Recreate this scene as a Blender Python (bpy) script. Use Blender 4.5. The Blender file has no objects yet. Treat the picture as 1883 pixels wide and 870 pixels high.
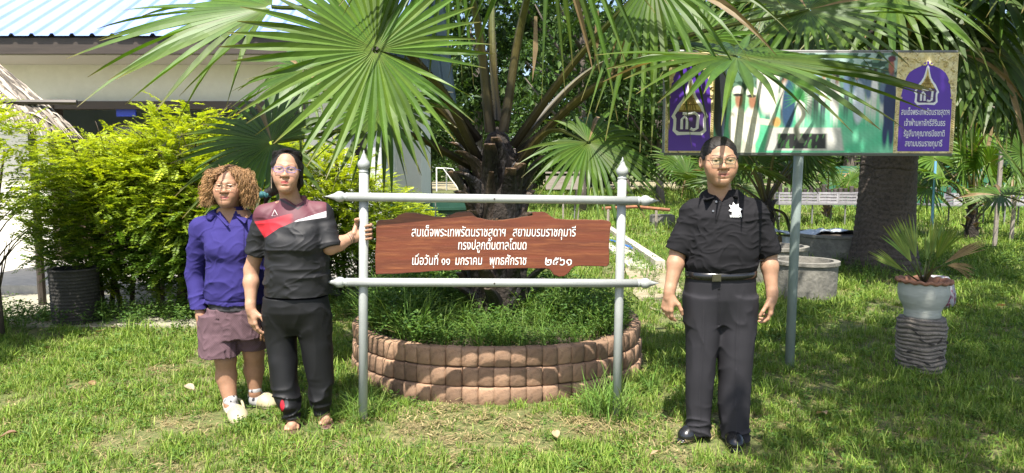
import bpy, math, random
import numpy as np
from mathutils import Vector, Matrix

# ------------------------------------------------------------------ camera, sky, sun, exposure
SC = bpy.context.scene
COL = SC.collection
F_PX, CX, CY = 1255.0, 941.5, 435.0
CAM = np.array([0.0, 0.0, 1.48]); PITCH = math.radians(5.26)
cam_d = bpy.data.cameras.new('camera'); cam_d.sensor_width = 36.0; cam_d.lens = 36.0*F_PX/1883.0
cam_d.clip_start = 0.05; cam_d.clip_end = 2000.0
cam = bpy.data.objects.new('camera', cam_d); COL.objects.link(cam)
cam.location = CAM; cam.rotation_euler = (math.pi/2-PITCH, 0, 0)
SC.camera = cam

SUN_EL, SUN_AZ = math.radians(63), math.radians(193)      # azimuth clockwise from +Y (behind the camera, a little left)
sun_dir = Vector((math.sin(SUN_AZ)*math.cos(SUN_EL), math.cos(SUN_AZ)*math.cos(SUN_EL), math.sin(SUN_EL)))
world = bpy.data.worlds.new('World'); SC.world = world; world.use_nodes = True
wn = world.node_tree
sky = wn.nodes.new('ShaderNodeTexSky'); sky.sky_type = 'NISHITA'; sky.sun_disc = False
sky.sun_elevation = SUN_EL; sky.sun_rotation = SUN_AZ; sky.dust_density = 2.5; sky.air_density = 1.0
wn.links.new(sky.outputs[0], wn.nodes['Background'].inputs[0]); wn.nodes['Background'].inputs[1].default_value = 0.13
sl = bpy.data.lights.new('sun', 'SUN'); sl.energy = 5.0; sl.angle = math.radians(0.53); sl.color = (1.0, 0.95, 0.86)
so = bpy.data.objects.new('sun', sl); COL.objects.link(so); so.rotation_euler = sun_dir.to_track_quat('Z', 'Y').to_euler(); so.location = (-3, -8, 14)
SC.view_settings.view_transform = 'Standard'; SC.view_settings.look = 'None'
SC.view_settings.exposure = 1.2; SC.view_settings.gamma = 1.0
SC.cycles.max_bounces = 8; SC.cycles.transparent_max_bounces = 12
SC.cycles.use_denoising = True

# ------------------------------------------------------------------ helpers
RNG = np.random.default_rng(7)
random.seed(7)
def nrm(v):
    v = np.asarray(v, float); return v/np.linalg.norm(v)
_F = np.array([0, math.cos(PITCH), -math.sin(PITCH)]); _U = np.array([0, math.sin(PITCH), math.cos(PITCH)])
def at(px, py, Y):                       # a photo pixel and a distance become a point of the place
    d = _F + np.array([(px-CX)/F_PX, 0, 0]) + _U*((CY-py)/F_PX)
    return CAM + d*(Y/d[1])
def on_ground(px, py, z=0.0):
    d = _F + np.array([(px-CX)/F_PX, 0, 0]) + _U*((CY-py)/F_PX)
    return CAM + d*((z-CAM[2])/d[2])
def proj(P):
    q = np.asarray(P) - CAM
    w = q @ _F
    return CX + F_PX*q[..., 0]/w, CY - F_PX*(q @ _U)/w
def sl3(h):                              # '#rrggbb' -> linear
    v = [int(h[i:i+2], 16)/255 for i in (1, 3, 5)]
    return tuple(c/12.92 if c <= .04045 else ((c+.055)/1.055)**2.4 for c in v)

class Geo:
    def __init__(s): s.V = []; s.Q = []; s.T = []; s.C = []; s.n = 0
    def add(s, V, Q=None, T=None, C=None):
        V = np.asarray(V, float).reshape(-1, 3)
        if Q is not None and len(Q): s.Q.append(np.asarray(Q, np.int64).reshape(-1, 4)+s.n)
        if T is not None and len(T): s.T.append(np.asarray(T, np.int64).reshape(-1, 3)+s.n)
        C = np.ones((len(V), 3)) if C is None else np.broadcast_to(np.asarray(C, float), (len(V), 3))
        s.V.append(V); s.C.append(C); s.n += len(V)
        return s
    def box(s, c, size, R=None, C=None):
        x, y, z = np.asarray(size)/2.0
        V = np.array([[a*x, b*y, d*z] for d in (-1, 1) for b in (-1, 1) for a in (-1, 1)])
        if R is not None: V = V @ np.asarray(R).T
        return s.add(V+np.asarray(c), [[0, 2, 3, 1], [4, 5, 7, 6], [0, 1, 5, 4], [2, 6, 7, 3], [0, 4, 6, 2], [1, 3, 7, 5]], C=C)
    def tube(s, P, r, n=8, caps=True, C=None, flat=None, up=None):
        """tube along points P; r radius or list; flat = ratio of the second half axis"""
        P = np.asarray(P, float); m = len(P)
        r = np.broadcast_to(np.asarray(r, float), (m,))
        T = np.gradient(P, axis=0); T /= np.linalg.norm(T, axis=1)[:, None]+1e-12
        u = np.array([0, 0, 1.0]) if up is None else np.asarray(up, float)
        if abs(T[0] @ u) > .95: u = np.array([1.0, 0, 0])
        A = np.zeros_like(P); B = np.zeros_like(P)
        for i in range(m):
            a = np.cross(T[i], u); l = np.linalg.norm(a)
            if l < 1e-6: a = A[i-1] if i else np.array([1.0, 0, 0])
            else: a = a/l
            A[i] = a; B[i] = np.cross(a, T[i]); u = B[i]*.999+T[i]*1e-9 if up is None else u
        th = np.arange(n)*2*math.pi/n
        fl = 1.0 if flat is None else flat
        V = P[:, None]+r[:, None, None]*(np.cos(th)[None, :, None]*A[:, None]+np.sin(th)[None, :, None]*B[:, None]*fl)
        idx = np.arange(m*n).reshape(m, n)
        Q = np.stack([idx[:-1], np.roll(idx[:-1], -1, 1), np.roll(idx[1:], -1, 1), idx[1:]], -1).reshape(-1, 4)
        V = V.reshape(-1, 3); Tq = []
        if caps:
            V = np.vstack([V, P[:1], P[-1:]])
            a, b = m*n, m*n+1
            for j in range(n):
                Tq.append([a, idx[0, (j+1) % n], idx[0, j]]); Tq.append([b, idx[-1, j], idx[-1, (j+1) % n]])
        if C is not None:
            C = np.asarray(C, float)
            if C.ndim == 2 and len(C) == m:
                C = np.repeat(C, n, 0)
                if caps: C = np.vstack([C, C[:1], C[-1:]])
        return s.add(V, Q, Tq, C)
    def lathe(s, prof, c=(0, 0, 0), n=24, C=None, wob=None, closed=False):
        prof = np.asarray(prof, float); m = len(prof)
        th = np.arange(n)*2*math.pi/n
        r = prof[:, :1]*np.ones((1, n)); z = prof[:, 1:2]*np.ones((1, n))
        if wob is not None: r, z = wob(r, z, th)
        V = np.stack([r*np.cos(th), r*np.sin(th), z], -1).reshape(-1, 3)+np.asarray(c)
        idx = np.arange(m*n).reshape(m, n)
        Q = np.stack([idx[:-1], np.roll(idx[:-1], -1, 1), np.roll(idx[1:], -1, 1), idx[1:]], -1).reshape(-1, 4)
        if C is not None:
            C = np.asarray(C, float)
            if C.ndim == 2 and len(C) == m: C = np.repeat(C, n, 0)
        return s.add(V, Q, C=C)
    def build(s, name, mat, parent=None, smooth=False, loc=None, label=None, kind=None):
        V = np.vstack(s.V); C = np.vstack(s.C)
        Q = np.vstack(s.Q) if s.Q else np.zeros((0, 4), np.int64); T = np.vstack(s.T) if s.T else np.zeros((0, 3), np.int64)
        if loc is not None: V = V-np.asarray(loc)
        o = raw_mesh(name, V, Q, T, C, mat, smooth)
        if loc is not None: o.location = loc
        if parent is not None: o.parent = parent
        if label: o['label'] = label
        if kind: o['kind'] = kind
        return o

def raw_mesh(name, V, Q, T, C, mat, smooth):
    me = bpy.data.meshes.new(name)
    nq, nt = len(Q), len(T)
    me.vertices.add(len(V)); me.vertices.foreach_set('co', np.asarray(V, np.float32).ravel())
    loops = np.concatenate([np.asarray(Q, np.int32).ravel(), np.asarray(T, np.int32).ravel()])
    me.loops.add(len(loops)); me.loops.foreach_set('vertex_index', loops)
    me.polygons.add(nq+nt)
    st = np.concatenate([np.arange(nq)*4, nq*4+np.arange(nt)*3]).astype(np.int32)
    me.polygons.foreach_set('loop_start', st)
    me.update(calc_edges=True)
    if smooth: me.polygons.foreach_set('use_smooth', np.ones(nq+nt, bool))
    else: me.polygons.foreach_set('use_smooth', np.zeros(nq+nt, bool))
    if C is not None:
        at_ = me.attributes.new('Col', 'FLOAT_COLOR', 'POINT')
        at_.data.foreach_set('color', np.hstack([np.asarray(C, np.float32), np.ones((len(V), 1), np.float32)]).ravel())
    if mat is not None: me.materials.append(mat)
    o = bpy.data.objects.new(name, me); COL.objects.link(o)
    return o

def empty(name, loc=(0, 0, 0), rz=0.0):
    o = bpy.data.objects.new(name, None); COL.objects.link(o); o.location = loc; o.rotation_euler = (0, 0, rz); o.empty_display_size = .1
    return o
def tag(o, label, cat, group=None):
    o['label'] = label; o['category'] = cat
    if group: o['group'] = group
    return o
def struct(o): o['kind'] = 'structure'; return o
def copy_tree(o, parent=None):
    c = o.copy(); COL.objects.link(c)
    if parent is not None: c.parent = parent
    for ch in list(o.children): copy_tree(ch, c)
    return c
def share(o, name, parent, loc, rot=(0, 0, 0), scale=(1, 1, 1)):
    c = bpy.data.objects.new(name, o if isinstance(o, bpy.types.Mesh) else o.data); COL.objects.link(c)
    c.parent = parent; c.location = loc; c.rotation_euler = rot; c.scale = scale
    return c

def M(name, base=(.5, .5, .5), rough=.6, attr=False, noise=None, bump=None, transl=0.0, spec=.5, metal=0.0, rnd=None, sheen=0.0, stretch=None, noise2=None, sss=0.0, coat=0.0, tcol=None):
    """principled material. noise=(scale, colour2, sharpness); bump=(scale, strength, distance); rnd = brightness spread per object; stretch=(x,y,z) on the object coordinates"""
    m = bpy.data.materials.new(name); m.use_nodes = True
    nt = m.node_tree; N = nt.nodes; L = nt.links
    b = N['Principled BSDF']; b.inputs['Roughness'].default_value = rough; b.inputs['Metallic'].default_value = metal
    b.inputs['Specular IOR Level'].default_value = spec; b.inputs['Base Color'].default_value = (*base, 1)
    if sheen: b.inputs['Sheen Weight'].default_value = sheen; b.inputs['Sheen Roughness'].default_value = .5
    if sss: b.inputs['Subsurface Weight'].default_value = sss; b.inputs['Subsurface Radius'].default_value = (.012, .005, .003); b.inputs['Subsurface Scale'].default_value = 1.0
    if coat: b.inputs['Coat Weight'].default_value = coat; b.inputs['Coat Roughness'].default_value = .08
    co = None
    tc = N.new('ShaderNodeTexCoord'); vec = tc.outputs['Object']
    if stretch:
        mp = N.new('ShaderNodeMapping'); mp.inputs['Scale'].default_value = stretch; L.new(vec, mp.inputs['Vector']); vec = mp.outputs[0]
    if attr:
        a = N.new('ShaderNodeAttribute'); a.attribute_name = 'Col'
        mx = N.new('ShaderNodeMix'); mx.data_type = 'RGBA'; mx.blend_type = 'MULTIPLY'; mx.inputs[0].default_value = 1
        mx.inputs[6].default_value = (*base, 1); L.new(a.outputs['Color'], mx.inputs[7]); co = mx.outputs[2]
    for nz in (noise, noise2):
        if not nz: continue
        t = N.new('ShaderNodeTexNoise'); t.inputs['Scale'].default_value = nz[0]; t.inputs['Detail'].default_value = 5; t.inputs['Roughness'].default_value = .62
        L.new(vec, t.inputs['Vector'])
        r = N.new('ShaderNodeMapRange'); w = nz[2]; mid = nz[3] if len(nz) > 3 else .5
        r.inputs[1].default_value = mid-w; r.inputs[2].default_value = mid+w; L.new(t.outputs['Fac'], r.inputs[0])
        mx = N.new('ShaderNodeMix'); mx.data_type = 'RGBA'; L.new(r.outputs[0], mx.inputs[0])
        if co is None: mx.inputs[6].default_value = (*base, 1)
        else: L.new(co, mx.inputs[6])
        if attr and len(nz[1]) == 1:      # darken / lighten the attribute colour by a factor
            m2 = N.new('ShaderNodeMix'); m2.data_type = 'RGBA'; m2.blend_type = 'MULTIPLY'; m2.inputs[0].default_value = 1
            L.new(co, m2.inputs[6]); m2.inputs[7].default_value = (nz[1][0],)*3+(1,); L.new(m2.outputs[2], mx.inputs[7])
        else: mx.inputs[7].default_value = (*nz[1], 1)
        co = mx.outputs[2]
    if rnd:
        oi = N.new('ShaderNodeObjectInfo'); r = N.new('ShaderNodeMapRange'); r.inputs[3].default_value = 1-rnd; r.inputs[4].default_value = 1+rnd
        L.new(oi.outputs['Random'], r.inputs[0])
        mx = N.new('ShaderNodeMix'); mx.data_type = 'RGBA'; mx.blend_type = 'MULTIPLY'; mx.inputs[0].default_value = 1
        if co is None: mx.inputs[6].default_value = (*base, 1)
        else: L.new(co, mx.inputs[6])
        L.new(r.outputs[0], mx.inputs[7]); co = mx.outputs[2]
    if co is not None: L.new(co, b.inputs['Base Color'])
    if bump:
        t = N.new('ShaderNodeTexNoise'); t.inputs['Scale'].default_value = bump[0]; t.inputs['Detail'].default_value = 4; L.new(vec, t.inputs['Vector'])
        bp = N.new('ShaderNodeBump'); bp.inputs['Strength'].default_value = bump[1]; bp.inputs['Distance'].default_value = bump[2]
        L.new(t.outputs['Fac'], bp.inputs['Height']); L.new(bp.outputs[0], b.inputs['Normal'])
    if transl:
        tr = N.new('ShaderNodeBsdfTranslucent'); ms = N.new('ShaderNodeMixShader'); ms.inputs[0].default_value = transl
        if co is not None:
            hs = N.new('ShaderNodeMix'); hs.data_type = 'RGBA'; hs.blend_type = 'MULTIPLY'; hs.inputs[0].default_value = 1
            L.new(co, hs.inputs[6]); hs.inputs[7].default_value = (*(tcol or (1.25, 1.2, .6)), 1); hs.clamp_result = True
            L.new(hs.outputs[2], tr.inputs['Color'])
        else: tr.inputs['Color'].default_value = (*base, 1)
        L.new(b.outputs[0], ms.inputs[1]); L.new(tr.outputs[0], ms.inputs[2]); L.new(ms.outputs[0], N['Material Output'].inputs['Surface'])
    return m

def vnoise(P, scale, seed=0):
    """smooth pseudo noise in about -1..1 from rotated sines; P (...,3)"""
    r = np.random.default_rng(seed); s = 0
    for k in range(5):
        w = r.normal(size=3); w *= scale*(1+.35*k)/np.linalg.norm(w)
        s = s+np.sin(P @ w*6.28+r.uniform(0, 6.28))*(.5 if k > 2 else .7)
    return s/2.2
def bez(P, n):
    """Catmull-Rom through points"""
    P = np.asarray(P, float); Q = np.vstack([2*P[0]-P[1], P, 2*P[-1]-P[-2]]); out = []
    m = len(P)-1
    for t in np.linspace(0, m, n):
        i = min(int(t), m-1); u = t-i; a, b, c, d = Q[i:i+4]
        out.append(.5*((2*b)+(-a+c)*u+(2*a-5*b+4*c-d)*u*u+(-a+3*b-3*c+d)*u**3))
    return np.array(out)
# ------------------------------------------------------------------ the ground
PLANTER = np.array([-0.115, 5.42]); PL_R = 1.16
m_ground = M('ground_soil', (.115, .135, .035), .95, noise=(2.6, (.24, .195, .10), .14, .6), noise2=(38, (.06, .075, .018), .16, .5), bump=(60, .5, .02))
def tensor_sheet(xs, ys, z, name, mat):
    X, Y = np.meshgrid(xs, ys, indexing='ij'); Z = z(X, Y) if callable(z) else np.full_like(X, z)
    V = np.stack([X, Y, Z], -1).reshape(-1, 3); nx, ny = len(xs), len(ys)
    i = np.arange(nx*ny).reshape(nx, ny)
    Q = np.stack([i[:-1, :-1], i[1:, :-1], i[1:, 1:], i[:-1, 1:]], -1).reshape(-1, 4)
    return raw_mesh(name, V, Q, np.zeros((0, 3)), None, mat, True)
gx = np.concatenate([np.linspace(-400, -12, 20), np.linspace(-11, 11, 110), np.linspace(12, 400, 20)])
gy = np.concatenate([np.linspace(-60, 1, 10), np.linspace(1.5, 16, 90), np.linspace(17, 600, 40)])
def gz(X, Y):
    P = np.stack([X, Y, 0*X], -1)
    return .012*vnoise(P, .55, 3)+.006*vnoise(P, 1.9, 4)
struct(tensor_sheet(gx, gy, gz, 'ground', m_ground))
m_dirt = M('dry_earth', (.30, .24, .16), .95, noise=(.35, (.2, .19, .09), .15), bump=(8, .4, .05))
struct(tensor_sheet(np.linspace(-70, 90, 30), np.linspace(62, 130, 20), .02, 'dirt_yard', m_dirt))
m_path = M('sandy_path', (.34, .29, .2), .95, noise=(4, (.2, .17, .1), .2), bump=(30, .5, .02))
pp = [on_ground(*p) for p in ((1140, 474), (1196, 468), (1232, 500), (1262, 545), (1258, 588), (1190, 566), (1160, 530))]
g = Geo(); c0 = np.mean(pp, axis=0)
ring = bez(pp+[pp[0]], 40)[:-1]; ring[:, 2] = .018; ring[:, :2] += RNG.normal(0, .03, (len(ring), 2))
g.add(np.vstack([ring, [[c0[0], c0[1], .022]]]), T=[[i, (i+1) % len(ring), len(ring)] for i in range(len(ring))])
struct(g.build('sandy_path', m_path))

# terrace: upper slab, its front edge, lower apron
m_conc = M('terrace_concrete', (.42, .40, .36), .85, noise=(1.6, (.3, .29, .26), .25), noise2=(14, (.5, .47, .42), .2, .62), bump=(45, .25, .01))
m_conc2 = M('apron_concrete', (.33, .31, .24), .9, noise=(2.2, (.24, .22, .16), .25), bump=(40, .3, .01))
g = Geo(); g.box((-7.2, 9.55, .045), (11.0, 2.6, .15)); struct(g.build('terrace', m_conc))
g = Geo(); g.box((-7.2, 7.35, -.02), (9.0, 1.78, .09)); struct(g.build('terrace_apron', m_conc2))

# ------------------------------------------------------------------ the building on the left
m_wall = M('painted_wall', (.74, .72, .63), .85, noise=(.9, (.68, .66, .57), .25), noise2=(7, (.78, .76, .67), .2, .6), bump=(120, .12, .004))
m_dark = M('dark_timber', (.035, .026, .02), .55, noise=(6, (.06, .045, .035), .2), stretch=(.3, 3, 3))
m_frame = M('brown_frame', (.06, .042, .03), .5)
m_roof = M('blue_roof_sheet', (.17, .25, .56), .5, noise=(1.3, (.23, .32, .62), .3), noise2=(9, (.19, .26, .48), .1, .68))
m_pillar = M('grey_pillar', (.50, .51, .50), .8, noise=(2, (.4, .41, .41), .25), bump=(60, .1, .004))
m_glass_dark = M('window_glass', (.02, .025, .028), .06, spec=.9)
bld = tag(empty('building', (-7, 11, 0)), 'long low cream building with a blue corrugated roof behind the yellow-green hedge', 'building')
def part(g, name, mat, parent, **k):
    o = g.build(name, mat, None, **k); o.parent = parent; o.matrix_parent_inverse = Matrix.Translation(-parent.location); return o
YW = 10.8
xA, xB, xC = at(100, 300, YW)[0], at(560, 300, YW)[0], at(702, 300, YW)[0]
zT = at(100, 187, YW)[2]; zTop = 3.62
g = Geo()
g.box(((xA-16)/2-0, YW+.1, zTop/2), (abs(xA+16)-.0, .2, zTop)) if False else None
g.box(((-16+xA)/2, YW+.1, zTop/2), (xA+16, .2, zTop))
g.box(((xA+xB)/2, YW+.1, (zT+zTop)/2), (xB-xA, .2, zTop-zT))
g.box(((xB+xC-.5)/2, YW+.1, zTop/2), (xC-.5-xB, .2, zTop))
g.box(((xA+xB)/2, YW+2.6, zTop/2), (xB-xA+3, .15, zTop))
g.box((xC-.3, YW+4.2, zTop/2), (.2, 8.0, zTop))
g.box((-16.1, YW+4.2, zTop/2), (.2, 8.2, zTop))
part(g, 'wall', m_wall, bld)
g = Geo(); g.box(((xA+xB)/2, YW-.02, zT-.06), (xB-xA+.15, .12, .12)); part(g, 'lintel', m_frame, bld)
g = Geo()
g.box((xA+.04, YW+.02, zT/2), (.10, .24, zT-.12)); part(g, 'door_post', m_frame, bld)
for k in range(5):                       # windows inside the recess, with frame and glass
    x0 = xA+.95+k*.68; w = .62
    g = Geo()
    for dx, dz, sx, sz in ((-w/2, 0, .05, 1.25), (w/2, 0, .05, 1.25), (0, .62, w-.052, .05), (0, -.62, w-.052, .05)):
        g.box((x0+dx, YW+.5, 1.65+dz), (sx, .06, sz))
    fr = part(g, 'window', m_frame, bld)
    g = Geo(); g.box((x0, YW+.5, 1.65), (w-.05, .012, 1.2)); o = g.build('pane', m_glass_dark); o.parent = fr
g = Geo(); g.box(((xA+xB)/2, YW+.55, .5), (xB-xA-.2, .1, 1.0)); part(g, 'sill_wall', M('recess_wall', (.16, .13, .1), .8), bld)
g = Geo(); g.box((xA+.5, YW+.35, 1.1), (.75, .05, 2.0)); part(g, 'door', M('brown_door', (.075, .05, .035), .55, noise=(5, (.1, .07, .05), .2), stretch=(4, 4, .4)), bld)
bp = at(231, 207, YW); g = Geo(); g.box((bp[0], YW+.02, bp[2]), (.30, .03, .12)); part(g, 'blue_plate', M('blue_plate', (.03, .06, .45), .4), bld)
for x in (at(670, 300, YW)[0]-.25, at(692, 300, YW)[0]+.02):
    g = Geo(); g.box((x, YW-.14, zTop/2), (.22, .22, zTop)); part(g, 'pillar', m_pillar, bld)
g = Geo(); g.box((at(680, 300, YW)[0]-.12, YW+.12, 1.1), (.30, .1, 2.2)); part(g, 'side_door', m_dark, bld)
# fascia and corrugated roof
zE = at(200, 67, 9.9)[2]
g = Geo(); g.box(((-17+xC+.3)/2, 9.93, zE-.13), (xC+.3+17, .05, .22)); g.box(((-17+xC+.3)/2, 9.97, zE-.02), (xC+.3+17, .035, .05)); part(g, 'fascia', m_dark, bld)
g = Geo(); g.box(((-17+xC+.3)/2, 10.37, zE-.245), (xC+.3+17, .84, .02)); part(g, 'soffit', M('soffit_board', (.4, .37, .32), .8), bld)
prof = []; x = -17.0
while x < xC+.35:
    prof += [(x, 0), (x+.20, 0), (x+.225, .035), (x+.26, .035), (x+.285, 0)]; x += .285
prof = np.array(prof); m = len(prof)
Vr = []
for y, z in ((9.85, zE+.0), (12.4, zE+.0+2.55*.62), (15, zE+5.15*.62), (20.2, zE)):
    Vr.append(np.stack([prof[:, 0], np.full(m, y), prof[:, 1]+z], -1))
idx = np.arange(4*m).reshape(4, m)
g = Geo(); g.add(np.vstack(Vr), np.stack([idx[:-1, :-1], idx[:-1, 1:], idx[1:, 1:], idx[1:, :-1]], -1).reshape(-1, 4))
part(g, 'roof', m_roof, bld)
# pale gable block farther right, behind the palm
hb = at(706, 270, 16.0)
gb = tag(empty('gable_building', (hb[0], 16.5, 0)), 'narrow pale block with a slanted top behind the left sign post', 'building')
g = Geo(); zz = 3.0
V = np.array([[-.45, 0, 0], [.15, 0, 0], [.15, 0, zz-.5], [-.45, 0, zz+.4], [-.45, .8, 0], [.15, .8, 0], [.15, .8, zz-.5], [-.45, .8, zz+.4]])
g.add(V, [[0, 1, 2, 3], [5, 4, 7, 6], [1, 5, 6, 2], [4, 0, 3, 7], [3, 2, 6, 7]]); o = g.build('wall', m_pillar, gb)
g = Geo(); g.box((-.13, -.02, 1.0), (.24, .05, 2.0)); g.build('door', m_dark, gb)

# thatched hut at the left edge
m_thatch = M('dry_thatch', (.42, .37, .31), .9, attr=True)
hut = tag(empty('thatched_hut', (at(-60, 300, 7.6)[0], 7.9, 0)), 'small hut with a grey dry thatch roof at the left edge', 'hut')
g = Geo(); r = np.random.default_rng(5)
pk = at(-190, 8, 8.4); e1 = at(130, 178, 7.35); e0 = at(-420, 185, 6.9)
def eave_pt(u, v):                       # v: 0 ridge .. 1 eave
    top = pk+np.array([.12*u, 0, 0]); bot = e0*(1-u)+e1*u
    p = top*(1-v)+bot*v; p[2] -= .35*v*v*(u > .5)*(u-.5)*2
    return p
for i in range(4200):
    u = r.uniform(0, 1)**.75; v = r.uniform(0, .94)
    a = eave_pt(u, v); b = eave_pt(min(1.02, u+r.normal(0, .03)), min(v+r.uniform(.16, .32), 1.0+r.uniform(-.05, .05))); d = b-a
    s = nrm(np.cross(d, [0, -.4, 1]))*r.uniform(.007, .018)
    lift = np.array([0, -.01, .012])*r.uniform(0, 4.0); tip = np.array([0, -.02, -.05 if v > .7 else 0])*r.uniform(0, 2)
    c = np.array([1, .97, .93])*r.choice([.22, .45, .75, 1.0, 1.35], p=[.25, .25, .2, .18, .12])
    g.add([a-s+lift*.3, a+s+lift*.3, (a+b)/2+s+lift, (a+b)/2-s+lift, b+tip*1.4+s*.2+lift*.4], [[0, 1, 2, 3]], [[3, 2, 4]], C=c)
part(g, 'thatch', m_thatch, hut, kind='stuff')
g = Geo()
for u in (0, .33, .66, .93):
    g.tube([eave_pt(u, 0)-[0, 0, .06], eave_pt(u, .97)-[0, -.03, .1]], .03, 6)
g.tube([e0+[0, .1, .02], e1+[0, .1, -.05]], .03, 6); part(g, 'rafters', m_dark, hut)
for px_ in (62, -90):
    q = at(px_, 300, 7.5); g = Geo(); g.tube([[q[0], 7.5, 0], [q[0], 7.5, 2.2]], .04, 8); part(g, 'post', m_dark, hut)

# ------------------------------------------------------------------ foliage generators
def leaf_quads(P, D, Nn, L, W, C, fold=.25):
    """folded leaves: P base, D direction, Nn normal, L length, W width, C colour"""
    S = np.cross(D, Nn); S /= np.linalg.norm(S, axis=1)[:, None]+1e-9
    n = len(P); L = L[:, None]; W = W[:, None]
    V = np.stack([P, P+D*L*.45+S*W*.5+Nn*W*fold, P+D*L, P+D*L*.45-S*W*.5+Nn*W*fold], 1).reshape(-1, 3)
    return V, np.arange(n*4).reshape(n, 4)[:, [0, 1, 2, 3]], np.repeat(C, 4, 0)
def rand_dirs(n, r):
    v = r.normal(size=(n, 3)); return v/np.linalg.norm(v, axis=1)[:, None]
def crown(r, blobs, per, size, pal, squash=1.0, down=.25):
    """leaf faces in clumps inside each blob (cx,cy,cz,radius)"""
    Vs, Qs, Cs, n = [], [], [], 0
    for (x, y, z, R) in blobs:
        k = max(6, int(per*.045)); cl = rand_dirs(k, r)*(r.uniform(.35, 1.0, (k, 1))**.5)*R; cl[:, 2] *= squash
        tone = r.uniform(.7, 1.25, k)
        which = r.integers(0, k, per); P = cl[which]+rand_dirs(per, r)*(r.uniform(0, 1, (per, 1))**.6)*R*.30+[x, y, z]
        D = rand_dirs(per, r); D[:, 2] -= down; D /= np.linalg.norm(D, axis=1)[:, None]
        Nn = rand_dirs(per, r); Nn[:, 2] = np.abs(Nn[:, 2])+.5; Nn /= np.linalg.norm(Nn, axis=1)[:, None]
        L = size*r.uniform(.7, 1.3, per); C = np.array(pal)[r.integers(0, len(pal), per)]*tone[which][:, None]
        V, Q, C = leaf_quads(P, D, Nn, L, L*.5, C)
        Vs.append(V); Qs.append(Q+n); Cs.append(C); n += len(V)
    return np.vstack(Vs), np.vstack(Qs), np.vstack(Cs)
m_leaf = M('tree_leaf', (1, 1, 1), .6, attr=True, transl=.28, spec=.3)
m_bark = M('tree_bark', (.085, .068, .052), .9, noise=(5, (.16, .135, .11), .2), stretch=(3, 3, .7), bump=(14, .9, .04))
PAL_TREE = [(.03, .065, .012), (.042, .09, .015), (.055, .115, .02), (.024, .05, .01), (.08, .14, .025)]
def limbs(g, r, h0, h1, R, rt, n, lean=(0, 0)):
    base = np.array([0, 0, 0.]); top = np.array([lean[0], lean[1], h1])
    P = bez([base, base*.5+top*.5+r.normal(0, .08, 3)*[1, 1, 0]*h1*.12, top], 10)
    rr = np.linspace(rt, rt*.3, 10); rr[0] *= 1.35; g.tube(P, rr, 9)
    for k in range(n):
        a = r.uniform(0, 6.28); t = r.uniform(.42, .95); p0 = P[int(t*9)]
        p2 = p0+np.array([math.cos(a)*R*r.uniform(.4, .9), math.sin(a)*R*r.uniform(.4, .9), (h1-h0)*r.uniform(.1, .5)])
        p1 = (p0+p2)/2+[0, 0, -.08*R]; g.tube(bez([p0, p1, p2], 6), np.linspace(rt*.42, rt*.1, 6), 5)
def make_tree(name, seed, h, h0, R, rt, per, size, nb, pal=PAL_TREE, squash=.7, lean=(0, 0), nl=7):
    r = np.random.default_rng(seed); root = empty(name)
    g = Geo(); limbs(g, r, h0, h*.9, R, rt, nl, lean); g.build('trunk', m_bark, root, smooth=True)
    blobs = []
    for k in range(nb):
        a = r.uniform(0, 6.28); d = R*math.sqrt(r.uniform(0, 1)); z = r.uniform(h0, h)
        f = 1-.45*abs((z-(h0+h)/2)/((h-h0)/2+1e-6))
        blobs.append((lean[0]*z/h+math.cos(a)*d*f, lean[1]*z/h+math.sin(a)*d*f, z, R*r.uniform(.28, .48)))
    V, Q, C = crown(r, blobs, per, size, pal, squash)
    g = Geo(); g.add(V, Q, C=C); g.build('crown', m_leaf, root)
    return root
def place(t, x, y, rz=0, s=1.0):
    t.location = (x, y, 0); t.rotation_euler = (0, 0, rz); t.scale = (s, s, s); return t

# far trees: line behind the playground, three kinds copied
farG = 'trees in the line far behind the playground'
farL = 'leafy shade tree in the line of trees far behind the playground'
protos = [make_tree('shade_tree', 11, 13, 3.0, 4.6, .30, 210, .62, 26), make_tree('shade_tree', 12, 16, 4.0, 5.2, .36, 210, .66, 30), make_tree('shade_tree', 13, 11, 2.2, 4.2, .24, 200, .55, 24)]
spots = []
r = np.random.default_rng(21)
for Y, n, x0, x1 in ((74, 11, 450, 1900), (98, 10, 420, 1920)):
    for k in range(n):
        px_ = x0+(x1-x0)*(k+r.uniform(-.3, .3))/(n-1); spots.append(((px_-CX)/F_PX*Y, Y+r.uniform(-5, 5)))
for i, (x, y) in enumerate(spots):
    t = protos[i % 3] if i < 3 else copy_tree(protos[i % 3])
    place(t, x, y, r.uniform(0, 6.28), r.uniform(.8, 1.15)); tag(t, farL, 'tree', farG)
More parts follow.
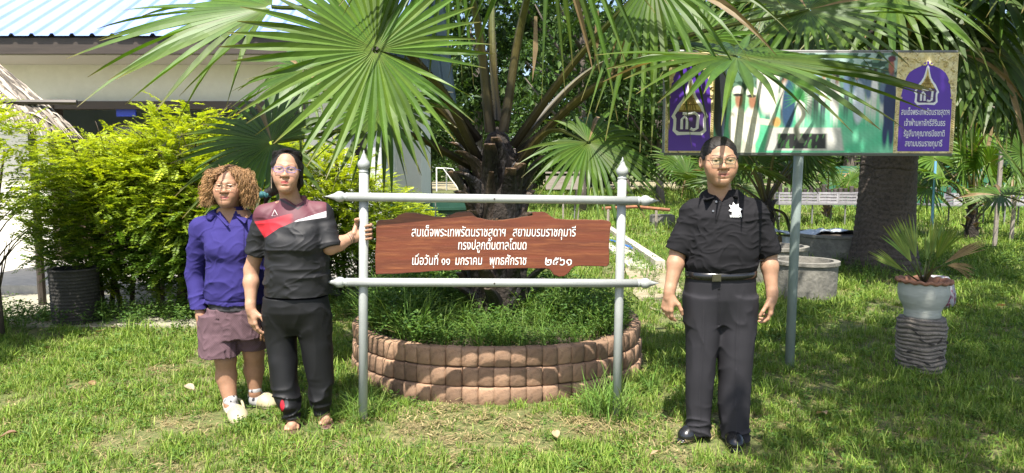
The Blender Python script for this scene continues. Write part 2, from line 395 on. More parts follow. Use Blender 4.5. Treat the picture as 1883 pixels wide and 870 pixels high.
# nearer trees whose trunks one can tell apart
near = [  # px of trunk, distance, height, crown base, R, trunk radius, seed, label
    (722, 27, 9.5, 3.2, 3.2, .20, 31, 'dark trunk tree with two close stems just right of the grey building pillar'),
    (787, 44, 11, 2.6, 4.2, .24, 32, 'tree with a thin dark trunk just left of the white goal frame'),
    (880, 34, 12, 4.5, 3.6, .26, 33, 'tall tree directly behind the palm trunk, its stem rising left of the palm crown'),
    (1068, 26, 10, 3.4, 3.4, .22, 34, 'tree with a grey trunk behind the low weathered board right of the palm'),
    (1152, 40, 9, 1.6, 4.4, .24, 35, 'dense dark tree between the palm and the left end of the purple billboard'),
    (1214, 30, 8, 2.6, 3.2, .19, 36, 'tree with a straight dark trunk below the left edge of the purple billboard'),
    (1330, 36, 11, 2.4, 4.4, .24, 37, 'broad tree directly behind the head of the man in black'),
    (1560, 31, 9, 2.4, 3.8, .42, 38, 'stout tree with a forked trunk behind the crate rack, left of the big palm trunk'),
    (1700, 36, 11, 2.0, 4.6, .26, 39, 'dark leafy tree right behind the big palm trunk'),
    (1850, 33, 11, 2.2, 4.6, .26, 40, 'dark leafy tree at the right edge behind the small fan palm'),
    (600, 40, 13, 4.0, 4.8, .26, 41, 'tall tree rising behind the blue roof left of the palm'),
]
for (px_, Y, h, h0, R, rt, sd, lab) in near:
    t = make_tree('shade_tree', sd, h, h0, R, rt, 260, .26 if Y < 32 else .36, 24)
    place(t, (px_-CX)/F_PX*Y, Y); tag(t, lab, 'tree')
    if px_ == 722:
        g = Geo(); g.tube(bez([[.55, .3, 0], [.75, .2, 2.5], [1.3, .4, 6]], 8), np.linspace(.2, .09, 8), 8); g.build('trunk', m_bark, t, smooth=True)
for (px_, Y, h, h0, R, sd, lab) in ((985, 52, 15, 1.8, 5.4, 61, 'tall dense tree directly behind the palm crown'), (1105, 56, 14, 1.5, 5.2, 62, 'dense dark tree far behind the low weathered board'), (1265, 50, 14, 1.6, 5.2, 63, 'dense tree far behind the left purple panel of the billboard'), (1450, 48, 13, 1.6, 5.2, 64, 'dense tree far behind the billboard pole'), (690, 58, 14, 1.8, 5.0, 65, 'dense tree far behind the goal frame and the grey pillar')):
    t = make_tree('shade_tree', sd, h, h0, R, .3, 330, .5, 34)
    place(t, (px_-CX)/F_PX*Y, Y); tag(t, lab, 'tree')
# the tree out of the frame on the right whose crown shades the right half of the lawn
t = make_tree('shade_tree', 51, 7.4, 4.3, 2.8, .2, 500, .17, 29, squash=.55, lean=(-2.6, .5), nl=9)
place(t, 5.45, 1.6); tag(t, 'leaning tree right of the view whose crown shades the right half of the lawn', 'tree')
t = make_tree('shade_tree', 52, 6.6, 3.7, 2.2, .16, 300, .16, 14, squash=.6, lean=(-1.2, 1.0), nl=7)
place(t, 7.0, 4.6); tag(t, 'smaller tree beyond the right edge of the view, shading the grass behind the flower pot', 'tree')
# far wood that closes the view
r = np.random.default_rng(77); n = 30000
P = np.stack([r.uniform(-130, 150, n), r.uniform(118, 135, n), 0*r.uniform(0, 1, n)], 1)
P[:, 2] = r.uniform(0, 1, n)**.8*(8.0+2.6*vnoise(P*[1, 0, 0], .045, 8)+1.6*vnoise(P*[1, 0, 0], .16, 9))
Nn = rand_dirs(n, r); Nn[:, 2] = np.abs(Nn[:, 2])+.4; Nn /= np.linalg.norm(Nn, axis=1)[:, None]
tone = 1+.4*vnoise(P, .12, 10)
V, Q, C = leaf_quads(P, rand_dirs(n, r), Nn, r.uniform(.7, 1.5, n), r.uniform(.5, .9, n), np.array(PAL_TREE)[r.integers(0, 5, n)]*tone[:, None])
g = Geo(); g.add(V, Q, C=C); o = g.build('distant_wood', m_leaf); o['kind'] = 'stuff'; o['label'] = 'dark green wood closing the view behind all trees'

# ------------------------------------------------------------------ the yellow-green hedge shrubs
m_hleaf = M('hedge_leaf', (1, 1, 1), .5, attr=True, transl=.42, tcol=(1.2, 1.15, .5))
m_stem = M('shrub_stem', (.075, .055, .038), .9, bump=(40, .5, .01))
def sprig(r, nl, L, s):
    """pinnate shoot along +x with nl leaf pairs; returns base pts, dirs, normals, lengths"""
    t = np.linspace(.1, 1, nl); P = np.stack([t*L, 0*t, -.10*L*t*t], 1)
    P = np.repeat(P, 2, 0); sg = np.tile([1, -1], nl)
    D = np.stack([np.full(2*nl, .55), sg*.85, r.normal(.0, .18, 2*nl)], 1); D /= np.linalg.norm(D, axis=1)[:, None]
    Nn = np.stack([r.normal(0, .25, 2*nl), r.normal(0, .25, 2*nl), np.ones(2*nl)], 1); Nn /= np.linalg.norm(Nn, axis=1)[:, None]
    return P, D, Nn, s*np.repeat(np.sin(np.linspace(.7, 2.6, nl)), 2)*r.uniform(.8, 1.2, 2*nl)
def shrub(loc, rx, ry, h, nspr, seed, label, leaf=.046, low=.35, group=None, bright=1.0, stems=3, shape=None, name='hedge_shrub', kindlbl='shrub'):
    r = np.random.default_rng(seed); root = empty(name, loc)
    tag(root, label, kindlbl, group)
    g = Geo(); tips = []
    for k in range(stems):
        a = r.uniform(0, 6.28); b0 = np.array([r.normal(0, .07), r.normal(0, .07), 0])
        p = bez([b0, b0+[math.cos(a)*rx*.15, math.sin(a)*ry*.15, h*.35], [math.cos(a)*rx*.4, math.sin(a)*ry*.4, h*.8]], 8)
        g.tube(p, np.linspace(.026, .008, 8), 6); tips.append(p)
    for k in range(26):
        p = tips[r.integers(0, stems)]; s = p[r.integers(2, 8)]; d = rand_dirs(1, r)[0]; d[2] = abs(d[2])+.3
        e = s+d*[rx*.6, ry*.6, h*.22]; g.tube(bez([s, (s+e)/2+[0, 0, .04], e], 5), np.linspace(.009, .003, 5), 4)
    g.build('stem', m_stem, root, smooth=True)
    Vs, Qs, Cs, n = [], [], [], 0
    for k in range(nspr):
        d = rand_dirs(1, r)[0]; rad = r.uniform(.3, 1.0)**.45
        z = low*h+(h*(1-low))*(.5+.5*d[2]*rad); f = 1.0
        wz = min(1.0, (z/h)*2.2+.3) if z/h < .5 else math.sqrt(max(.05, 1-((z/h-.5)/.62)**2))
        p = np.array([d[0]*rad*rx*wz*1.12, d[1]*rad*ry*wz*1.12, z])
        az = math.atan2(d[1], d[0])+r.normal(0, .7); el = r.normal(.12+.5*max(0, z/h-.75), .35)
        L = r.uniform(.13, .30); lp, ld, ln, ll = sprig(r, int(L/.019), L, leaf)
        ca, sa, ce, se = math.cos(az), math.sin(az), math.cos(el), math.sin(el)
        R = np.array([[ca*ce, -sa, -ca*se], [sa*ce, ca, -sa*se], [se, 0, ce]])
        lp, ld, ln = lp@R.T+p, ld@R.T, ln@R.T
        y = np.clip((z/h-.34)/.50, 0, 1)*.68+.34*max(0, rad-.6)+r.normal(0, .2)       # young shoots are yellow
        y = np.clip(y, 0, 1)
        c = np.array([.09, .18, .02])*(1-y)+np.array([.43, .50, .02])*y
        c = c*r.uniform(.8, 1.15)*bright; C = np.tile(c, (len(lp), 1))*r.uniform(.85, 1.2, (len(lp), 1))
        V, Q, C = leaf_quads(lp, ld, ln, ll, ll*.5, C, .12)
        Vs.append(V); Qs.append(Q+n); Cs.append(C); n += len(V)
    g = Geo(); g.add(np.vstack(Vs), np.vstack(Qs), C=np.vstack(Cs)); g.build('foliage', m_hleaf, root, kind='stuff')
    return root
hg = 'yellow-green shrubs of the hedge in front of the building'
HS = [  # px, Y, half width, height, sprigs, label
    (165, 7.2, .42, 2.02, 620, 'yellow-green hedge shrub directly behind the dark tyre bin'),
    (215, 7.3, .62, 2.02, 800, 'second hedge shrub from the left, just right of the tyre bin'),
    (285, 7.2, .62, 2.06, 850, 'middle hedge shrub under the bare wall, left of the tallest one'),
    (345, 7.1, .60, 2.36, 950, 'tallest yellow-green hedge shrub, left of the woman in purple'),
    (415, 7.2, .62, 1.98, 750, 'hedge shrub hidden behind the head of the woman in purple'),
    (500, 7.4, .66, 2.02, 750, 'hedge shrub behind the woman in the black and maroon shirt'),
    (585, 7.6, .66, 1.95, 700, 'hedge shrub behind the left sign post'),
    (648, 8.0, .58, 1.75, 520, 'hedge shrub at the far right end, right of the left sign post'),
    (722, 8.6, .52, 1.28, 360, 'low yellow-leaved bush behind the left end of the wooden sign'),
]
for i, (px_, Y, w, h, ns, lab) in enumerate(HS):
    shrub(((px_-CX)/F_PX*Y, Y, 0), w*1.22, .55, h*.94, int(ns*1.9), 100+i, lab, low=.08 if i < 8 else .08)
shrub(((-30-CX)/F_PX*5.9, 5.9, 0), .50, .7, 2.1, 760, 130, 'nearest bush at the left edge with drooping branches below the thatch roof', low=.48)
shrub((-5.0, 4.55, 0), .75, .8, 2.6, 900, 131, 'bush left of the view that shades the lower left corner of the lawn', low=.15)
# ------------------------------------------------------------------ far things
m_white = M('white_paint', (.8, .8, .78), .4)
gp = on_ground(822, 352); gY = gp[1]; s_ = gY/F_PX
gl = tag(empty('goal_frame', (at(803, 340, gY)[0], gY, 0)), 'small white football goal frame on the far sunlit grass', 'goal')
g = Geo(); W = 2.9
g.tube([[0, 0, 0], [0, 0, 1.95]], .06, 8); g.build('near_post', m_white, gl)
g = Geo(); g.tube([[.55, 3.0, 0], [.55, 3.0, 1.95]], .06, 8); g.build('far_post', m_white, gl)
g = Geo(); g.tube([[0, 0, 1.95], [.55, 3.0, 1.95]], .06, 8); g.build('crossbar', m_white, gl)
for a in ((0, 0), (.55, 3.0)):
    g = Geo(); g.tube([[a[0], a[1], 1.95], [a[0]+.55, a[1]+.1, 1.9], [a[0]+1.9, a[1]+.2, .05]], .05, 6); g.build('stay', m_white, gl)
m_oldwood = M('weathered_wood', (.33, .29, .25), .9, noise=(5, (.2, .17, .14), .25), stretch=(1, 1, 6))
b0 = at(1038, 336, 20.5)
wb = tag(empty('weathered_board', (b0[0], 20.5, 0)), 'low weathered grey name board on posts behind the palm leaf right of the trunk', 'sign')
g = Geo(); g.box((0, 0, b0[2]), (1.12, .05, .40)); g.build('board', m_oldwood, wb)
g = Geo(); g.box((0, .0, b0[2]+.30), (1.15, .08, .05)); g.build('top_rail', m_oldwood, wb)
for dx in (-.03, .42):
    g = Geo(); g.tube([[dx, .06, 0], [dx, .06, b0[2]+.3]], .03, 6); g.build('post', m_oldwood, wb)
def text_obj(body, name, mat, size, parent, loc, sx=1.0, bold=.0, align='CENTER', slant=0.0, spacing=1.0, rot=(math.pi/2, 0, 0), lift=.0):
    c = bpy.data.curves.new(name, 'FONT'); c.body = body; c.size = size; c.align_x = align; c.resolution_u = 3
    c.offset = bold*size; c.shear = slant; c.space_character = spacing
    o = bpy.data.objects.new(name, c); COL.objects.link(o); bpy.context.view_layer.update()
    me = bpy.data.meshes.new_from_object(o.evaluated_get(bpy.context.evaluated_depsgraph_get()))
    bpy.data.objects.remove(o)
    me.name = name; me.materials.clear(); me.materials.append(mat)
    o = bpy.data.objects.new(name, me); COL.objects.link(o); o.parent = parent; o.location = loc; o.rotation_euler = rot; o.scale = (sx, 1, 1)
    return o
m_letter = M('white_lettering', (.8, .79, .76), .6)
m_faded = M('faded_lettering', (.55, .52, .46), .8)
text_obj('อาคาร', 'lettering', m_faded, .17, wb, (-.33, -.028, b0[2]+.02)) if False else None

# green low tank/wall behind the palm, drain kerb, blue pipe, rusty pipe on the low wall
m_green = M('green_sheet', (.012, .05, .032), .45, noise=(2, (.02, .07, .045), .2))
gq = at(800, 388, 10.2); gt = tag(empty('green_tank', (gq[0]+.1, 10.6, 0)), 'low dark green water tank behind the left half of the wooden sign', 'tank')
g = Geo(); g.lathe([(0, 0), (.80, 0), (.82, .35), (.80, .36), (.82, .37), (.82, .70), (.80, .71), (.82, .72), (.82, .95), (.86, .96), (.86, 1.0), (.78, 1.0), (.78, .9), (0, .9)], n=36); g.build('tank_wall', m_green, gt, smooth=False)
m_kerb = M('kerb_concrete', (.48, .45, .38), .9, noise=(5, (.33, .31, .25), .25), bump=(30, .5, .015))
def bar_between(g, A, B, w, h, z0):
    A, B = np.array(A), np.array(B); d = B-A; L = np.linalg.norm(d[:2]); a = math.atan2(d[1], d[0])
    R = np.array([[math.cos(a), -math.sin(a), 0], [math.sin(a), math.cos(a), 0], [0, 0, 1]])
    g.box(((A[0]+B[0])/2, (A[1]+B[1])/2, z0+h/2), (L, w, h), R)
k0, k1 = on_ground(1112, 422), on_ground(1214, 497)
dk = tag(empty('drain_channel', (k1[0], k1[1], 0)), 'open concrete drain channel running back between the sign and the man', 'drain')
for off, nm in ((0, 'kerb'), (-.42, 'kerb')):
    g = Geo(); bar_between(g, k0+[off, 0, 0], k1+[off, 0, 0], .15, .2 if off == 0 else .12, -.05); part(g, nm, m_kerb, dk)
g = Geo(); bar_between(g, k0+[-.21, 0, 0], k1+[-.21, 0, 0], .26, .03, .0); part(g, 'channel_floor', m_kerb, dk)
m_blue = M('blue_pvc', (.03, .14, .55), .35)
g = Geo(); a, b = on_ground(1117, 448), on_ground(1168, 466); g.tube([a+[0, 0, .09], (a+b)/2+[0, 0, .1], b+[0, 0, .08]], .022, 8)
tag(g.build('water_pipe', m_blue, loc=tuple(b)), 'blue plastic water pipe lying in the drain channel', 'pipe')
lw = on_ground(1214, 418); lowl = tag(empty('low_wall', (lw[0], lw[1], 0)), 'short grey concrete trough just left of the man with a rusty pipe on it', 'trough')
g = Geo(); g.box((.05, 0, .16), (.62, .4, .34)); g.box((.05, 0, .345), (.56, .34, .02)); g.build('trough_wall', M('old_concrete', (.22, .21, .19), .9, noise=(4, (.13, .125, .11), .25), bump=(25, .5, .02)), lowl)
rp = at(1170, 384, 17); g = Geo(); g.tube([[rp[0]-.85, 17, .62], [rp[0], 17, .66], [rp[0]+.75, 16.6, .60]], .04, 8)
ru = tag(empty('rusty_rail', (rp[0], 17, 0)), 'rusty orange rail on short stumps behind the right sign post', 'rail')
part(g, 'pipe', M('rust', (.30, .12, .05), .8, noise=(9, (.16, .07, .04), .2)), ru)
for dx in (-.7, .5):
    g = Geo(); g.tube([[rp[0]+dx, 17, 0], [rp[0]+dx, 17, .6]], .035, 6); part(g, 'stump', m_oldwood, ru)

# rack of crates and grow bags
m_crate = M('pale_crate', (.19, .185, .195), .6, rnd=.22, noise=(6, (.42, .4, .42), .25))
m_bag = M('grow_bag', (.055, .045, .038), .8, rnd=.35)
m_steel = M('grey_steel', (.22, .22, .21), .5, metal=.3)
def rack(px0, px1, Y, ytop, lab, labc, labb, gc, gbg, seed):
    r = np.random.default_rng(seed); x0, x1 = at(px0, 350, Y)[0], at(px1, 350, Y)[0]; z = at(1500, ytop, Y)[2]
    t = tag(empty('nursery_rack', ((x0+x1)/2, Y, 0)), lab, 'rack')
    g = Geo(); g.box(((x0+x1)/2, Y, z-.02), (x1-x0, 1.0, .04)); part(g, 'shelf', m_steel, t)
    n = int((x1-x0)/1.1)+1
    for k in range(n+1):
        for dy in (-.42, .42):
            g = Geo(); x = x0+.06+(x1-x0-.12)*k/n; g.tube([[x, Y+dy, 0], [x, Y+dy, z-.04]], .022, 6); part(g, 'leg', m_steel, t)
    g = Geo(); W, D, H = .50, .36, .30          # open crate with slots
    for zz in (.03, .115, .20, .28):
        hh = .05 if zz > .03 else .06
        g.box((0, -D/2, zz), (W, .02, hh)); g.box((0, D/2, zz), (W, .02, hh)); g.box((-W/2, 0, zz), (.02, D-.02, hh)); g.box((W/2, 0, zz), (.02, D-.02, hh))
    for a in (-1, 1):
        for b in (-1, 1): g.box((a*(W/2+.002), b*(D/2+.002), H/2), (.035, .035, H))
    g.box((0, 0, .012), (W-.02, D-.02, .02))
    cm = g.build('crate', m_crate); me = cm.data; bpy.data.objects.remove(cm)
    gb = Geo(); gb.lathe([(0, 0), (.055, 0), (.062, .1), (.058, .19), (.064, .21), (.05, .205), (0, .19)], n=8); bo = gb.build('grow_bag', m_bag, smooth=True); bme = bo.data; bpy.data.objects.remove(bo)
    x = x0+.3; k = 0
    while x < x1-.25:
        if r.uniform() < .82:
            c = bpy.data.objects.new('crate', me); COL.objects.link(c); c.location = (x, Y-.28, z+.001); c.rotation_euler = (0, 0, r.normal(0, .03)); tag(c, labc, 'crate', gc)
        x += .545
    x = x0+.1
    while x < x1-.1:
        if r.uniform() < .93:
            c = bpy.data.objects.new('grow_bag', bme); COL.objects.link(c); s = r.uniform(.85, 1.25); c.location = (x, Y+.1+r.normal(0, .02), z+.001); c.scale = (1, 1, 2.1*s); tag(c, labb, 'grow bag', gbg)
        x += r.uniform(.135, .19)
rack(1420, 1606, 19.5, 373, 'long nursery rack on thin legs left of the big palm trunk', 'pale plastic crate on the rack left of the big palm trunk', 'small brown grow bag in the row on the rack left of the big palm trunk', 'crates on the rack left of the big palm trunk', 'grow bags on the rack left of the big palm trunk', 3)
rack(1695, 1900, 19.0, 375, 'long nursery rack right of the big palm trunk behind the fan palm', 'pale plastic crate on the rack right of the big palm trunk', 'small brown grow bag in the row on the rack right of the big palm trunk', 'crates on the rack right of the big palm trunk', 'grow bags on the rack right of the big palm trunk', 4)
gw = at(1720, 320, 29); g = Geo(); g.box((gw[0], 29, .9), (9.5, .12, 1.8)); fw = tag(empty('green_fence', (gw[0], 29, 0)), 'green sheet fence behind the nursery racks at the right', 'fence')
part(g, 'sheet', M('green_fence_sheet', (.03, .13, .075), .6), fw)
for k in range(7):
    g = Geo(); x = gw[0]-4.6+k*1.53; g.tube([[x, 28.9, 0], [x, 28.9, 1.95]], .04, 6); part(g, 'post', m_steel, fw)
g = Geo(); q = at(1718, 340, 15); g.tube([[q[0], 15, 0], [q[0], 15, 1.75]], .025, 8); tag(g.build('blue_pole', M('light_blue_pvc', (.16, .38, .62), .4), loc=(q[0], 15, 0)), 'thin light blue standing pipe just right of the big palm trunk', 'pipe')
for px_, Y, h, lab in ((1832, 13.2, 1.95, 'thin dark wooden stake in front of the right nursery rack'), (1862, 14.5, 1.0, 'short dark stake at the right edge by the nursery rack')):
    g = Geo(); q = at(px_, 400, Y); g.tube([[q[0], Y, 0], [q[0]+.02, Y, h]], .04, 6); tag(g.build('stake', m_oldwood, loc=(q[0], Y, 0)), lab, 'stake')
# big palm's tarpaulin, concrete rings
m_ring = M('ring_concrete', (.19, .18, .155), .9, noise=(3, (.11, .105, .09), .25), noise2=(11, (.25, .235, .2), .15, .6), bump=(22, .5, .02))
m_soil = M('dark_soil', (.06, .045, .03), .95, bump=(40, .8, .03))
def ring_pot(px_, Y, r0, h, lab, fill=.12, soil=True):
    q = at(px_, 450, Y); t = tag(empty('concrete_ring', (q[0], Y, 0)), lab, 'planter')
    g = Geo(); g.lathe([(r0*.96, -.02), (r0*.985, h*.3), (r0, h-.05), (r0+.02, h-.04), (r0+.02, h), (r0-.05, h+.002), (r0-.06, h-fill-.05)], n=40); g.build('ring_wall', m_ring, t, smooth=False)
    g = Geo(); g.lathe([(r0-.055, h-fill), (r0*.5, h-fill+.02), (.001, h-fill+.03)], n=24); g.build('soil', m_soil, t, smooth=True)
    return t
ring_pot(1482, 8.05, .36, .46, 'round concrete planter ring beside the billboard pole')
ring_pot(1425, 9.3, .42, .50, 'concrete planter ring half hidden by the arm of the man in black')
ring_pot(1540, 11.3, .72, .50, 'widest concrete planter ring left of the big palm trunk, with dead leaves on it', .05)
q = at(1424, 467, 9.15); bt = tag(empty('plastic_bottle', (q[0], 9.15, .385)), 'small clear bottle with a blue cap standing in a concrete ring', 'bottle')
g = Geo(); g.lathe([(0, 0), (.042, 0), (.045, .02), (.043, .09), (.045, .17), (.02, .22), (.02, .235), (0, .235)], n=14); g.build('bottle_body', M('clear_plastic', (.42, .48, .52), .12, spec=.8), bt, smooth=True)
g = Geo(); g.lathe([(0, .232), (.024, .232), (.024, .262), (0, .264)], n=12); g.build('cap', m_blue, bt)
tq = at(1500, 408, 11.6); g = Geo(); n = 9
X, Yy = np.meshgrid(np.linspace(-.75, .75, 14), np.linspace(-.35, .35, 8), indexing='ij'); Z = .50+.06*vnoise(np.stack([X, Yy, 0*X], -1), 1.5, 4)+.04*np.sin(X*5)
V = np.stack([X, Yy, Z], -1).reshape(-1, 3); i = np.arange(14*8).reshape(14, 8); Q = np.stack([i[:-1, :-1], i[1:, :-1], i[1:, 1:], i[:-1, 1:]], -1).reshape(-1, 4)
g.add(V+[tq[0], 11.6, 0], Q); g.add(V+[tq[0], 11.6, -.012], Q[:, ::-1]); g.box((tq[0], 11.6, .22), (1.2, .5, .42)); tag(g.build('white_sheet', M('pale_sheet', (.62, .66, .7), .5), loc=(tq[0], 11.6, 0), smooth=False), 'crumpled pale sheet over a low heap behind the concrete rings', 'sheet')

# tyre bin on the left
m_tyre = M('old_rubber', (.02, .018, .016), .85, noise=(7, (.038, .034, .028), .2), bump=(30, .5, .015))
q = on_ground(117, 604); tb = tag(empty('tyre_bin', (q[0], q[1]+.2, 0)), 'dark round bin of ribbed old rubber standing at the foot of the hedge', 'bin')
prof = [(.165, 0)]
for k in range(15):
    z = .02+k*.033; prof += [(.199+.012*k/15, z), (.203+.012*k/15, z+.012), (.199+.012*k/15, z+.028)]
prof += [(.214, .53), (.222, .545), (.212, .56), (.195, .55), (.19, .1), (0, .1)]
g = Geo(); g.lathe(prof, n=40, wob=lambda r, z, th: (r*(1+.02*np.sin(2*th+1)), z)); g.build('bin_wall', m_tyre, tb, smooth=False)

# flower pot on the palm stump
q = on_ground(1701, 692); PX, PY = q[0]+.045, q[1]+.15
m_stump = M('stump_bark', (.30, .26, .22), .95, attr=True, noise=(16, (.55,), .2), bump=(40, .8, .02))
st = tag(empty('palm_stump', (PX, PY, 0)), 'short grey ringed palm stump used as a pot stand on the right lawn', 'stump')
r = np.random.default_rng(9); prof = []; C = []
z = -.02
while z < .40:
    dz = r.uniform(.022, .036); o = r.uniform(-.004, .006)
    prof += [(.150+o, z), (.162+o, z+dz*.25), (.163+o, z+dz*.7), (.150+o, z+dz*.95)]; C += [(.45,)*3, (1.1, 1.08, 1.05), (1, .97, .93), (.4,)*3]; z += dz
prof += [(.155, z+.01), (.08, z+.012), (0, z+.012)]; C += [(.9,)*3]*3; STZ = z+.012
def wob(r_, z_, th):
    n_ = r_.shape; k = np.arange(n_[0])[:, None]
    return r_*(1+.018*np.sin(3*th[None]+k*.7)+.012*np.sin(7*th[None]+k*1.9)), z_+.007*np.sin(2*th[None]+k*.12)*(r_ > .1)+.004*np.sin(5*th[None]+k*.05)*(r_ > .1)
g = Geo(); g.lathe(prof, n=48, C=C, wob=wob); g.build('trunk_rings', m_stump, st, smooth=True)
m_scar = M('dark_scar', (.045, .038, .032), .9)
for k in range(16):
    g = Geo(); a = r.uniform(3.6, 5.9); zz = r.uniform(.05, .36); d = np.array([math.cos(a), math.sin(a), 0]); t_ = np.array([-d[1], d[0], r.normal(0, .5)])
    g.tube([d*.163+[0, 0, zz], d*.172+t_*.02+[0, 0, zz], d*.160+t_*.045+[0, 0, zz]], [.004, .007, .002], 5)
    g.build('leaf_scar', m_scar, st)
m_pot = M('glazed_pot', (.50, .51, .46), .55, noise=(5, (.37, .38, .34), .25), stretch=(1, 1, 4), bump=(9, .25, .02))
m_terra = M('terracotta', (.28, .14, .085), .85, noise=(9, (.27, .12, .07), .2))
pt = tag(empty('flower_pot', (PX, PY, STZ)), 'pale grey-green flower pot with a wavy terracotta rim on the stump', 'pot')
g = Geo(); g.lathe([(0, 0), (.118, 0), (.124, .015), (.122, .05), (.135, .085), (.158, .125), (.168, .17), (.170, .21), (.168, .245), (.166, .27)], n=40); g.build('pot_body', m_pot, pt, smooth=True)
def wr(r_, z_, th): return r_*(1+.018*np.cos(16*th)[None]*(r_ > .165)), z_+.006*np.sin(16*th)[None]*(r_ > .165)
g = Geo(); g.lathe([(.166, .262), (.182, .262), (.192, .272), (.19, .284), (.172, .287), (.155, .28), (.15, .23)], n=96, wob=wr); g.build('wavy_rim', m_terra, pt, smooth=True)
g = Geo(); g.lathe([(.152, .24), (.08, .25), (0, .252)], n=24); g.build('soil', m_soil, pt)
bq = at(1722, 487, 7.4); g = Geo(); g.lathe([(0, 0), (.15, 0), (.2, .08), (.2, .18), (.17, .3), (.12, .36), (0, .34)], n=24, wob=lambda r_, z_, th: (r_*(1+.06*np.sin(3*th+1)[None]+.03*np.sin(11*th+r_*40)), z_))
tag(g.build('cloth_sack', M('checked_sack', (.42, .4, .4), .9, noise=(4, (.22, .05, .09), .03, .56), stretch=(3, 3, 3)), loc=None, smooth=True), 'pale checked cloth sack with maroon stripes on the grass behind the flower pot', 'sack')
bpy.data.objects['cloth_sack'].location = (bq[0], 7.4, bq[2]-.22 if bq[2] > .22 else 0); bpy.data.objects['cloth_sack'].location.z = .0
# ------------------------------------------------------------------ brick planter
m_brick = M('terracotta_brick', (.245, .135, .078), .92, rnd=.32, noise=(7, (.31, .205, .135), .2), noise2=(26, (.13, .075, .048), .12, .62), bump=(45, .5, .008))
m_core = M('mortar_core', (.10, .075, .055), .95)
pl = tag(empty('brick_planter', (PLANTER[0], PLANTER[1], 0)), 'round raised bed walled with three rows of terracotta blocks around the palm', 'planter')
BW, BH, BD = .104, .124, .085
def brick_mesh(sd):
    r = np.random.default_rng(sd); n = 7
    xs = np.linspace(-1, 1, n); out = .011*(1-np.abs(xs)**2.4)
    rows = [(.003, .95, -.004), (.010, .99, 0), (.06, 1.0, .001), (BH-.013, .985, 0), (BH-.003, .94, -.008)]
    V = []
    for z, sc, o in rows:
        for i in range(n): V.append([xs[i]*BW/2*sc+r.normal(0, .0008), -(out[i]+o)+r.normal(0, .0012), z])
    for z in (.004, BH-.003):
        for i in range(n): V.append([xs[i]*BW/2*.97, BD-.02, z])
    idx = np.arange(5*n).reshape(5, n); Q = list(np.stack([idx[:-1, :-1], idx[:-1, 1:], idx[1:, 1:], idx[1:, :-1]], -1).reshape(-1, 4))
    b0, b1 = 5*n, 6*n
    for i in range(n-1): Q.append([idx[4, i], idx[4, i+1], b1+i+1, b1+i]); Q.append([idx[0, i+1], idx[0, i], b0+i, b0+i+1])
    T = []
    for s_, e in ((0, 1), (n-1, -1)):
        col = [idx[k, s_] for k in range(5)]; q = [b0+s_, b1+s_]
        for k in range(4): T.append([col[k], col[k+1], q[0 if k < 2 else 1]] if e > 0 else [col[k+1], col[k], q[0 if k < 2 else 1]])
        T.append([col[2], q[1], q[0]] if e > 0 else [col[2], q[0], q[1]])
    g = Geo(); g.add(V, Q, T); o = g.build('brick', m_brick, smooth=False); me = o.data; bpy.data.objects.remove(o)
    me.polygons.foreach_set('use_smooth', np.ones(len(me.polygons), bool))
    return me
bms = [brick_mesh(k) for k in range(5)]
r = np.random.default_rng(15); NB = 66
for row in range(3):
    for k in range(NB):
        a = (k+.5*0)/NB*2*math.pi+r.normal(0, .0025)
        rr = PL_R-.028+r.normal(0, .004)-.008*row
        o = bpy.data.objects.new('brick', bms[r.integers(0, 5)]); COL.objects.link(o); o.parent = pl
        o.location = (math.cos(a)*rr, math.sin(a)*rr, -.028+row*(BH+.003)+r.normal(0, .002)+.012*math.sin(a*3)); o.rotation_euler = (r.normal(0, .02)+.03, r.normal(0, .02), a+math.pi/2+r.normal(0, .025))
g = Geo(); g.lathe([(PL_R-.075, -.02), (PL_R-.075, .325), (PL_R-.16, .325), (PL_R-.17, .25)], n=66); g.build('mortar_core', m_core, pl)
g = Geo(); g.lathe([(PL_R-.10, .29), (.7, .325), (.35, .37), (0, .38)], n=40); g.build('soil', m_soil, pl, smooth=True)

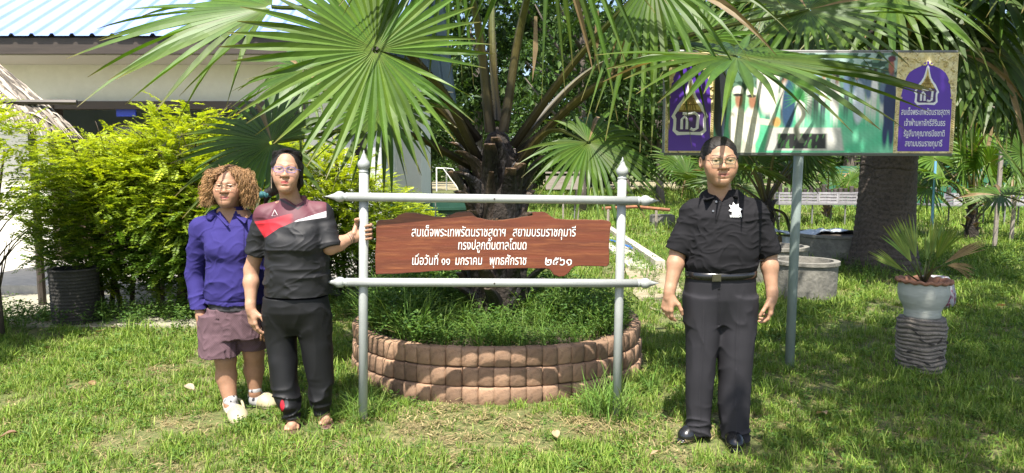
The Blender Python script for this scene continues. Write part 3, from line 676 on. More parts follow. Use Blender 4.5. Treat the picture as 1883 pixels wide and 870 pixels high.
# ------------------------------------------------------------------ palms
m_frond = M('palm_blade', (1, 1, 1), .47, attr=True, noise=(9, (.72,), .2), transl=.28, spec=.34, tcol=(1.3, 1.25, .45))
m_pet = M('palm_stalk', (1, 1, 1), .5, attr=True, noise=(22, (.6,), .2), spec=.5)
m_boot = M('palm_boot', (1, 1, 1), .42, attr=True, noise=(9, (.35,), .22), bump=(28, .8, .015), stretch=(2, 2, 1))
m_ptrunk = M('palm_fibre', (.014, .011, .009), .95, noise=(14, (.035, .026, .02), .2), bump=(30, 1.0, .03))
def frond_blade(hub, d, n, R, span, nseg, r, fused=.45, droop=.3, cup=.1, brown=.03, tone=1.0, pleat=.55, bcol=(.058, .118, .014), dry=False):
    hub = np.asarray(hub, float); d = nrm(d); n = np.asarray(n, float); n = nrm(n-d*(n@d)); e = np.cross(n, d)
    S = np.array([.03, .16, .30, .44, .56, .68, .80, .91, 1.0]); m = len(S)
    span = math.radians(span); da = span/nseg
    Vs, Qs, Cs, cnt = [], [], [], 0
    for i in range(nseg):
        th = ((i+.5)/nseg-.5)*span; u = abs(th)/(span/2)
        Rl = R*(1-.22*u**2)*r.uniform(.9, 1.05); f = fused*r.uniform(.88, 1.12)
        dr = cup*.9; wv = r.normal(0, .075); dth = r.normal(0, .035); dp = droop*r.uniform(.6, 1.5); tw = r.normal(0, .5)
        limp = dp*r.uniform(1.6, 2.6) if r.uniform() < .08 else dp
        c0 = np.array(bcol)*tone*r.uniform(.78, 1.22)*np.array([r.uniform(.9, 1.2), 1, r.uniform(.8, 1.2)])
        isb = dry or r.uniform() < brown
        if isb: c0 = np.array([.26, .18, .09])*r.uniform(.6, 1.2)
        V = np.zeros((m, 3, 3)); C = np.zeros((m, 3, 3))
        for j, s in enumerate(S):
            ang = th+dth*max(0, s-f)
            ax = math.cos(ang)*d+math.sin(ang)*e; sd = -math.sin(ang)*d+math.cos(ang)*e
            w = Rl*min(s, f)*math.tan(da/2)*1.04
            if s > f: w *= max(0, 1-((s-f)/(1-f))**2.0)
            w = max(w, .0016)
            p = hub+ax*Rl*s+n*(dr*R*s*s+wv*R*max(0, s-f))
            p = p-np.array([0, 0, 1])*limp*R*max(0, s-.28)**2
            t = tw*max(0, s-f)*3; sdt = sd*math.cos(t)+n*math.sin(t); nn = n*math.cos(t)-sd*math.sin(t)
            V[j, 0] = p-sdt*w+nn*w*pleat*.5; V[j, 1] = p-nn*w*pleat*.5; V[j, 2] = p+sdt*w+nn*w*pleat*.5
            c = c0*(1.0+.12*(s-.5)); 
            if s < .12: c = c0*.75+np.array([.14, .15, .04])*.4
            if s > .95 and not isb: c = c0*.3+np.array([.24, .16, .07])*.7
            elif s > .88 and not isb: c = c*.75+np.array([.16, .14, .04])*.25
            C[j] = c; C[j, 1] = c*1.25+np.array([.01, .012, .0])
        idx = np.arange(m*3).reshape(m, 3)
        Qs.append(np.concatenate([np.stack([idx[:-1, 0], idx[:-1, 1], idx[1:, 1], idx[1:, 0]], -1), np.stack([idx[:-1, 1], idx[:-1, 2], idx[1:, 2], idx[1:, 1]], -1)])+cnt)
        Vs.append(V.reshape(-1, 3)); Cs.append(C.reshape(-1, 3)); cnt += m*3
    return np.vstack(Vs), np.vstack(Qs), np.vstack(Cs)
def stalk(g, P, w0, w1, r, flat=.45, dark=.0, teeth=True, upv=(0, 0, 1)):
    P = bez(P, 22); m = len(P); t = np.linspace(0, 1, m); w = w0*(1-t)**1.2+w1*(1-(1-t)**1.2)
    T = np.gradient(P, axis=0); T /= np.linalg.norm(T, axis=1)[:, None]
    up = np.asarray(upv, float); A = np.cross(T, up); A /= np.linalg.norm(A, axis=1)[:, None]+1e-9; B = np.cross(A, T)
    sec = np.array([(-1, .45), (-.55, .1), (0, -.05), (.55, .1), (1, .45), (.85, -.25), (.4, -.75), (0, -.95), (-.4, -.75), (-.85, -.25)]); n = len(sec)
    V = P[:, None]+w[:, None, None]*(sec[None, :, :1]*A[:, None]+sec[None, :, 1:]*B[:, None]*flat*2)
    cA = np.array([.016, .011, .007]); cB = np.array([.115, .092, .02]); cC = np.array([.12, .18, .03])
    C = np.where(t[:, None] < .4, cA+(cB-cA)*(t[:, None]/.4)**1.3, cB+(cC-cB)*((t[:, None]-.4)/.6))*(1-dark)
    C = np.repeat(C[:, None], n, 1); C[:, [0, 4]] *= .25; C[:, [1, 2, 3]] *= .8
    idx = np.arange(m*n).reshape(m, n); Q = np.stack([idx[:-1], np.roll(idx[:-1], -1, 1), np.roll(idx[1:], -1, 1), idx[1:]], -1).reshape(-1, 4)
    g.add(V.reshape(-1, 3), Q, C=C.reshape(-1, 3))
    if teeth:
        for s_, k in ((0, -1), (4, 1)):
            for i in range(44):
                tt = r.uniform(0.02, .8)*(m-1); a = int(tt); f = tt-a; p = V[a, s_]*(1-f)+V[a+1, s_]*f; l = w[a]*r.uniform(.12, .28)
                g.add([p-T[a]*l*.6, p+T[a]*l*.6, p+A[a]*k*l+T[a]*l*.3+B[a]*l*.3], T=[[0, 1, 2]], C=(.012, .01, .008))
def add_frond(palm, hub, d, n, R, span=300, nseg=46, base=None, mid=None, w=(.045, .018), seed=0, label=None, **k):
    r = np.random.default_rng(1000+seed); V, Q, C = frond_blade(hub, d, n, R, span, nseg, r, **k)
    g = Geo(); g.add(V, Q, C=C); o = part(g, 'frond', m_frond, palm)
    if label: o['label'] = label
    if base is not None:
        g = Geo(); pts = [base]+([mid] if mid is not None else [])+[hub]
        stalk(g, pts, w[0], w[1], r); p = g.build('leaf_stalk', m_pet); p.parent = o
    return o
def boot(g, a, z, L, W, tilt, r, rad, col=(.035, .028, .026), cut=(.22, .15, .09), spread=.55, ctr=(0, 0)):
    """an old leaf base: broad where it clasps the trunk, a channel narrowing to a cut end"""
    m, n = 8, 7; out = np.array([math.cos(a), math.sin(a), 0]); sd = np.array([-math.sin(a), math.cos(a), 0])
    V = np.zeros((2, m, n, 3)); C = np.zeros((2, m, n, 3)); skew = r.normal(0, .4)
    for i in range(m):
        t = i/(m-1); ang = tilt*(.25+.75*t); rr = rad+L*t*math.sin(ang)*1.0; zz = z+L*t*math.cos(ang)
        wd = W*(1-t*spread); thk = W*.17*(1-.3*t)
        for j in range(n):
            v = j/(n-1)*2-1; cv = W*.42*(1-.4*t)*(1-v*v)
            p = out*(rr+cv-W*.30)+sd*(v*wd/2+skew*L*t*t*.4)+np.array([ctr[0], ctr[1], zz-.05*L*(v*v)*(1-t)])
            V[0, i, j] = p+r.normal(0, .002, 3); V[1, i, j] = p-out*thk*(1-v*v*.8)-np.array([0, 0, -thk*.3])
            c = np.array(col)*r.uniform(.6, 1.5)*(1+1.1*(abs(v) < .3)*(t > .3))
            if t > .99: c = np.array(cut)*r.uniform(.3, .9)
            C[0, i, j] = c; C[1, i, j] = c*.7
    b = g.n; idx = np.arange(2*m*n).reshape(2, m, n); Q = []
    f = lambda s: np.stack([s[:-1, :-1], s[:-1, 1:], s[1:, 1:], s[1:, :-1]], -1).reshape(-1, 4)
    Q.append(f(idx[0])); Q.append(f(idx[1])[:, ::-1])
    for A_, B_ in ((idx[0, :, 0], idx[1, :, 0]), (idx[1, :, -1], idx[0, :, -1]), (idx[1, 0], idx[0, 0]), (idx[0, -1], idx[1, -1])):
        Q.append(np.stack([A_[:-1], A_[1:], B_[1:], B_[:-1]], -1))
    g.add(V.reshape(-1, 3), np.vstack(Q), C=C.reshape(-1, 3))

# the palm in the bed
TX, TY = PLANTER[0]+.0, PLANTER[1]
palm = tag(empty('palm_tree', (TX, TY, .36)), 'large fan palm with a dark booted trunk growing in the round brick bed', 'palm')
r = np.random.default_rng(33)
g = Geo(); g.lathe([(.25, .25), (.24, .5), (.23, .8), (.23, 1.1), (.21, 1.4), (.15, 1.6), (.08, 1.78), (0, 1.85)], (TX, TY, 0), n=24, wob=lambda R_, z_, th: (R_*(1+.06*np.sin(3*th+z_*5)+.04*np.sin(7*th+z_*11)), z_)); part(g, 'trunk', m_ptrunk, palm, smooth=True)
k = 0
for z, rad, L, n in ((.36, .22, .24, 8), (.54, .225, .24, 8), (.72, .225, .27, 8), (.90, .225, .28, 8), (1.08, .22, .30, 8), (1.26, .21, .30, 7), (1.42, .19, .30, 6)):
    for j in range(n):
        a = 2*math.pi*(j+.5*(k % 2)+r.normal(0, .12))/n+k*.13; g = Geo()
        front = math.sin(a) < -.2
        boot(g, a, z+r.normal(0, .03), L*r.uniform(1.0, 1.5), r.uniform(.19, .27), r.uniform(.3, .8), r, rad-.005, col=(.018, .015, .015) if r.uniform() < .65 else (.06, .043, .033), cut=(.30, .19, .11) if z > .8 else (.2, .15, .11), spread=r.uniform(.6, .88), ctr=(TX, TY))
        part(g, 'leaf_base', m_boot, palm, smooth=False)
    k += 1
def tb(a_deg, z, rad=.16): a = math.radians(a_deg); return np.array([TX+math.cos(a)*rad, TY+math.sin(a)*rad, z])
def A3(px, py, Y): return at(px, py, Y)
# hub pixel, distance, direction of the middle segment, blade normal, radius ...
FR = [
 dict(hub=A3(692, 92, 4.30), d=(-.85, -.15, .25), n=(.18, -.93, .38), R=.88, span=345, nseg=46, base=tb(215, 1.55), mid=A3(800, 150, 4.85), droop=.14, cup=.08, fused=.46, tone=1.15, seed=1),
 dict(hub=A3(500, 12, 4.55), d=(-.98, -.05, -.12), n=(-.1, -.58, .80), R=1.22, span=168, nseg=24, base=tb(190, 1.75), mid=A3(690, 40, 4.6), droop=.13, cup=-.02, fused=.46, tone=1.1, seed=2),
 dict(hub=A3(500, 262, 4.85), d=(-.9, .05, .05), n=(-.05, -.75, .65), R=.70, span=330, nseg=40, base=tb(185, 1.52), mid=A3(715, 236, 5.1), droop=.30, cup=.05, fused=.45, tone=.8, seed=3, w=(.045, .017)),
 dict(hub=A3(705, 190, 5.05), d=(-.5, -.25, -.6), n=(-.2, -.85, .3), R=.66, span=320, nseg=40, base=tb(175, 1.6), mid=A3(790, 190, 5.2), droop=.40, cup=.1, fused=.42, tone=1.0, seed=4, w=(.045, .017)),
 dict(hub=A3(1355, 104, 4.2), d=(.94, -.25, -.16), n=(.10, -.36, .93), R=1.08, span=340, nseg=46, base=tb(-15, 1.58), mid=A3(1110, 150, 4.75), droop=.15, cup=.0, fused=.44, tone=.9, seed=5),
 dict(hub=A3(1082, 262, 4.75), d=(.8, -.2, -.35), n=(.12, -.72, .66), R=.60, span=320, nseg=40, base=tb(-30, 1.5), mid=A3(1010, 240, 5.0), droop=.42, cup=-.05, fused=.45, tone=.8, seed=6, w=(.04, .016)),
 dict(hub=A3(1200, -40, 4.55), d=(.75, -.3, .4), n=(.0, -.85, .5), R=.92, span=320, nseg=40, base=tb(-35, 1.7), mid=A3(1060, 110, 4.95), droop=.55, cup=.05, fused=.4, tone=.95, seed=7, brown=.10),
 dict(hub=A3(1010, -150, 4.5), d=(.3, -.45, .7), n=(-.1, -.85, .3), R=.95, span=320, nseg=40, base=tb(-70, 1.8), mid=A3(960, 40, 5.1), droop=.6, cup=.06, fused=.4, tone=.95, seed=8, brown=.05),
 dict(hub=A3(835, -165, 4.6), d=(-.3, -.5, .6), n=(.1, -.85, .4), R=.95, span=320, nseg=40, base=tb(250, 1.8), mid=A3(880, 60, 5.1), droop=.55, cup=.05, fused=.4, tone=1.05, seed=9),
 dict(hub=A3(1485, 18, 5.6), d=(.9, -.05, .15), n=(.05, -.6, .78), R=.90, span=330, nseg=40, base=tb(5, 1.65), mid=A3(1200, 90, 5.2), droop=.30, cup=.02, fused=.42, tone=.85, seed=11),
 dict(hub=A3(1290, 70, 6.4), d=(.8, .3, .1), n=(.1, -.85, .45), R=.85, span=320, nseg=40, base=tb(30, 1.7), mid=A3(1100, 120, 5.9), droop=.42, cup=.02, fused=.42, tone=.9, seed=12),
 dict(hub=A3(560, 130, 5.9), d=(-.8, .3, -.1), n=(-.1, -.7, .65), R=.80, span=300, nseg=38, base=tb(165, 1.65), mid=A3(740, 130, 5.7), droop=.35, cup=.0, fused=.42, tone=.95, seed=15),
 dict(hub=A3(905, -60, 5.6), d=(0, .1, 1), n=(.1, -.95, .0), R=.95, span=120, nseg=26, base=tb(90, 1.9, .05), mid=A3(905, 90, 5.5), droop=.05, cup=.1, fused=.6, tone=1.2, seed=16),
]
for f in FR: add_frond(palm, **f)
# two old stalk stubs and hanging dry strips
for px_, y0_, y1_ in ((1130, 60, 150), (1098, 20, 128), (985, 30, 150), (1145, 40, 140)):
    g = Geo(); a = A3(px_, y0_, 4.9); b = A3(px_-6, y1_, 4.9); s_ = np.array([.018, 0, 0]); mdl = (a+b)/2+[.01, 0, 0]
    g.add([a-s_*.6, a+s_*.6, mdl-s_, mdl+s_, b], [[0, 1, 3, 2]], [[2, 3, 4]], C=(.27, .19, .1)); part(g, 'dry_strip', m_frond, palm)

# the big old palm at the right: trunk out of the frame top, hanging crown
q = on_ground(1645, 503); BX, BY = q[0], q[1]+.3
big = tag(empty('palm_tree', (BX, BY, 0)), 'old fan palm with a massive dark trunk behind the right half of the billboard', 'palm')
prof = []; z = -.05
rr = np.random.default_rng(4)
while z < 5.2:
    R0 = .40+.14*math.exp(-max(z, 0)/.35)-.012*z; prof += [(R0, z), (R0+.006, z+.02), (R0+.005, z+.05), (R0-.003, z+.068)]; z += .06+rr.uniform(0, .04)
g = Geo(); g.lathe(prof, (BX, BY, 0), n=40, wob=lambda R_, z_, th: (R_*(1+.03*np.sin(3*th+.3*z_)+.010*np.sin(9*th+4*z_)+.008*np.sin(17*th+9*z_)), z_+.03*np.sin(2*th+z_)+.018*np.sin(5*th+z_*3)))
m_btrunk = M('old_palm_bark', (.07, .053, .042), .95, noise=(3, (.12, .092, .073), .25), noise2=(22, (.028, .022, .02), .15, .6), bump=(26, .9, .03))
part(g, 'trunk', m_btrunk, big, smooth=True)
top = np.array([BX, BY, 5.0])
for i, (px_, py_, Y, dx, dy, dz, R) in enumerate((
  (1720, -20, 8.6, .2, -.6, -.7, 1.35), (1560, -60, 9.0, -.7, -.3, -.5, 1.4), (1640, -10, 8.3, -.55, -.55, -.5, 1.25), (1830, -30, 8.8, .7, -.3, -.6, 1.4), (1790, 90, 9.6, .4, -.3, -.75, 1.25), (1870, 70, 9.8, .6, -.1, -.7, 1.25),
  (1500, 60, 10.8, -.8, .1, -.5, 1.25), (1440, -60, 10.2, -.9, -.1, -.3, 1.35), (1750, 110, 11.4, .3, .4, -.8, 1.2), (1600, 40, 11.6, -.3, .5, -.7, 1.2), (1930, -60, 8.2, .8, -.4, -.3, 1.4), (1690, -180, 8.6, 0, -.9, .1, 1.4), (1520, -200, 9.6, -.8, -.2, .3, 1.4), (1860, -220, 9.6, .8, -.2, .3, 1.4), (1760, 95, 8.4, .15, -.35, -.9, 1.05), (1835, 95, 8.6, .3, -.3, -.85, 1.15), (1700, 40, 8.7, -.15, -.4, -.85, 1.0), (1880, 120, 9.2, .2, -.3, -.9, 1.2), (1700, -250, 11.5, .1, .9, .2, 1.4), (1420, 20, 11.6, -.9, .3, -.4, 1.2))):
    h = A3(px_, py_, Y); mid = (top+h)/2+[0, 0, .35]
    add_frond(big, h, (dx, dy, dz), (dx*.3, -.55+.2*dy, .8), R, 310, 32, top+[dx*.15, dy*.15, -.2+.02*i], mid, (.09, .035), 60+i, droop=.35, cup=-.05, fused=.45, tone=.75 if i not in (2, 1) else .95)
for i in range(14):
    a = i*2.4; g = Geo(); boot(g, a, 4.2+.05*i, .4, .3, .6, rr, .30, col=(.05, .04, .033), ctr=(BX, BY)); part(g, 'leaf_base', m_boot, big)

# small fan palms farther back
def small_palm(px_, py_, Y, h, n, R, seed, label, trunk_r=.11, dead=0, L=(.9, 1.4), tone=1.0):
    q = at(px_, py_, Y); root = tag(empty('palm_tree', (q[0], Y, 0)), label, 'palm'); r = np.random.default_rng(seed); b = np.array([q[0], Y, 0.])
    g = Geo(); g.lathe([(trunk_r*1.3, -.05), (trunk_r, h*.5), (trunk_r*.8, h), (0, h+.1)], b, n=14); part(g, 'trunk', m_ptrunk, root, smooth=True)
    for k in range(9):
        g = Geo(); boot(g, k*2.4, h*.15+h*.8*k/9, .22, .18, .7, r, trunk_r*.8, col=(.12, .075, .035), ctr=(b[0], b[1])); part(g, 'leaf_base', m_boot, root)
    for k in range(n):
        a = k*2.4+r.normal(0, .2); el = r.uniform(.35, 1.25); ln = r.uniform(*L); dd = np.array([math.cos(a)*math.cos(el), math.sin(a)*math.cos(el), math.sin(el)])
        h_ = b+[0, 0, h]+dd*ln; mid = b+[0, 0, h]+dd*ln*.5+[0, 0, .06]
        add_frond(root, h_, dd+np.array([0, -.1, -.25]), (dd[0]*.2, -.5, .75), R*r.uniform(.85, 1.1), 300, 32, b+[0, 0, h-.05], mid, (.04, .016), seed*10+k, droop=.3, cup=.02, fused=.42, tone=tone, pleat=.5)
    for k in range(dead):
        a = r.uniform(3.3, 6.1); p0 = b+[0, 0, h*.9]; e = b+[math.cos(a)*.45, math.sin(a)*.3, h*.45]
        add_frond(root, e, (math.cos(a)*.2, -.2, -1), (math.cos(a), -1, .2), R*.8, 90, 14, p0, (p0+e)/2+[math.cos(a)*.12, 0, .12], (.04, .02), seed*10+50+k, droop=.2, dry=True, label='dry brown hanging frond' if k == 0 else None)
small_palm(1788, 400, 15.2, .75, 15, 1.0, 7, 'young fan palm with bright spread leaves right of the big palm trunk', .12, tone=1.35)
small_palm(1408, 390, 11.8, 1.0, 10, .72, 8, 'young fan palm with dry hanging fronds right behind the man in black', .16, dead=6, L=(.8, 1.2), tone=.9)
small_palm(1300, 400, 17.5, .7, 9, .9, 9, 'shaded fan palm behind the head of the man in black', .12, tone=.85)
small_palm(1520, 400, 21.5, .5, 9, .8, 10, 'low pale fan palm behind the crates left of the big palm trunk', .1)
small_palm(1640, 400, 25, .8, 9, .95, 12, 'fan palm far behind the big palm trunk', .12, tone=.85)
small_palm(1935, 420, 11.5, .7, 9, .8, 13, 'fan palm cut by the right edge whose leaf tips reach in from the right', .11)
# palm seedling in the flower pot
seedling = tag(empty('palm_seedling', (PX, PY, STZ+.245)), 'young fan palm seedling growing in the wavy-rimmed pot', 'plant')
b = np.array([PX, PY, STZ+.245]); r = np.random.default_rng(6)
for k, (dx, dz, L, R, sp) in enumerate(((-.42, .9, .18, .36, 40), (-.80, .62, .15, .30, 26), (.0, 1, .24, .34, 42), (.16, 1, .22, .32, 36), (-.2, .98, .20, .36, 38), (.26, .97, .18, .30, 30))):
    dd = nrm([dx, r.normal(0, .25), dz]); h_ = b+dd*L
    add_frond(seedling, h_, dd, (dx*.4, -1, .3), R, sp, 8, b, b+dd*L*.5, (.010, .006), 900+k, droop=.08, cup=.02, fused=.6, tone=1.0, brown=0, bcol=(.17, .25, .055))
add_frond(seedling, b+[.13, -.02, .16], (.8, -.05, .55), (0, -1, .4), .33, 22, 7, b, b+[.06, 0, .09], (.010, .006), 920, droop=.1, fused=.6, dry=True, label='dry brown leaf')
add_frond(seedling, b+[.13, -.05, .15], (.9, -.1, -.05), (0, -1, .4), .2, 46, 7, b, b+[.06, -.02, .12], (.008, .005), 921, droop=.4, fused=.6, dry=True)

# ------------------------------------------------------------------ the pipe frame with the wooden board
m_pipe = M('grey_paint_pipe', (.36, .375, .365), .36, noise=(9, (.30, .315, .305), .2), noise2=(60, (.36, .36, .34), .06, .72), bump=(90, .12, .002), spec=.6)
YS = 4.02
fr = tag(empty('sign_frame', (at(903, 440, YS)[0], YS, 0)), 'grey painted pipe frame with pointed finials standing in front of the brick bed', 'sign frame')
def finial(g, p, ax, r0, sc=1.0):
    ax = nrm(ax); u = np.cross(ax, [0, 1, 0.0]) if abs(ax[1]) < .9 else np.array([1.0, 0, 0]); u = nrm(u); v = np.cross(ax, u)
    prof = [(r0*1.0, 0), (r0*1.12, .004), (r0*1.12, .014), (r0*.95, .018), (r0*.95, .03), (r0*1.15, .034), (r0*1.35, .046), (r0*1.42, .062), (r0*1.3, .080), (r0*.98, .094), (r0*.80, .102), (r0*.62, .118), (r0*.44, .134), (r0*.2, .150), (r0*.2, .158), (0, .172)]
    n = 20; th = np.arange(n)*2*math.pi/n
    V = np.array([[np.asarray(p)+ax*h*sc+(u*math.cos(t)+v*math.sin(t))*rr_ for t in th] for rr_, h in prof]); m = len(prof)
    idx = np.arange(m*n).reshape(m, n); Q = np.stack([idx[:-1], np.roll(idx[:-1], -1, 1), np.roll(idx[1:], -1, 1), idx[1:]], -1).reshape(-1, 4)
    g.add(V.reshape(-1, 3), Q)
posts = [((667, 778), (669, 318), 3.98), ((1133, 758), (1144, 330), 4.08)]
PB = []
for (bx, by), (tx, ty), Y in posts:
    b_ = at(bx, by, Y); b_[2] = -.1; t_ = at(tx, ty, Y); PB.append((b_, t_))
    g = Geo(); g.tube([b_, (b_+t_)/2, t_], .0268, 20); part(g, 'post', m_pipe, fr, smooth=True)
    g = Geo(); finial(g, t_, t_-b_, .0255, .78); part(g, 'finial', m_pipe, fr, smooth=True)
for (lx, ly), (rx, ry) in (((640, 362), (1172, 369)), ((640, 519), (1172, 521))):
    a_, b_ = at(lx, ly, 3.985-.04), at(rx, ry, 4.085-.04); g = Geo(); g.tube([a_, (a_+b_)/2, b_], .0252, 20); part(g, 'rail', m_pipe, fr, smooth=True)
    for p_, q_ in ((a_, b_), (b_, a_)):
        g = Geo(); finial(g, p_, p_-q_, .0228, .78); part(g, 'finial', m_pipe, fr, smooth=True)
    g = Geo(); mpt = (a_+b_)/2; g.tube([mpt+[0, -.022, 0], mpt+[0, -.0275, 0]], .005, 8); part(g, 'screw', m_dark, fr)
m_wood = M('sign_wood', (.165, .040, .018), .42, noise=(4.5, (.085, .022, .012), .2), noise2=(9, (.24, .078, .03), .12, .6), stretch=(.55, 3, 6.5), bump=(9, .25, .006), spec=.5, coat=.25)
m_edge = M('sign_wood_edge', (.12, .05, .025), .6, noise=(8, (.26, .14, .07), .2), stretch=(2, 2, 5))
YB = 4.03
outline = [(692, 504), (691, 470), (693, 440), (694, 408), (712, 404), (726, 401), (736, 394), (756, 391), (775, 394), (800, 398), (823, 398), (838, 391), (852, 389), (866, 390), (874, 398), (890, 403), (915, 405), (940, 402), (966, 398), (979, 396), (980, 390), (1000, 390), (1008, 394), (1022, 402), (1050, 404), (1085, 404), (1120, 407), (1121, 425), (1119, 455), (1118, 487), (1095, 489), (1062, 489), (1053, 492), (1044, 503), (1030, 508), (1018, 504), (1010, 495), (1000, 493), (960, 493), (915, 494), (870, 496), (820, 497), (770, 500), (730, 503)]
O3 = np.array([at(x, y, YB) for x, y in outline]); Oc = bez(np.vstack([O3, O3[:1]]), 170)[:-1]; Oc[:, 2] += RNG.normal(0, .0012, len(Oc))
bo = tag(empty('wooden_board', (at(906, 450, YB)[0], YB, at(906, 450, YB)[2])), 'reddish wooden board with wavy edges and white Thai lettering in the pipe frame', 'sign board')
import bmesh
bm = bmesh.new(); vs = [bm.verts.new((p[0]-bo.location[0], -.02, p[2]-bo.location[2])) for p in Oc]; f_ = bm.faces.new(vs); f_.normal_update()
if f_.normal.y > 0: f_.normal_flip()
ex = bmesh.ops.extrude_face_region(bm, geom=[f_]); 
for v in [e for e in ex['geom'] if isinstance(e, bmesh.types.BMVert)]: v.co.y += .04
bm.faces.ensure_lookup_table(); bmesh.ops.triangulate(bm, faces=[f for f in bm.faces if len(f.verts) > 4])
bmesh.ops.recalc_face_normals(bm, faces=bm.faces)
bev = [e for e in bm.edges if len(e.link_faces) == 2 and abs(e.link_faces[0].normal.dot(e.link_faces[1].normal)) < .3]
bmesh.ops.bevel(bm, geom=bev, offset=.004, segments=2, affect='EDGES')
me = bpy.data.meshes.new('plank'); bm.to_mesh(me); bm.free(); me.materials.append(m_wood); me.materials.append(m_edge)
for p in me.polygons:
    if abs(p.normal.y) < .8: p.material_index = 1
pk_ = bpy.data.objects.new('plank', me); COL.objects.link(pk_); pk_.parent = bo
for s_, (x0, x1, yb), bold in (('สมเด็จพระเทพรัตนราชสุดาฯ', (758, 930, 434), .001), ('สยามบรมราชกุมารี', (943, 1058, 434), .001), ('ทรงปลูกต้นตาลโตนด', (843, 968, 458), .001), ('เมื่อวันที่ ๑๑', (759, 828, 486), .001), ('มกราคม', (838, 887, 486), .001), ('พุทธศักราช', (901, 968, 486), .001), ('๒๕๖๑', (1002, 1051, 487), .001)):
    a_, b_ = at(x0, yb, YB), at(x1, yb, YB)
    o = text_obj(s_, 'lettering', m_letter, .1, bo, (0, 0, 0), bold=bold, align='LEFT', slant=.12)
    xs_ = [v.co.x for v in o.data.vertices]; wd = max(xs_)-min(xs_)
    hh = .078/.1
    o.scale = ((b_[0]-a_[0])/wd, hh, 1); o.location = (a_[0]-min(xs_)*o.scale[0]-bo.location[0], -.0225, a_[2]-bo.location[2])
g = Geo()
for px_ in (800, 1056):
    a_ = at(px_, 366, YB); b_ = at(px_, 402, YB); b2 = at(px_, 397, YB); P = [a_+[0, 0, 0], (a_+b2)/2+[.004, 0, 0], b_]
    g.tube(P, .0035, 6)
part(g, 'hanger_wire', m_steel, bo)

# ------------------------------------------------------------------ the billboard
YBB = 5.02
m_pole = M('grey_green_pole', (.26, .31, .29), .5, noise=(6, (.2, .24, .22), .25), bump=(60, .2, .004))
p0 = at(1453, 683, YBB+.03); p1 = at(1470, 270, YBB+.03)
bb0, bb1, bt0, bt1 = at(1222, 281, YBB), at(1752, 282, YBB), at(1232, 112, YBB), at(1765, 97, YBB)
Cb = (bb0+bb1+bt0+bt1)/4
board = tag(empty('billboard', (p0[0], YBB, 0)), 'wide printed board on a grey-green pole with purple gold-framed panels at both ends', 'billboard')
g = Geo(); g.tube([[p0[0], YBB+.05, -.1], [p1[0], YBB+.05, 1.0], [p1[0]+.01, YBB+.05, 2.25]], .034, 16); part(g, 'pole', m_pole, board, smooth=True)
ex_ = (bb1-bb0); Wb = np.linalg.norm(ex_); ex_ = ex_/Wb; ez_ = (bt1-bb1); Hb = np.linalg.norm(ez_); ez_ = ez_-ex_*(ez_@ex_); ez_ = ez_/np.linalg.norm(ez_); ey_ = np.cross(ez_, ex_)   # towards the back
def BBp(u, v, w=0): return bb0+ex_*u*Wb+ez_*v*Hb+ey_*w
Rb = np.stack([ex_, ey_, ez_], 1)
m_pan = M('board_panel', (.55, .57, .55), .6)
g = Geo(); g.box(BBp(.5, .5, .016), (Wb, .02, Hb), Rb); part(g, 'panel', m_pan, board)
g = Geo()
for u0, v0, u1, v1 in ((0, -.012, 1, -.012), (0, 1.012, 1, 1.012)): g.tube([BBp(u0, v0, .018), BBp(u1, v1, .018)], .012, 6)
for u in (0, .5, 1): g.tube([BBp(u, 0, .04), BBp(u, 1, .04)], .012, 6)
part(g, 'frame', m_steel, board)
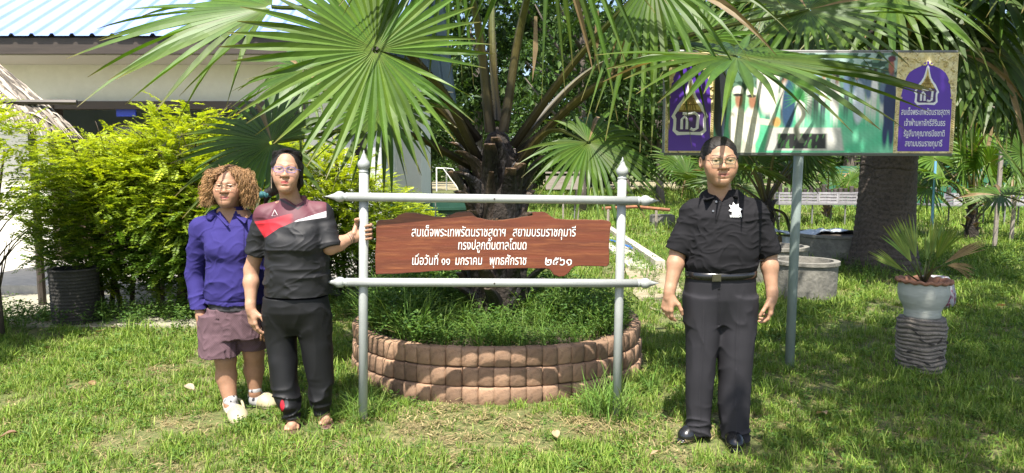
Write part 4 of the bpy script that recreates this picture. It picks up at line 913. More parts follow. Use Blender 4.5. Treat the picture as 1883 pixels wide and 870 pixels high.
# printed photograph: a colour grid (flat print)
UL, UR = .165, .793
def paint():
    W, H = 330, 130; X, Y = np.meshgrid((np.arange(W)+.5)/W, (np.arange(H)+.5)/H, indexing='ij'); X = X*(UR-UL)+UL
    im = np.zeros((W, H, 3)); P = np.stack([X*9, Y*3, 0*X], -1)
    def mix(m, c): 
        nonlocal im
        m = np.clip(m, 0, 1)[..., None]; im = im*(1-m)+np.array(c)*m
    def soft(d, w=.006): return np.clip(.5-d/w, 0, 1)
    def ell(cx, cy, rx, ry): return (np.sqrt(((X-cx)/rx)**2+((Y-cy)/ry)**2)-1)*min(rx, ry)
    im[:] = sl3('#7fc9a4'); mix(.5+.5*vnoise(P, 1.0, 3), sl3('#4fb98a')); mix(soft(.52-Y, .3), sl3('#b9c9a8'))
    mix(soft(.60-Y-.03*vnoise(P, 1.3, 5), .06), sl3('#5d7f6a')); mix(soft(.60-Y, .05)*(vnoise(P, 2.2, 6) > .1), sl3('#2c4a38')); mix(soft(.80-Y, .1)*(vnoise(P, 2.0, 9) > .0), sl3('#9fb6ae'))
    r = np.random.default_rng(12)
    for k in range(20):                     # people standing in the far row
        cx = UL+.16+(UR-UL-.16)*k/19+r.normal(0, .006); top = r.uniform(.66, .80); c = sl3(r.choice(['#d8d5cf', '#8fa6bd', '#c9c2b8', '#5b6f86', '#e4e0dc', '#28324a']))
        lg = sl3(r.choice(['#33364a', '#4b4a52', '#d5d0c8'])); mix(soft(ell(cx-.004, top-.26, .004, .13))+soft(ell(cx+.005, top-.26, .004, .13)), lg); mix(soft(ell(cx, top-.09, .012, .12)), c); mix(soft(ell(cx, top+.055, .006, .042)), sl3('#9a765e')); mix(soft(ell(cx, top+.085, .0068, .025)), sl3('#232022'))
    cx = .772; mix(soft(ell(cx, .50, .022, .30)), sl3('#1d2a52')); mix(soft(ell(cx, .86, .010, .07)), sl3('#9b5a44')); mix(soft(ell(cx, .94, .014, .03)), sl3('#5f2c3a')); mix(soft(ell(cx-.012, .2, .009, .14))+soft(ell(cx+.010, .2, .009, .14)), sl3('#20305c'))
    mix(soft(ell(.665, .50, .020, .20)), sl3('#c8cfd8'))
    mix(soft(ell(.188, .55, .026, .42)), sl3('#23262c')); mix(soft(ell(.195, .28, .012, .22)), sl3('#2c3444'))
    for cx, cy in ((.245, .18), (.292, .17)):   # two people in pale uniforms beside the sapling
        mix(soft(ell(cx, cy-.20, .024, .30)), sl3('#c9c3b2')); mix(soft(ell(cx+.006, cy+.10, .030, .20)), sl3('#e0dccf')); mix(soft(np.abs(X-cx-.004-.02*(Y-cy))-.0012, .003)*(Y < cy+.2)*(Y > cy-.1), sl3('#a9a394')); mix(soft(ell(cx+.008, cy+.36, .013, .09)), sl3('#a5745a')); mix(soft(ell(cx+.004, cy+.44, .019, .05)), sl3('#e6e3da')); mix(soft(ell(cx+.004, cy+.40, .016, .015)), sl3('#2a2a2a'))
    mix(soft(np.abs(Y-.33+.4*(X-.30))-.03)*((X > .28) & (X < .375)), sl3('#d3cdbd')); mix(soft(ell(.385, .31, .014, .05)), sl3('#c79a5a'))
    for cx in (.345, .36): mix(soft(ell(cx, .75, .030, .36)), sl3('#dcdad2'))
    mix(soft(ell(.425, .48, .022, .26)), sl3('#2e4a6a'))
    q = np.maximum(np.abs(X-.485)-.12-.06*(.3-Y), np.abs(Y-.14)-.115); mix(soft(q, .01), sl3('#c4c2bb'))
    q = np.maximum(np.abs(X-.475)-.085, np.abs(Y-.12)-.075); mix(soft(q, .01), sl3('#2c2b2c')); mix(soft(q, .01)*(vnoise(P, 3.5, 4) > .35), sl3('#4d7a45'))
    mix(soft(np.abs(X-.466-.012*np.sin(Y*20))-.008-.01*(.35-Y))*((Y > .1) & (Y < .5)), sl3('#6b6f5f'))
    for k in range(26):
        a = -0.5+math.pi*1.3*k/25; dx, dy = math.cos(a)*.055, math.sin(a)*.24; t = np.clip(((X-.46)*dx+(Y-.55)*dy*.1)/(dx*dx+dy*dy*.1), 0, 1); d = np.hypot(X-.46-t*dx, (Y-.55-t*dy)*.33); mix(soft(d-.0035*(1-t), .003), sl3('#3f8f4a') if k % 2 else sl3('#2f7a3c'))
    im *= (1+.08*vnoise(P, 6, 8)[..., None])
    return im
im = paint(); Wn, Hn, _ = im.shape
U, Vv = np.meshgrid(np.linspace(UL, UR, Wn), np.linspace(.004, .996, Hn), indexing='ij')
V = bb0+ex_*(U[..., None]*Wb)+ez_*(Vv[..., None]*Hb)+ey_*.002
idx = np.arange(Wn*Hn).reshape(Wn, Hn); Q = np.stack([idx[:-1, :-1], idx[1:, :-1], idx[1:, 1:], idx[:-1, 1:]], -1).reshape(-1, 4)
m_print = M('printed_photo', (1, 1, 1), .45, attr=True)
g = Geo(); g.add(V.reshape(-1, 3), Q, C=im.reshape(-1, 3)); part(g, 'printed_picture', m_print, board)
m_purple = M('purple_print', (.095, .03, .36), .42); m_gold = M('gold_print', (.60, .46, .17), .45, noise=(30, (.80, .70, .42), .2), noise2=(45, (.16, .09, .03), .1, .62)); m_whitep = M('white_print', (.78, .76, .78), .45); m_goldc = M('crown_gold', (.45, .31, .07), .45, noise=(60, (.70, .55, .2), .2)); m_mono = M('monogram_purple', (.07, .03, .16), .45)
def poly(g, pts, w, C=None):
    from mathutils.geometry import tessellate_polygon
    P3 = [BBp(u, v, w) for u, v in pts]; t = tessellate_polygon([[Vector((u*Wb, v*Hb, 0)) for u, v in pts]])
    g.add(P3, T=[list(x) for x in t])
def panel(u0, u1, name, text):
    W = u1-u0; asp = Hb/(W*Wb)
    g = Geo(); poly(g, [(u0, .0), (u1, .0), (u1, 1.0), (u0, 1.0)], .0); e = part(g, name, m_gold, board)
    def P(o): o.parent = e
    ff = lambda x, y: (u0+x*W, y)
    arch = [(.07, .02), (.93, .02), (.93, .52), (.90, .62), (.88, .70), (.84, .76), (.80, .80), (.74, .83), (.66, .855), (.60, .87), (.56, .90), (.5, .915)]
    arch = arch+[(1-x, y) for x, y in arch[::-1][1:]]; arch = arch[:-1]+[(.07, .5)] if False else arch
    g = Geo(); poly(g, [ff(x, y) for x, y in arch], -.002); P(g.build('purple_field', m_purple))
    g = Geo()                                # scrolls and rope columns of the border
    def curl(x, y, s, rot, sg=1):
        t = np.linspace(0, 4.6, 14); rr_ = s*(1-t/6.2); pts = [BBp(*ff(x+(rr_[k]*math.cos(rot+sg*t[k])), y+rr_[k]*math.sin(rot+sg*t[k])/asp), -.004) for k in range(14)]; g.tube(pts, np.linspace(.008, .003, 14)*W/.2, 5)
    for sx in (0, 1):
        for x, y, s, rt in ((.10, .93, .07, 0), (.22, .88, .07, 1), (.36, .93, .06, 2), (.45, .90, .05, 3), (.08, .80, .05, 1), (.12, .72, .05, 2.5), (.06, .64, .045, .5), (.08, .56, .04, 2), (.30, .965, .05, 4)):
            curl(1-x if sx else x, y, s, math.pi-rt if sx else rt, -1 if sx else 1)
        for k in range(22):
            y = .03+k*.022; g.tube([BBp(*ff((1-.012) if sx else .012, y), -.003), BBp(*ff((1-.055) if sx else .055, y+.014), -.004)], .0055, 5)
    P(g.build('gold_scroll', m_gold))
    return e, P, ff, W, asp
def emblem(P, ff, W, asp, cx, cy, s):
    """pointed tiered crown over a monogram, outlined in white"""
    q = lambda x, y: ff(cx+x*s, cy+y*s/asp)
    half = [(.0, 1.02), (.05, .95), (.10, .72), (.15, .55), (.24, .40), (.34, .28), (.40, .17), (.46, .05), (.50, -.02), (.44, -.10), (.44, -.22), (.46, -.40), (.34, -.52), (.0, -.50)]
    out = half+[(-x, y) for x, y in half[::-1][1:-1]]
    g = Geo(); poly(g, [q(x, y) for x, y in out], -.0035); P(g.build('emblem_outline', m_whitep))
    crown_ = [(.0, .95), (.03, .78), (.06, .60), (.10, .48), (.17, .36), (.25, .26), (.31, .14)]; cr = crown_+[(-x, y) for x, y in crown_[::-1][:-1]]
    g = Geo(); poly(g, [q(x, y) for x, y in cr], -.005); P(g.build('emblem_crown', m_goldc))
    base = [(.33, .12), (.40, .02), (.36, -.08), (.37, -.38), (.28, -.43), (-.28, -.43), (-.37, -.38), (-.36, -.08), (-.40, .02), (-.33, .12)]
    g = Geo(); poly(g, [q(x, y) for x, y in base], -.005); P(g.build('emblem_field', m_mono))
    g = Geo()
    def st(pts, r_): g.tube([BBp(*q(x, y), -.007) for x, y in pts], r_*s*W*Wb, 6)
    st([(-.22, -.36), (-.22, -.10), (-.15, -.02), (-.08, -.10), (-.08, -.36)], .040); st([(.02, -.34), (.10, -.38), (.20, -.33), (.22, .0), (.12, .08), (-.05, .05), (-.2, .06)], .045)
    P(g.build('emblem_monogram', m_whitep))
    g = Geo(); [st([(x0, .12), (0, .6)], .012) for x0 in (-.18, -.09, 0, .09, .18)]; st([(-.3, .13), (.3, .13)], .028); st([(-.2, .30), (.2, .30)], .018); st([(-.11, .46), (.11, .46)], .014)
    P(g.build('emblem_tier', M('crown_shade', (.22, .14, .03), .5)))
e1_, P1, f1_, W1, as1 = panel(.0, .168, 'emblem_panel', None); emblem(P1, f1_, W1, as1, .5, .37, .76)
e2_, P2, f2_, W2, as2 = panel(.792, 1.0, 'title_panel', None); emblem(P2, f2_, W2, as2, .5, .615, .42)
for s_, y, hw in (('สมเด็จพระเทพรัตนราชสุดาฯ', .385, .40), ('เจ้าฟ้ามหาจักรีสิรินธร', .275, .34), ('รัฐสีมาคุณากรปิยชาติ', .17, .34), ('สยามบรมราชกุมารี', .07, .31)):
    o = text_obj(s_, 'lettering', m_whitep, .05, None, (0, 0, 0), bold=.012, align='LEFT'); xs_ = [v.co.x for v in o.data.vertices]; wd = max(xs_)-min(xs_)
    sx = 2*hw*W2*Wb/wd; p_ = BBp(*f2_(.5-hw, y), -.0035); o.scale = (1, 1, 1)
    Mx = Matrix([[ex_[0], ez_[0], -ey_[0], p_[0]], [ex_[1], ez_[1], -ey_[1], p_[1]], [ex_[2], ez_[2], -ey_[2], p_[2]], [0, 0, 0, 1]]) @ Matrix.Translation((-min(xs_)*sx, 0, 0)) @ Matrix.Diagonal((sx, 1.25, 1, 1))
    o.data.transform(Mx); o.rotation_euler = (0, 0, 0); P2(o)
# ------------------------------------------------------------------ figures: distance fields turned into continuous meshes
class Vol:
    def __init__(s, lo, hi, h, fine=()):
        """grid over a box; fine = [(axis, a, b, step)] ranges with their own spacing"""
        ax = []
        for k in range(3):
            xs = [lo[k]]
            while xs[-1] < hi[k]:
                st = h[k] if hasattr(h, '__len__') else h
                for (a_, p, q, f) in fine:
                    if a_ == k and p <= xs[-1] < q: st = f
                xs.append(xs[-1]+st)
            ax.append(np.array(xs, np.float32))
        s.ax = ax; s.d = np.full([len(a) for a in ax], .2, np.float32)
    def sl(s, lo, hi):
        S = []; X = []
        for k in range(3):
            i0 = max(0, int(np.searchsorted(s.ax[k], lo[k]))-1); i1 = min(len(s.ax[k]), int(np.searchsorted(s.ax[k], hi[k]))+1)
            S.append(slice(i0, max(i1, i0+1))); sh = [1, 1, 1]; sh[k] = -1; X.append(s.ax[k][S[-1]].reshape(sh))
        return tuple(S), X
    def put(s, f, lo, hi, k=.01, cut=False):
        m = k+.02; S, X = s.sl(np.asarray(lo)-m, np.asarray(hi)+m)
        if 0 in s.d[S].shape: return s
        D = f(*X).astype(np.float32); a = s.d[S]
        if cut:
            D = -D; h = np.maximum(k-np.abs(a-D), 0)/max(k, 1e-6); s.d[S] = np.maximum(a, D)+h*h*k*.25
        else:
            h = np.maximum(k-np.abs(a-D), 0)/max(k, 1e-6); s.d[S] = np.minimum(a, D)-h*h*k*.25
        return s
    def cap(s, a, b, ra, rb=None, k=.01, cut=False, sq=None):
        a = np.asarray(a, float); b = np.asarray(b, float); rb = ra if rb is None else rb; ba = b-a; L = float(ba @ ba)+1e-9; r = max(ra, rb)
        def f(X, Y, Z):
            t = np.clip(((X-a[0])*ba[0]+(Y-a[1])*ba[1]+(Z-a[2])*ba[2])/L, 0, 1)
            dx, dy, dz = X-a[0]-t*ba[0], Y-a[1]-t*ba[1], Z-a[2]-t*ba[2]
            if sq: dx, dy, dz = dx/sq[0], dy/sq[1], dz/sq[2]
            return np.sqrt(dx*dx+dy*dy+dz*dz)-(ra+(rb-ra)*t)
        q = r*(max(sq) if sq else 1)
        return s.put(f, np.minimum(a, b)-q, np.maximum(a, b)+q, k, cut)
    def chain(s, P, R, k=.02):
        for i in range(len(P)-1): s.cap(P[i], P[i+1], R[i], R[i+1], k if i == 0 else min(k, .02))
        return s
    def ell(s, c, r, k=.01, cut=False, R=None):
        c = np.asarray(c, float); r = np.asarray(r, float)
        def f(X, Y, Z):
            x, y, z = X-c[0], Y-c[1], Z-c[2]
            if R is not None: x, y, z = (R[0, 0]*x+R[1, 0]*y+R[2, 0]*z), (R[0, 1]*x+R[1, 1]*y+R[2, 1]*z), (R[0, 2]*x+R[1, 2]*y+R[2, 2]*z)
            k0 = np.sqrt((x/r[0])**2+(y/r[1])**2+(z/r[2])**2); k1 = np.sqrt((x/r[0]**2)**2+(y/r[1]**2)**2+(z/r[2]**2)**2)+1e-6
            return k0*(k0-1)/k1
        m = r if R is None else np.full(3, r.max())
        return s.put(f, c-m, c+m, k, cut)
    def loft(s, rows, k=.01, n=2.4, cut=False, cap_=True):
        """rows: (z, cx, cy, half width, half depth front, half depth back) from low to high"""
        A = np.array(sorted(rows), float); zz = np.linspace(A[0, 0], A[-1, 0], 160)
        sm = []
        for c in range(1, 6):
            v = np.interp(zz, A[:, 0], A[:, c]); w = np.hanning(15); w /= w.sum(); v2 = np.convolve(np.pad(v, 7, mode='edge'), w, 'valid'); sm.append(v2)
        def f(X, Y, Z):
            cx, cy, a, bf, bb = [np.interp(Z, zz, v) for v in sm]
            y = Y-cy; b = np.where(y < 0, bf, bb); q = (np.abs((X-cx)/a)**n+np.abs(y/b)**n)**(1/n)
            d = (q-1)*np.minimum(a, b)
            return np.maximum(d, np.maximum(Z-A[-1, 0], A[0, 0]-Z)) if cap_ else d
        lo = [min(A[:, 1]-A[:, 3]), min(A[:, 2]-A[:, 4]), A[0, 0]]; hi = [max(A[:, 1]+A[:, 3]), max(A[:, 2]+A[:, 5]), A[-1, 0]]
        return s.put(f, lo, hi, k, cut)
    def disp(s, f, lo, hi):
        S, X = s.sl(lo, hi); P = np.stack(np.broadcast_arrays(*X), -1); m = np.abs(s.d[S]) < .04
        if m.any():
            v = s.d[S]; v[m] += f(P[m].astype(float)).astype(np.float32); s.d[S] = v
        return s
    def mesh(s):
        d = s.d; n = d.shape; ins = d < 0
        c = np.zeros([k-1 for k in n], np.uint8)
        for i in (0, 1):
            for j in (0, 1):
                for k in (0, 1): c += ins[i:n[0]-1+i, j:n[1]-1+j, k:n[2]-1+k]
        act = (c > 0) & (c < 8); I, J, K = np.nonzero(act); idx = np.full(act.shape, -1, np.int64); idx[act] = np.arange(len(I))
        acc = np.zeros((len(I), 3)); cnt = np.zeros(len(I)); cr = [(a, b, e) for a in (0, 1) for b in (0, 1) for e in (0, 1)]
        for p in cr:
            for ax in range(3):
                if p[ax]: continue
                q = list(p); q[ax] = 1
                da = d[I+p[0], J+p[1], K+p[2]]; db = d[I+q[0], J+q[1], K+q[2]]; m = (da < 0) != (db < 0); t = np.where(m, da/np.where(m, da-db, 1), 0)
                for z in range(3): acc[:, z] += np.where(m, p[z]+(t if z == ax else 0), 0)
                cnt += m
        acc /= cnt[:, None]; G = acc+np.stack([I, J, K], 1)
        V = np.stack([np.interp(G[:, k], np.arange(n[k]), s.ax[k]) for k in range(3)], 1)
        Q = []
        for ax in range(3):
            o = [k for k in range(3) if k != ax]
            sa = [slice(None)]*3; sb = [slice(None)]*3; sa[ax] = slice(0, n[ax]-1); sb[ax] = slice(1, n[ax])
            for z in o: sa[z] = slice(1, n[z]-1); sb[z] = slice(1, n[z]-1)
            a = ins[tuple(sa)]; b = ins[tuple(sb)]; ch = np.nonzero(a != b); fl = a[ch]
            g = [None]*3; g[ax] = ch[ax]; g[o[0]] = ch[o[0]]+1; g[o[1]] = ch[o[1]]+1
            def cell(u, v):
                w = list(g); w[o[0]] = g[o[0]]-u; w[o[1]] = g[o[1]]-v; return idx[tuple(w)]
            f = np.stack([cell(1, 1), cell(0, 1), cell(0, 0), cell(1, 0)], 1)
            flip = fl if ax != 1 else ~fl
            f[~flip] = f[~flip][:, ::-1]; Q.append(f)
        return V, np.vstack(Q)
def vol_obj(v, name, mat, parent, colf=None, label=None):
    V, Q = v.mesh(); C = colf(V) if colf else np.ones((len(V), 3))
    o = raw_mesh(name, V, Q, np.zeros((0, 3), np.int64), C, mat, True); o.parent = parent
    if label: o['label'] = label
    return o
def rotm(yaw=0, pitch=0, roll=0):        # head frame: face towards -y; yaw > 0 turns the face to +x
    y, p, r = map(math.radians, (yaw, pitch, roll))
    Rz = np.array([[math.cos(y), -math.sin(y), 0], [math.sin(y), math.cos(y), 0], [0, 0, 1]]); Rx = np.array([[1, 0, 0], [0, math.cos(p), -math.sin(p)], [0, math.sin(p), math.cos(p)]])
    Ry = np.array([[math.cos(r), 0, math.sin(r)], [0, 1, 0], [-math.sin(r), 0, math.cos(r)]])
    return Rz @ Ry @ Rx
def head(v, o, R, s=1.0, w=1.0, jaw=1.0, cheek=1.0, smile=0.0, nose=1.0):
    """o: centre of the head (mid height of the face), s: scale (1 = 0.235 m chin to crown)"""
    T = lambda x, y, z: o+R @ (np.array([x*w, y, z])*s)
    E = lambda c, r, k, cut=False: v.ell(T(*c), np.array([r[0]*w, r[1], r[2]])*s, k*s, cut, R)
    Cp = lambda a, b, ra, rb, k, cut=False: v.cap(T(*a), T(*b), ra*s, rb*s, k*s, cut)
    E((0, .018, .032), (.076, .094, .088), .01)
    E((0, -.022, -.035), (.064*jaw, .066, .078), .035)
    E((0, -.045, -.078), (.040*jaw, .042, .036), .03)
    E((0, -.068, -.099), (.019, .016, .015), .022)
    for q in (-1, 1):
        E((q*.040, -.058, -.022), (.026*cheek, .026, .024), .028)
        E((q*.036, -.062, -.052), (.018*cheek, .020, .022), .03)
        Cp((q*.012, -.080, .026), (q*.042, -.068, .024), .0085, .0075, .018)
        E((q*.031, -.092, .006), (.0175, .013, .0075), .012, True)
        E((q*.031, -.0685, .006), (.0135, .0125, .0115), .003)
        Cp((q*.018, -.0785, .0095), (q*.031, -.0825, .0128), .0034, .0040, .004); Cp((q*.031, -.0825, .0128), (q*.046, -.0715, .0085), .0036, .003, .004)
        Cp((q*.020, -.079, -.0005), (q*.042, -.074, -.0012), .0034, .0034, .006)
        E((q*.078, .016, -.004), (.010, .020, .032), .008); E((q*.086, .010, -.002), (.008, .011, .019), .006, True)
        E((q*.0125, -.0905, -.030), (.0088, .010, .0078), .008); E((q*.0065, -.096, -.0385), (.0042, .005, .0035), .003, True)
    Cp((0, -.079, .016), (0, -.098*nose, -.022), .0075, .0095, .014); E((0, -.1005*nose, -.026), (.0105, .0105, .0095), .01)
    u = .004*smile; m = .0225+.004*smile
    Cp((0, -.0845, -.047), (0, -.083, -.055), .006, .006, .01)
    for q in (-1, 1):
        Cp((0, -.0882, -.0580), (q*m, -.0745, -.0615+u), .0052, .0028, .006); Cp((0, -.0868, -.0695), (q*m*.9, -.0745, -.0635+u), .0068, .0028, .006)
        E((q*(m+.006), -.074, -.061+u), (.006, .006, .006), .008, True)
    for q in (-1, 1): Cp((q*.019, -.0885, -.036), (q*.034, -.0735, -.058), .0022, .0026, .010, True)
    for q in (-1, 1): Cp((0, -.0945, -.0638), (q*m*.9, -.080, -.0625+u), .0018, .0014, .0025, True)
    E((0, -.086, -.083), (.020, .006, .004), .01, True)
    return T
def face_col(V, o, R, s, w, skin, lip, brow, smile=0.0, browt=1.0):
    L = ((V-o) @ R)/s; L[:, 0] /= w; x, y, z = L.T; ax = np.abs(x); C = np.tile(np.array(skin), (len(V), 1)).astype(float)
    def mix(m, c): m = np.clip(m, 0, 1)[:, None]; C[:] = C*(1-m)+np.array(c)*m
    fr = (y < -.05) & (np.abs(z) < .13)
    g = lambda cx, cz, rx, rz: np.exp(-((ax-cx)/rx)**2-((z-cz)/rz)**2)*fr
    mix(g(.042, -.035, .022, .02)*.35, np.array(skin)*[1.1, .82, .78]); mix(g(0, -.03, .014, .014)*.3, np.array(skin)*[1.08, .82, .78])
    mix(g(.031, -.004, .02, .006)*.25, np.array(skin)*[.75, .66, .62])
    u = .004*smile; zl = -.0628+u*(ax/.025)**2; m = .0235+.004*smile
    mix(fr*((np.clip((m-ax)/.004, 0, 1))*np.clip((.0085*np.sqrt(np.clip(1-(ax/m)**2, 0, 1))+.001-np.abs(z-zl))/.003, 0, 1)), lip)
    mix(fr*np.clip((.0012-np.abs(z-zl))/.001+.5, 0, 1)*(ax < m*.95)*.75, np.array(lip)*.3)
    zb = .0275+.006*np.sin(np.clip((ax-.012)/.038, 0, 1)*2.4); mix(fr*np.clip((.0036*browt-np.abs(z-zb))/.002, 0, 1)*np.clip((ax-.011)/.004, 0, 1)*np.clip((.051-ax)/.006, 0, 1)*.85, brow)
    ed = np.hypot((ax-.031)/1.5, z-.006); el = np.clip((.0088-ed)/.0015, 0, 1)*(y < -.066)*np.clip((.0042-np.abs(z-.0058))/.0012, 0, 1); mix(el*.9, (.36, .32, .29))
    mix(np.clip((.0060-np.hypot(ax-.031, z-.0062))/.0012, 0, 1)*fr*np.clip((.0046-np.abs(z-.0058))/.001, 0, 1), (.014, .009, .007))
    mix(fr*np.clip((.0017-np.abs(z-(.0104-((ax-.031)/.016)**2*.0022)))/.001, 0, 1)*(np.abs(ax-.032) < .017)*.85, (.02, .014, .012))
    mix(fr*np.clip((.004-np.hypot(ax-.007, z+.0385))/.002, 0, 1)*.8, np.array(skin)*.25)
    return C
def hand(v, wr, fd, pn, size=1.0, curl=(.5, .6, .65, .7), thumb=.6, side=1, spread=.10):
    """wr wrist, fd direction of the fingers, pn palm normal (the way fingers curl), side: which way the thumb lies along fd x pn"""
    fd = nrm(fd); pn = np.asarray(pn, float); pn = nrm(pn-fd*(fd@pn)); sd = np.cross(fd, pn)*side; s = size
    P = lambda f, q, n: wr+(fd*f+sd*q+pn*n)*s
    v.cap(P(-.03, 0, 0), P(.02, 0, 0), .025*s, .026*s, .02)
    for q, l in ((.030, .085), (.010, .089), (-.010, .085), (-.028, .077)):
        v.cap(P(.015, q*.6, .002), P(l, q, 0), .0155*s, .0118*s, .014)
    v.ell(P(.045, .026, .012), np.array([.020, .020, .020])*s, .016); v.ell(P(.05, -.02, .010), np.array([.018, .018, .018])*s, .016)
    for i, (q, l0, L, r) in enumerate(((.030, .085, .078, .0095), (.010, .089, .086, .0098), (-.010, .085, .080, .0093), (-.028, .077, .062, .0082))):
        p = P(l0-.004, q, 0); a = curl[i]*.5; off = (1.5-i)*spread*.7
        for j, seg in enumerate((.46, .30, .24)):
            d = nrm(fd*math.cos(a)+pn*math.sin(a)+sd*off*math.cos(a)); e = p+d*L*seg*s
            v.cap(p, e, r*s*(1-.07*j), r*s*(1-.07*(j+1)), .0035 if j else .008); p = e; a += curl[i]*(.9 if j == 0 else .6)
    p = P(.022, .026, .010)
    for j, (seg, dd) in enumerate(((.040, (.62, .70, .35)), (.032, (.82, .35, .42*thumb+.1)), (.026, (.85, .05, .5*thumb+.1)))):
        d = nrm(fd*dd[0]+sd*dd[1]+pn*dd[2]); e = p+d*seg*s; v.cap(p, e, (.0145, .0112, .0105)[j]*s, (.0112, .0105, .0085)[j]*s, (.014, .004, .004)[j]); p = e
    return P
def folds(seed, amp, sc, stretch=(1, 1, 1), ridge=True, z=None, fade=.07):
    def f(P):
        wz = 1.0 if z is None else np.clip((P[:, 2]-z[0])/fade, 0, 1)*np.clip((z[1]-P[:, 2])/fade, 0, 1)
        Q = P*np.array(stretch); w = Q+.06*np.stack([vnoise(Q, 3.1, seed+1), vnoise(Q, 2.7, seed+2), vnoise(Q, 3.3, seed+3)], -1)
        n = vnoise(w, sc, seed); 
        return -wz*amp*(1.5*(1-np.minimum(np.abs(n)*1.3, 1))**2-.45 if ridge else n)
    return f
def wire_glasses(root, T, R, s, rx, rz, cz, yy, mat, lensmat, rim=.0013, sq=2.6, gap=.033, top_only=False, w=1.0):
    g = Geo(); th = np.linspace(0, 2*math.pi, 33)
    for q in (-1, 1):
        def pt(t, k=1.0):
            x = abs(math.cos(t))**(2/sq)*math.copysign(rx, math.cos(t)); z = abs(math.sin(t))**(2/sq)*math.copysign(rz, math.sin(t)); X = q*gap+x
            return T(X/w, yy+.20*abs(X)**1.6, cz+z)
        if not top_only: g.tube([pt(t) for t in th], rim, 6, caps=False)
        else: g.tube([pt(t) for t in np.linspace(-.25, math.pi+.25, 17)], rim*1.1, 6)
        g.tube([T(q*(gap+rx)/w, yy+.20*(gap+rx)**1.6, cz+.004), T(q*.074/w, -.035, cz+.004), T(q*.081, .01, .006)], rim*1.15, 6)
    g.tube([T(-(gap-rx)/w, yy+.001, cz+.004), T(0, yy-.004, cz+.007), T((gap-rx)/w, yy+.001, cz+.004)], rim*1.1, 6)
    o = g.build('glasses', mat, root, smooth=True)
    g = Geo()
    for q in (-1, 1):
        n = 24; V = [T(q*gap/w, yy+.20*gap**1.6, cz)]
        for t in np.linspace(0, 2*math.pi, n, endpoint=False):
            x = abs(math.cos(t))**(2/sq)*math.copysign(rx*.97, math.cos(t)); z = abs(math.sin(t))**(2/sq)*math.copysign(rz*.97, math.sin(t)); X = q*gap+x; V.append(T(X/w, yy+.20*abs(X)**1.6, cz+z))
        g.add(V, T=[[0, 1+i, 1+(i+1) % n] for i in range(n)])
    g.build('lens', lensmat, o, smooth=True)
    return o
def lens_mat(name, tint, refl):
    m = bpy.data.materials.new(name); m.use_nodes = True; N = m.node_tree.nodes; L = m.node_tree.links
    N.remove(N['Principled BSDF']); t = N.new('ShaderNodeBsdfTransparent'); t.inputs[0].default_value = (*tint, 1); gl = N.new('ShaderNodeBsdfGlossy'); gl.inputs['Roughness'].default_value = .05
    x = N.new('ShaderNodeMixShader'); x.inputs[0].default_value = refl; L.new(t.outputs[0], x.inputs[1]); L.new(gl.outputs[0], x.inputs[2]); L.new(x.outputs[0], N['Material Output'].inputs['Surface']); return m
m_skin = M('skin', (1, 1, 1), .52, attr=True, noise=(38, (.80,), .22), spec=.35, sss=.10, bump=(260, .12, .001))
m_cloth = M('cotton_cloth', (1, 1, 1), .88, attr=True, spec=.14, bump=(420, .15, .0008))
m_sport = M('sport_cloth', (1, 1, 1), .62, attr=True, spec=.35, bump=(500, .1, .0006))
m_wool = M('suit_cloth', (1, 1, 1), .8, attr=True, spec=.16, bump=(600, .12, .0006))
m_hairdark = M('black_hair', (.011, .008, .0065), .55, spec=.35, bump=(90, .6, .003), stretch=(6, 6, 1))
m_haircurl = M('brown_curls', (1, 1, 1), .5, attr=True, spec=.4)
m_leather = M('black_leather', (.011, .011, .012), .22, spec=.6, bump=(80, .1, .001))
m_metal = M('dark_metal', (.12, .11, .1), .3, metal=.8); m_goldw = M('pale_gold_wire', (.62, .5, .36), .3, metal=.7); m_bluew = M('violet_frame', (.16, .14, .42), .3)
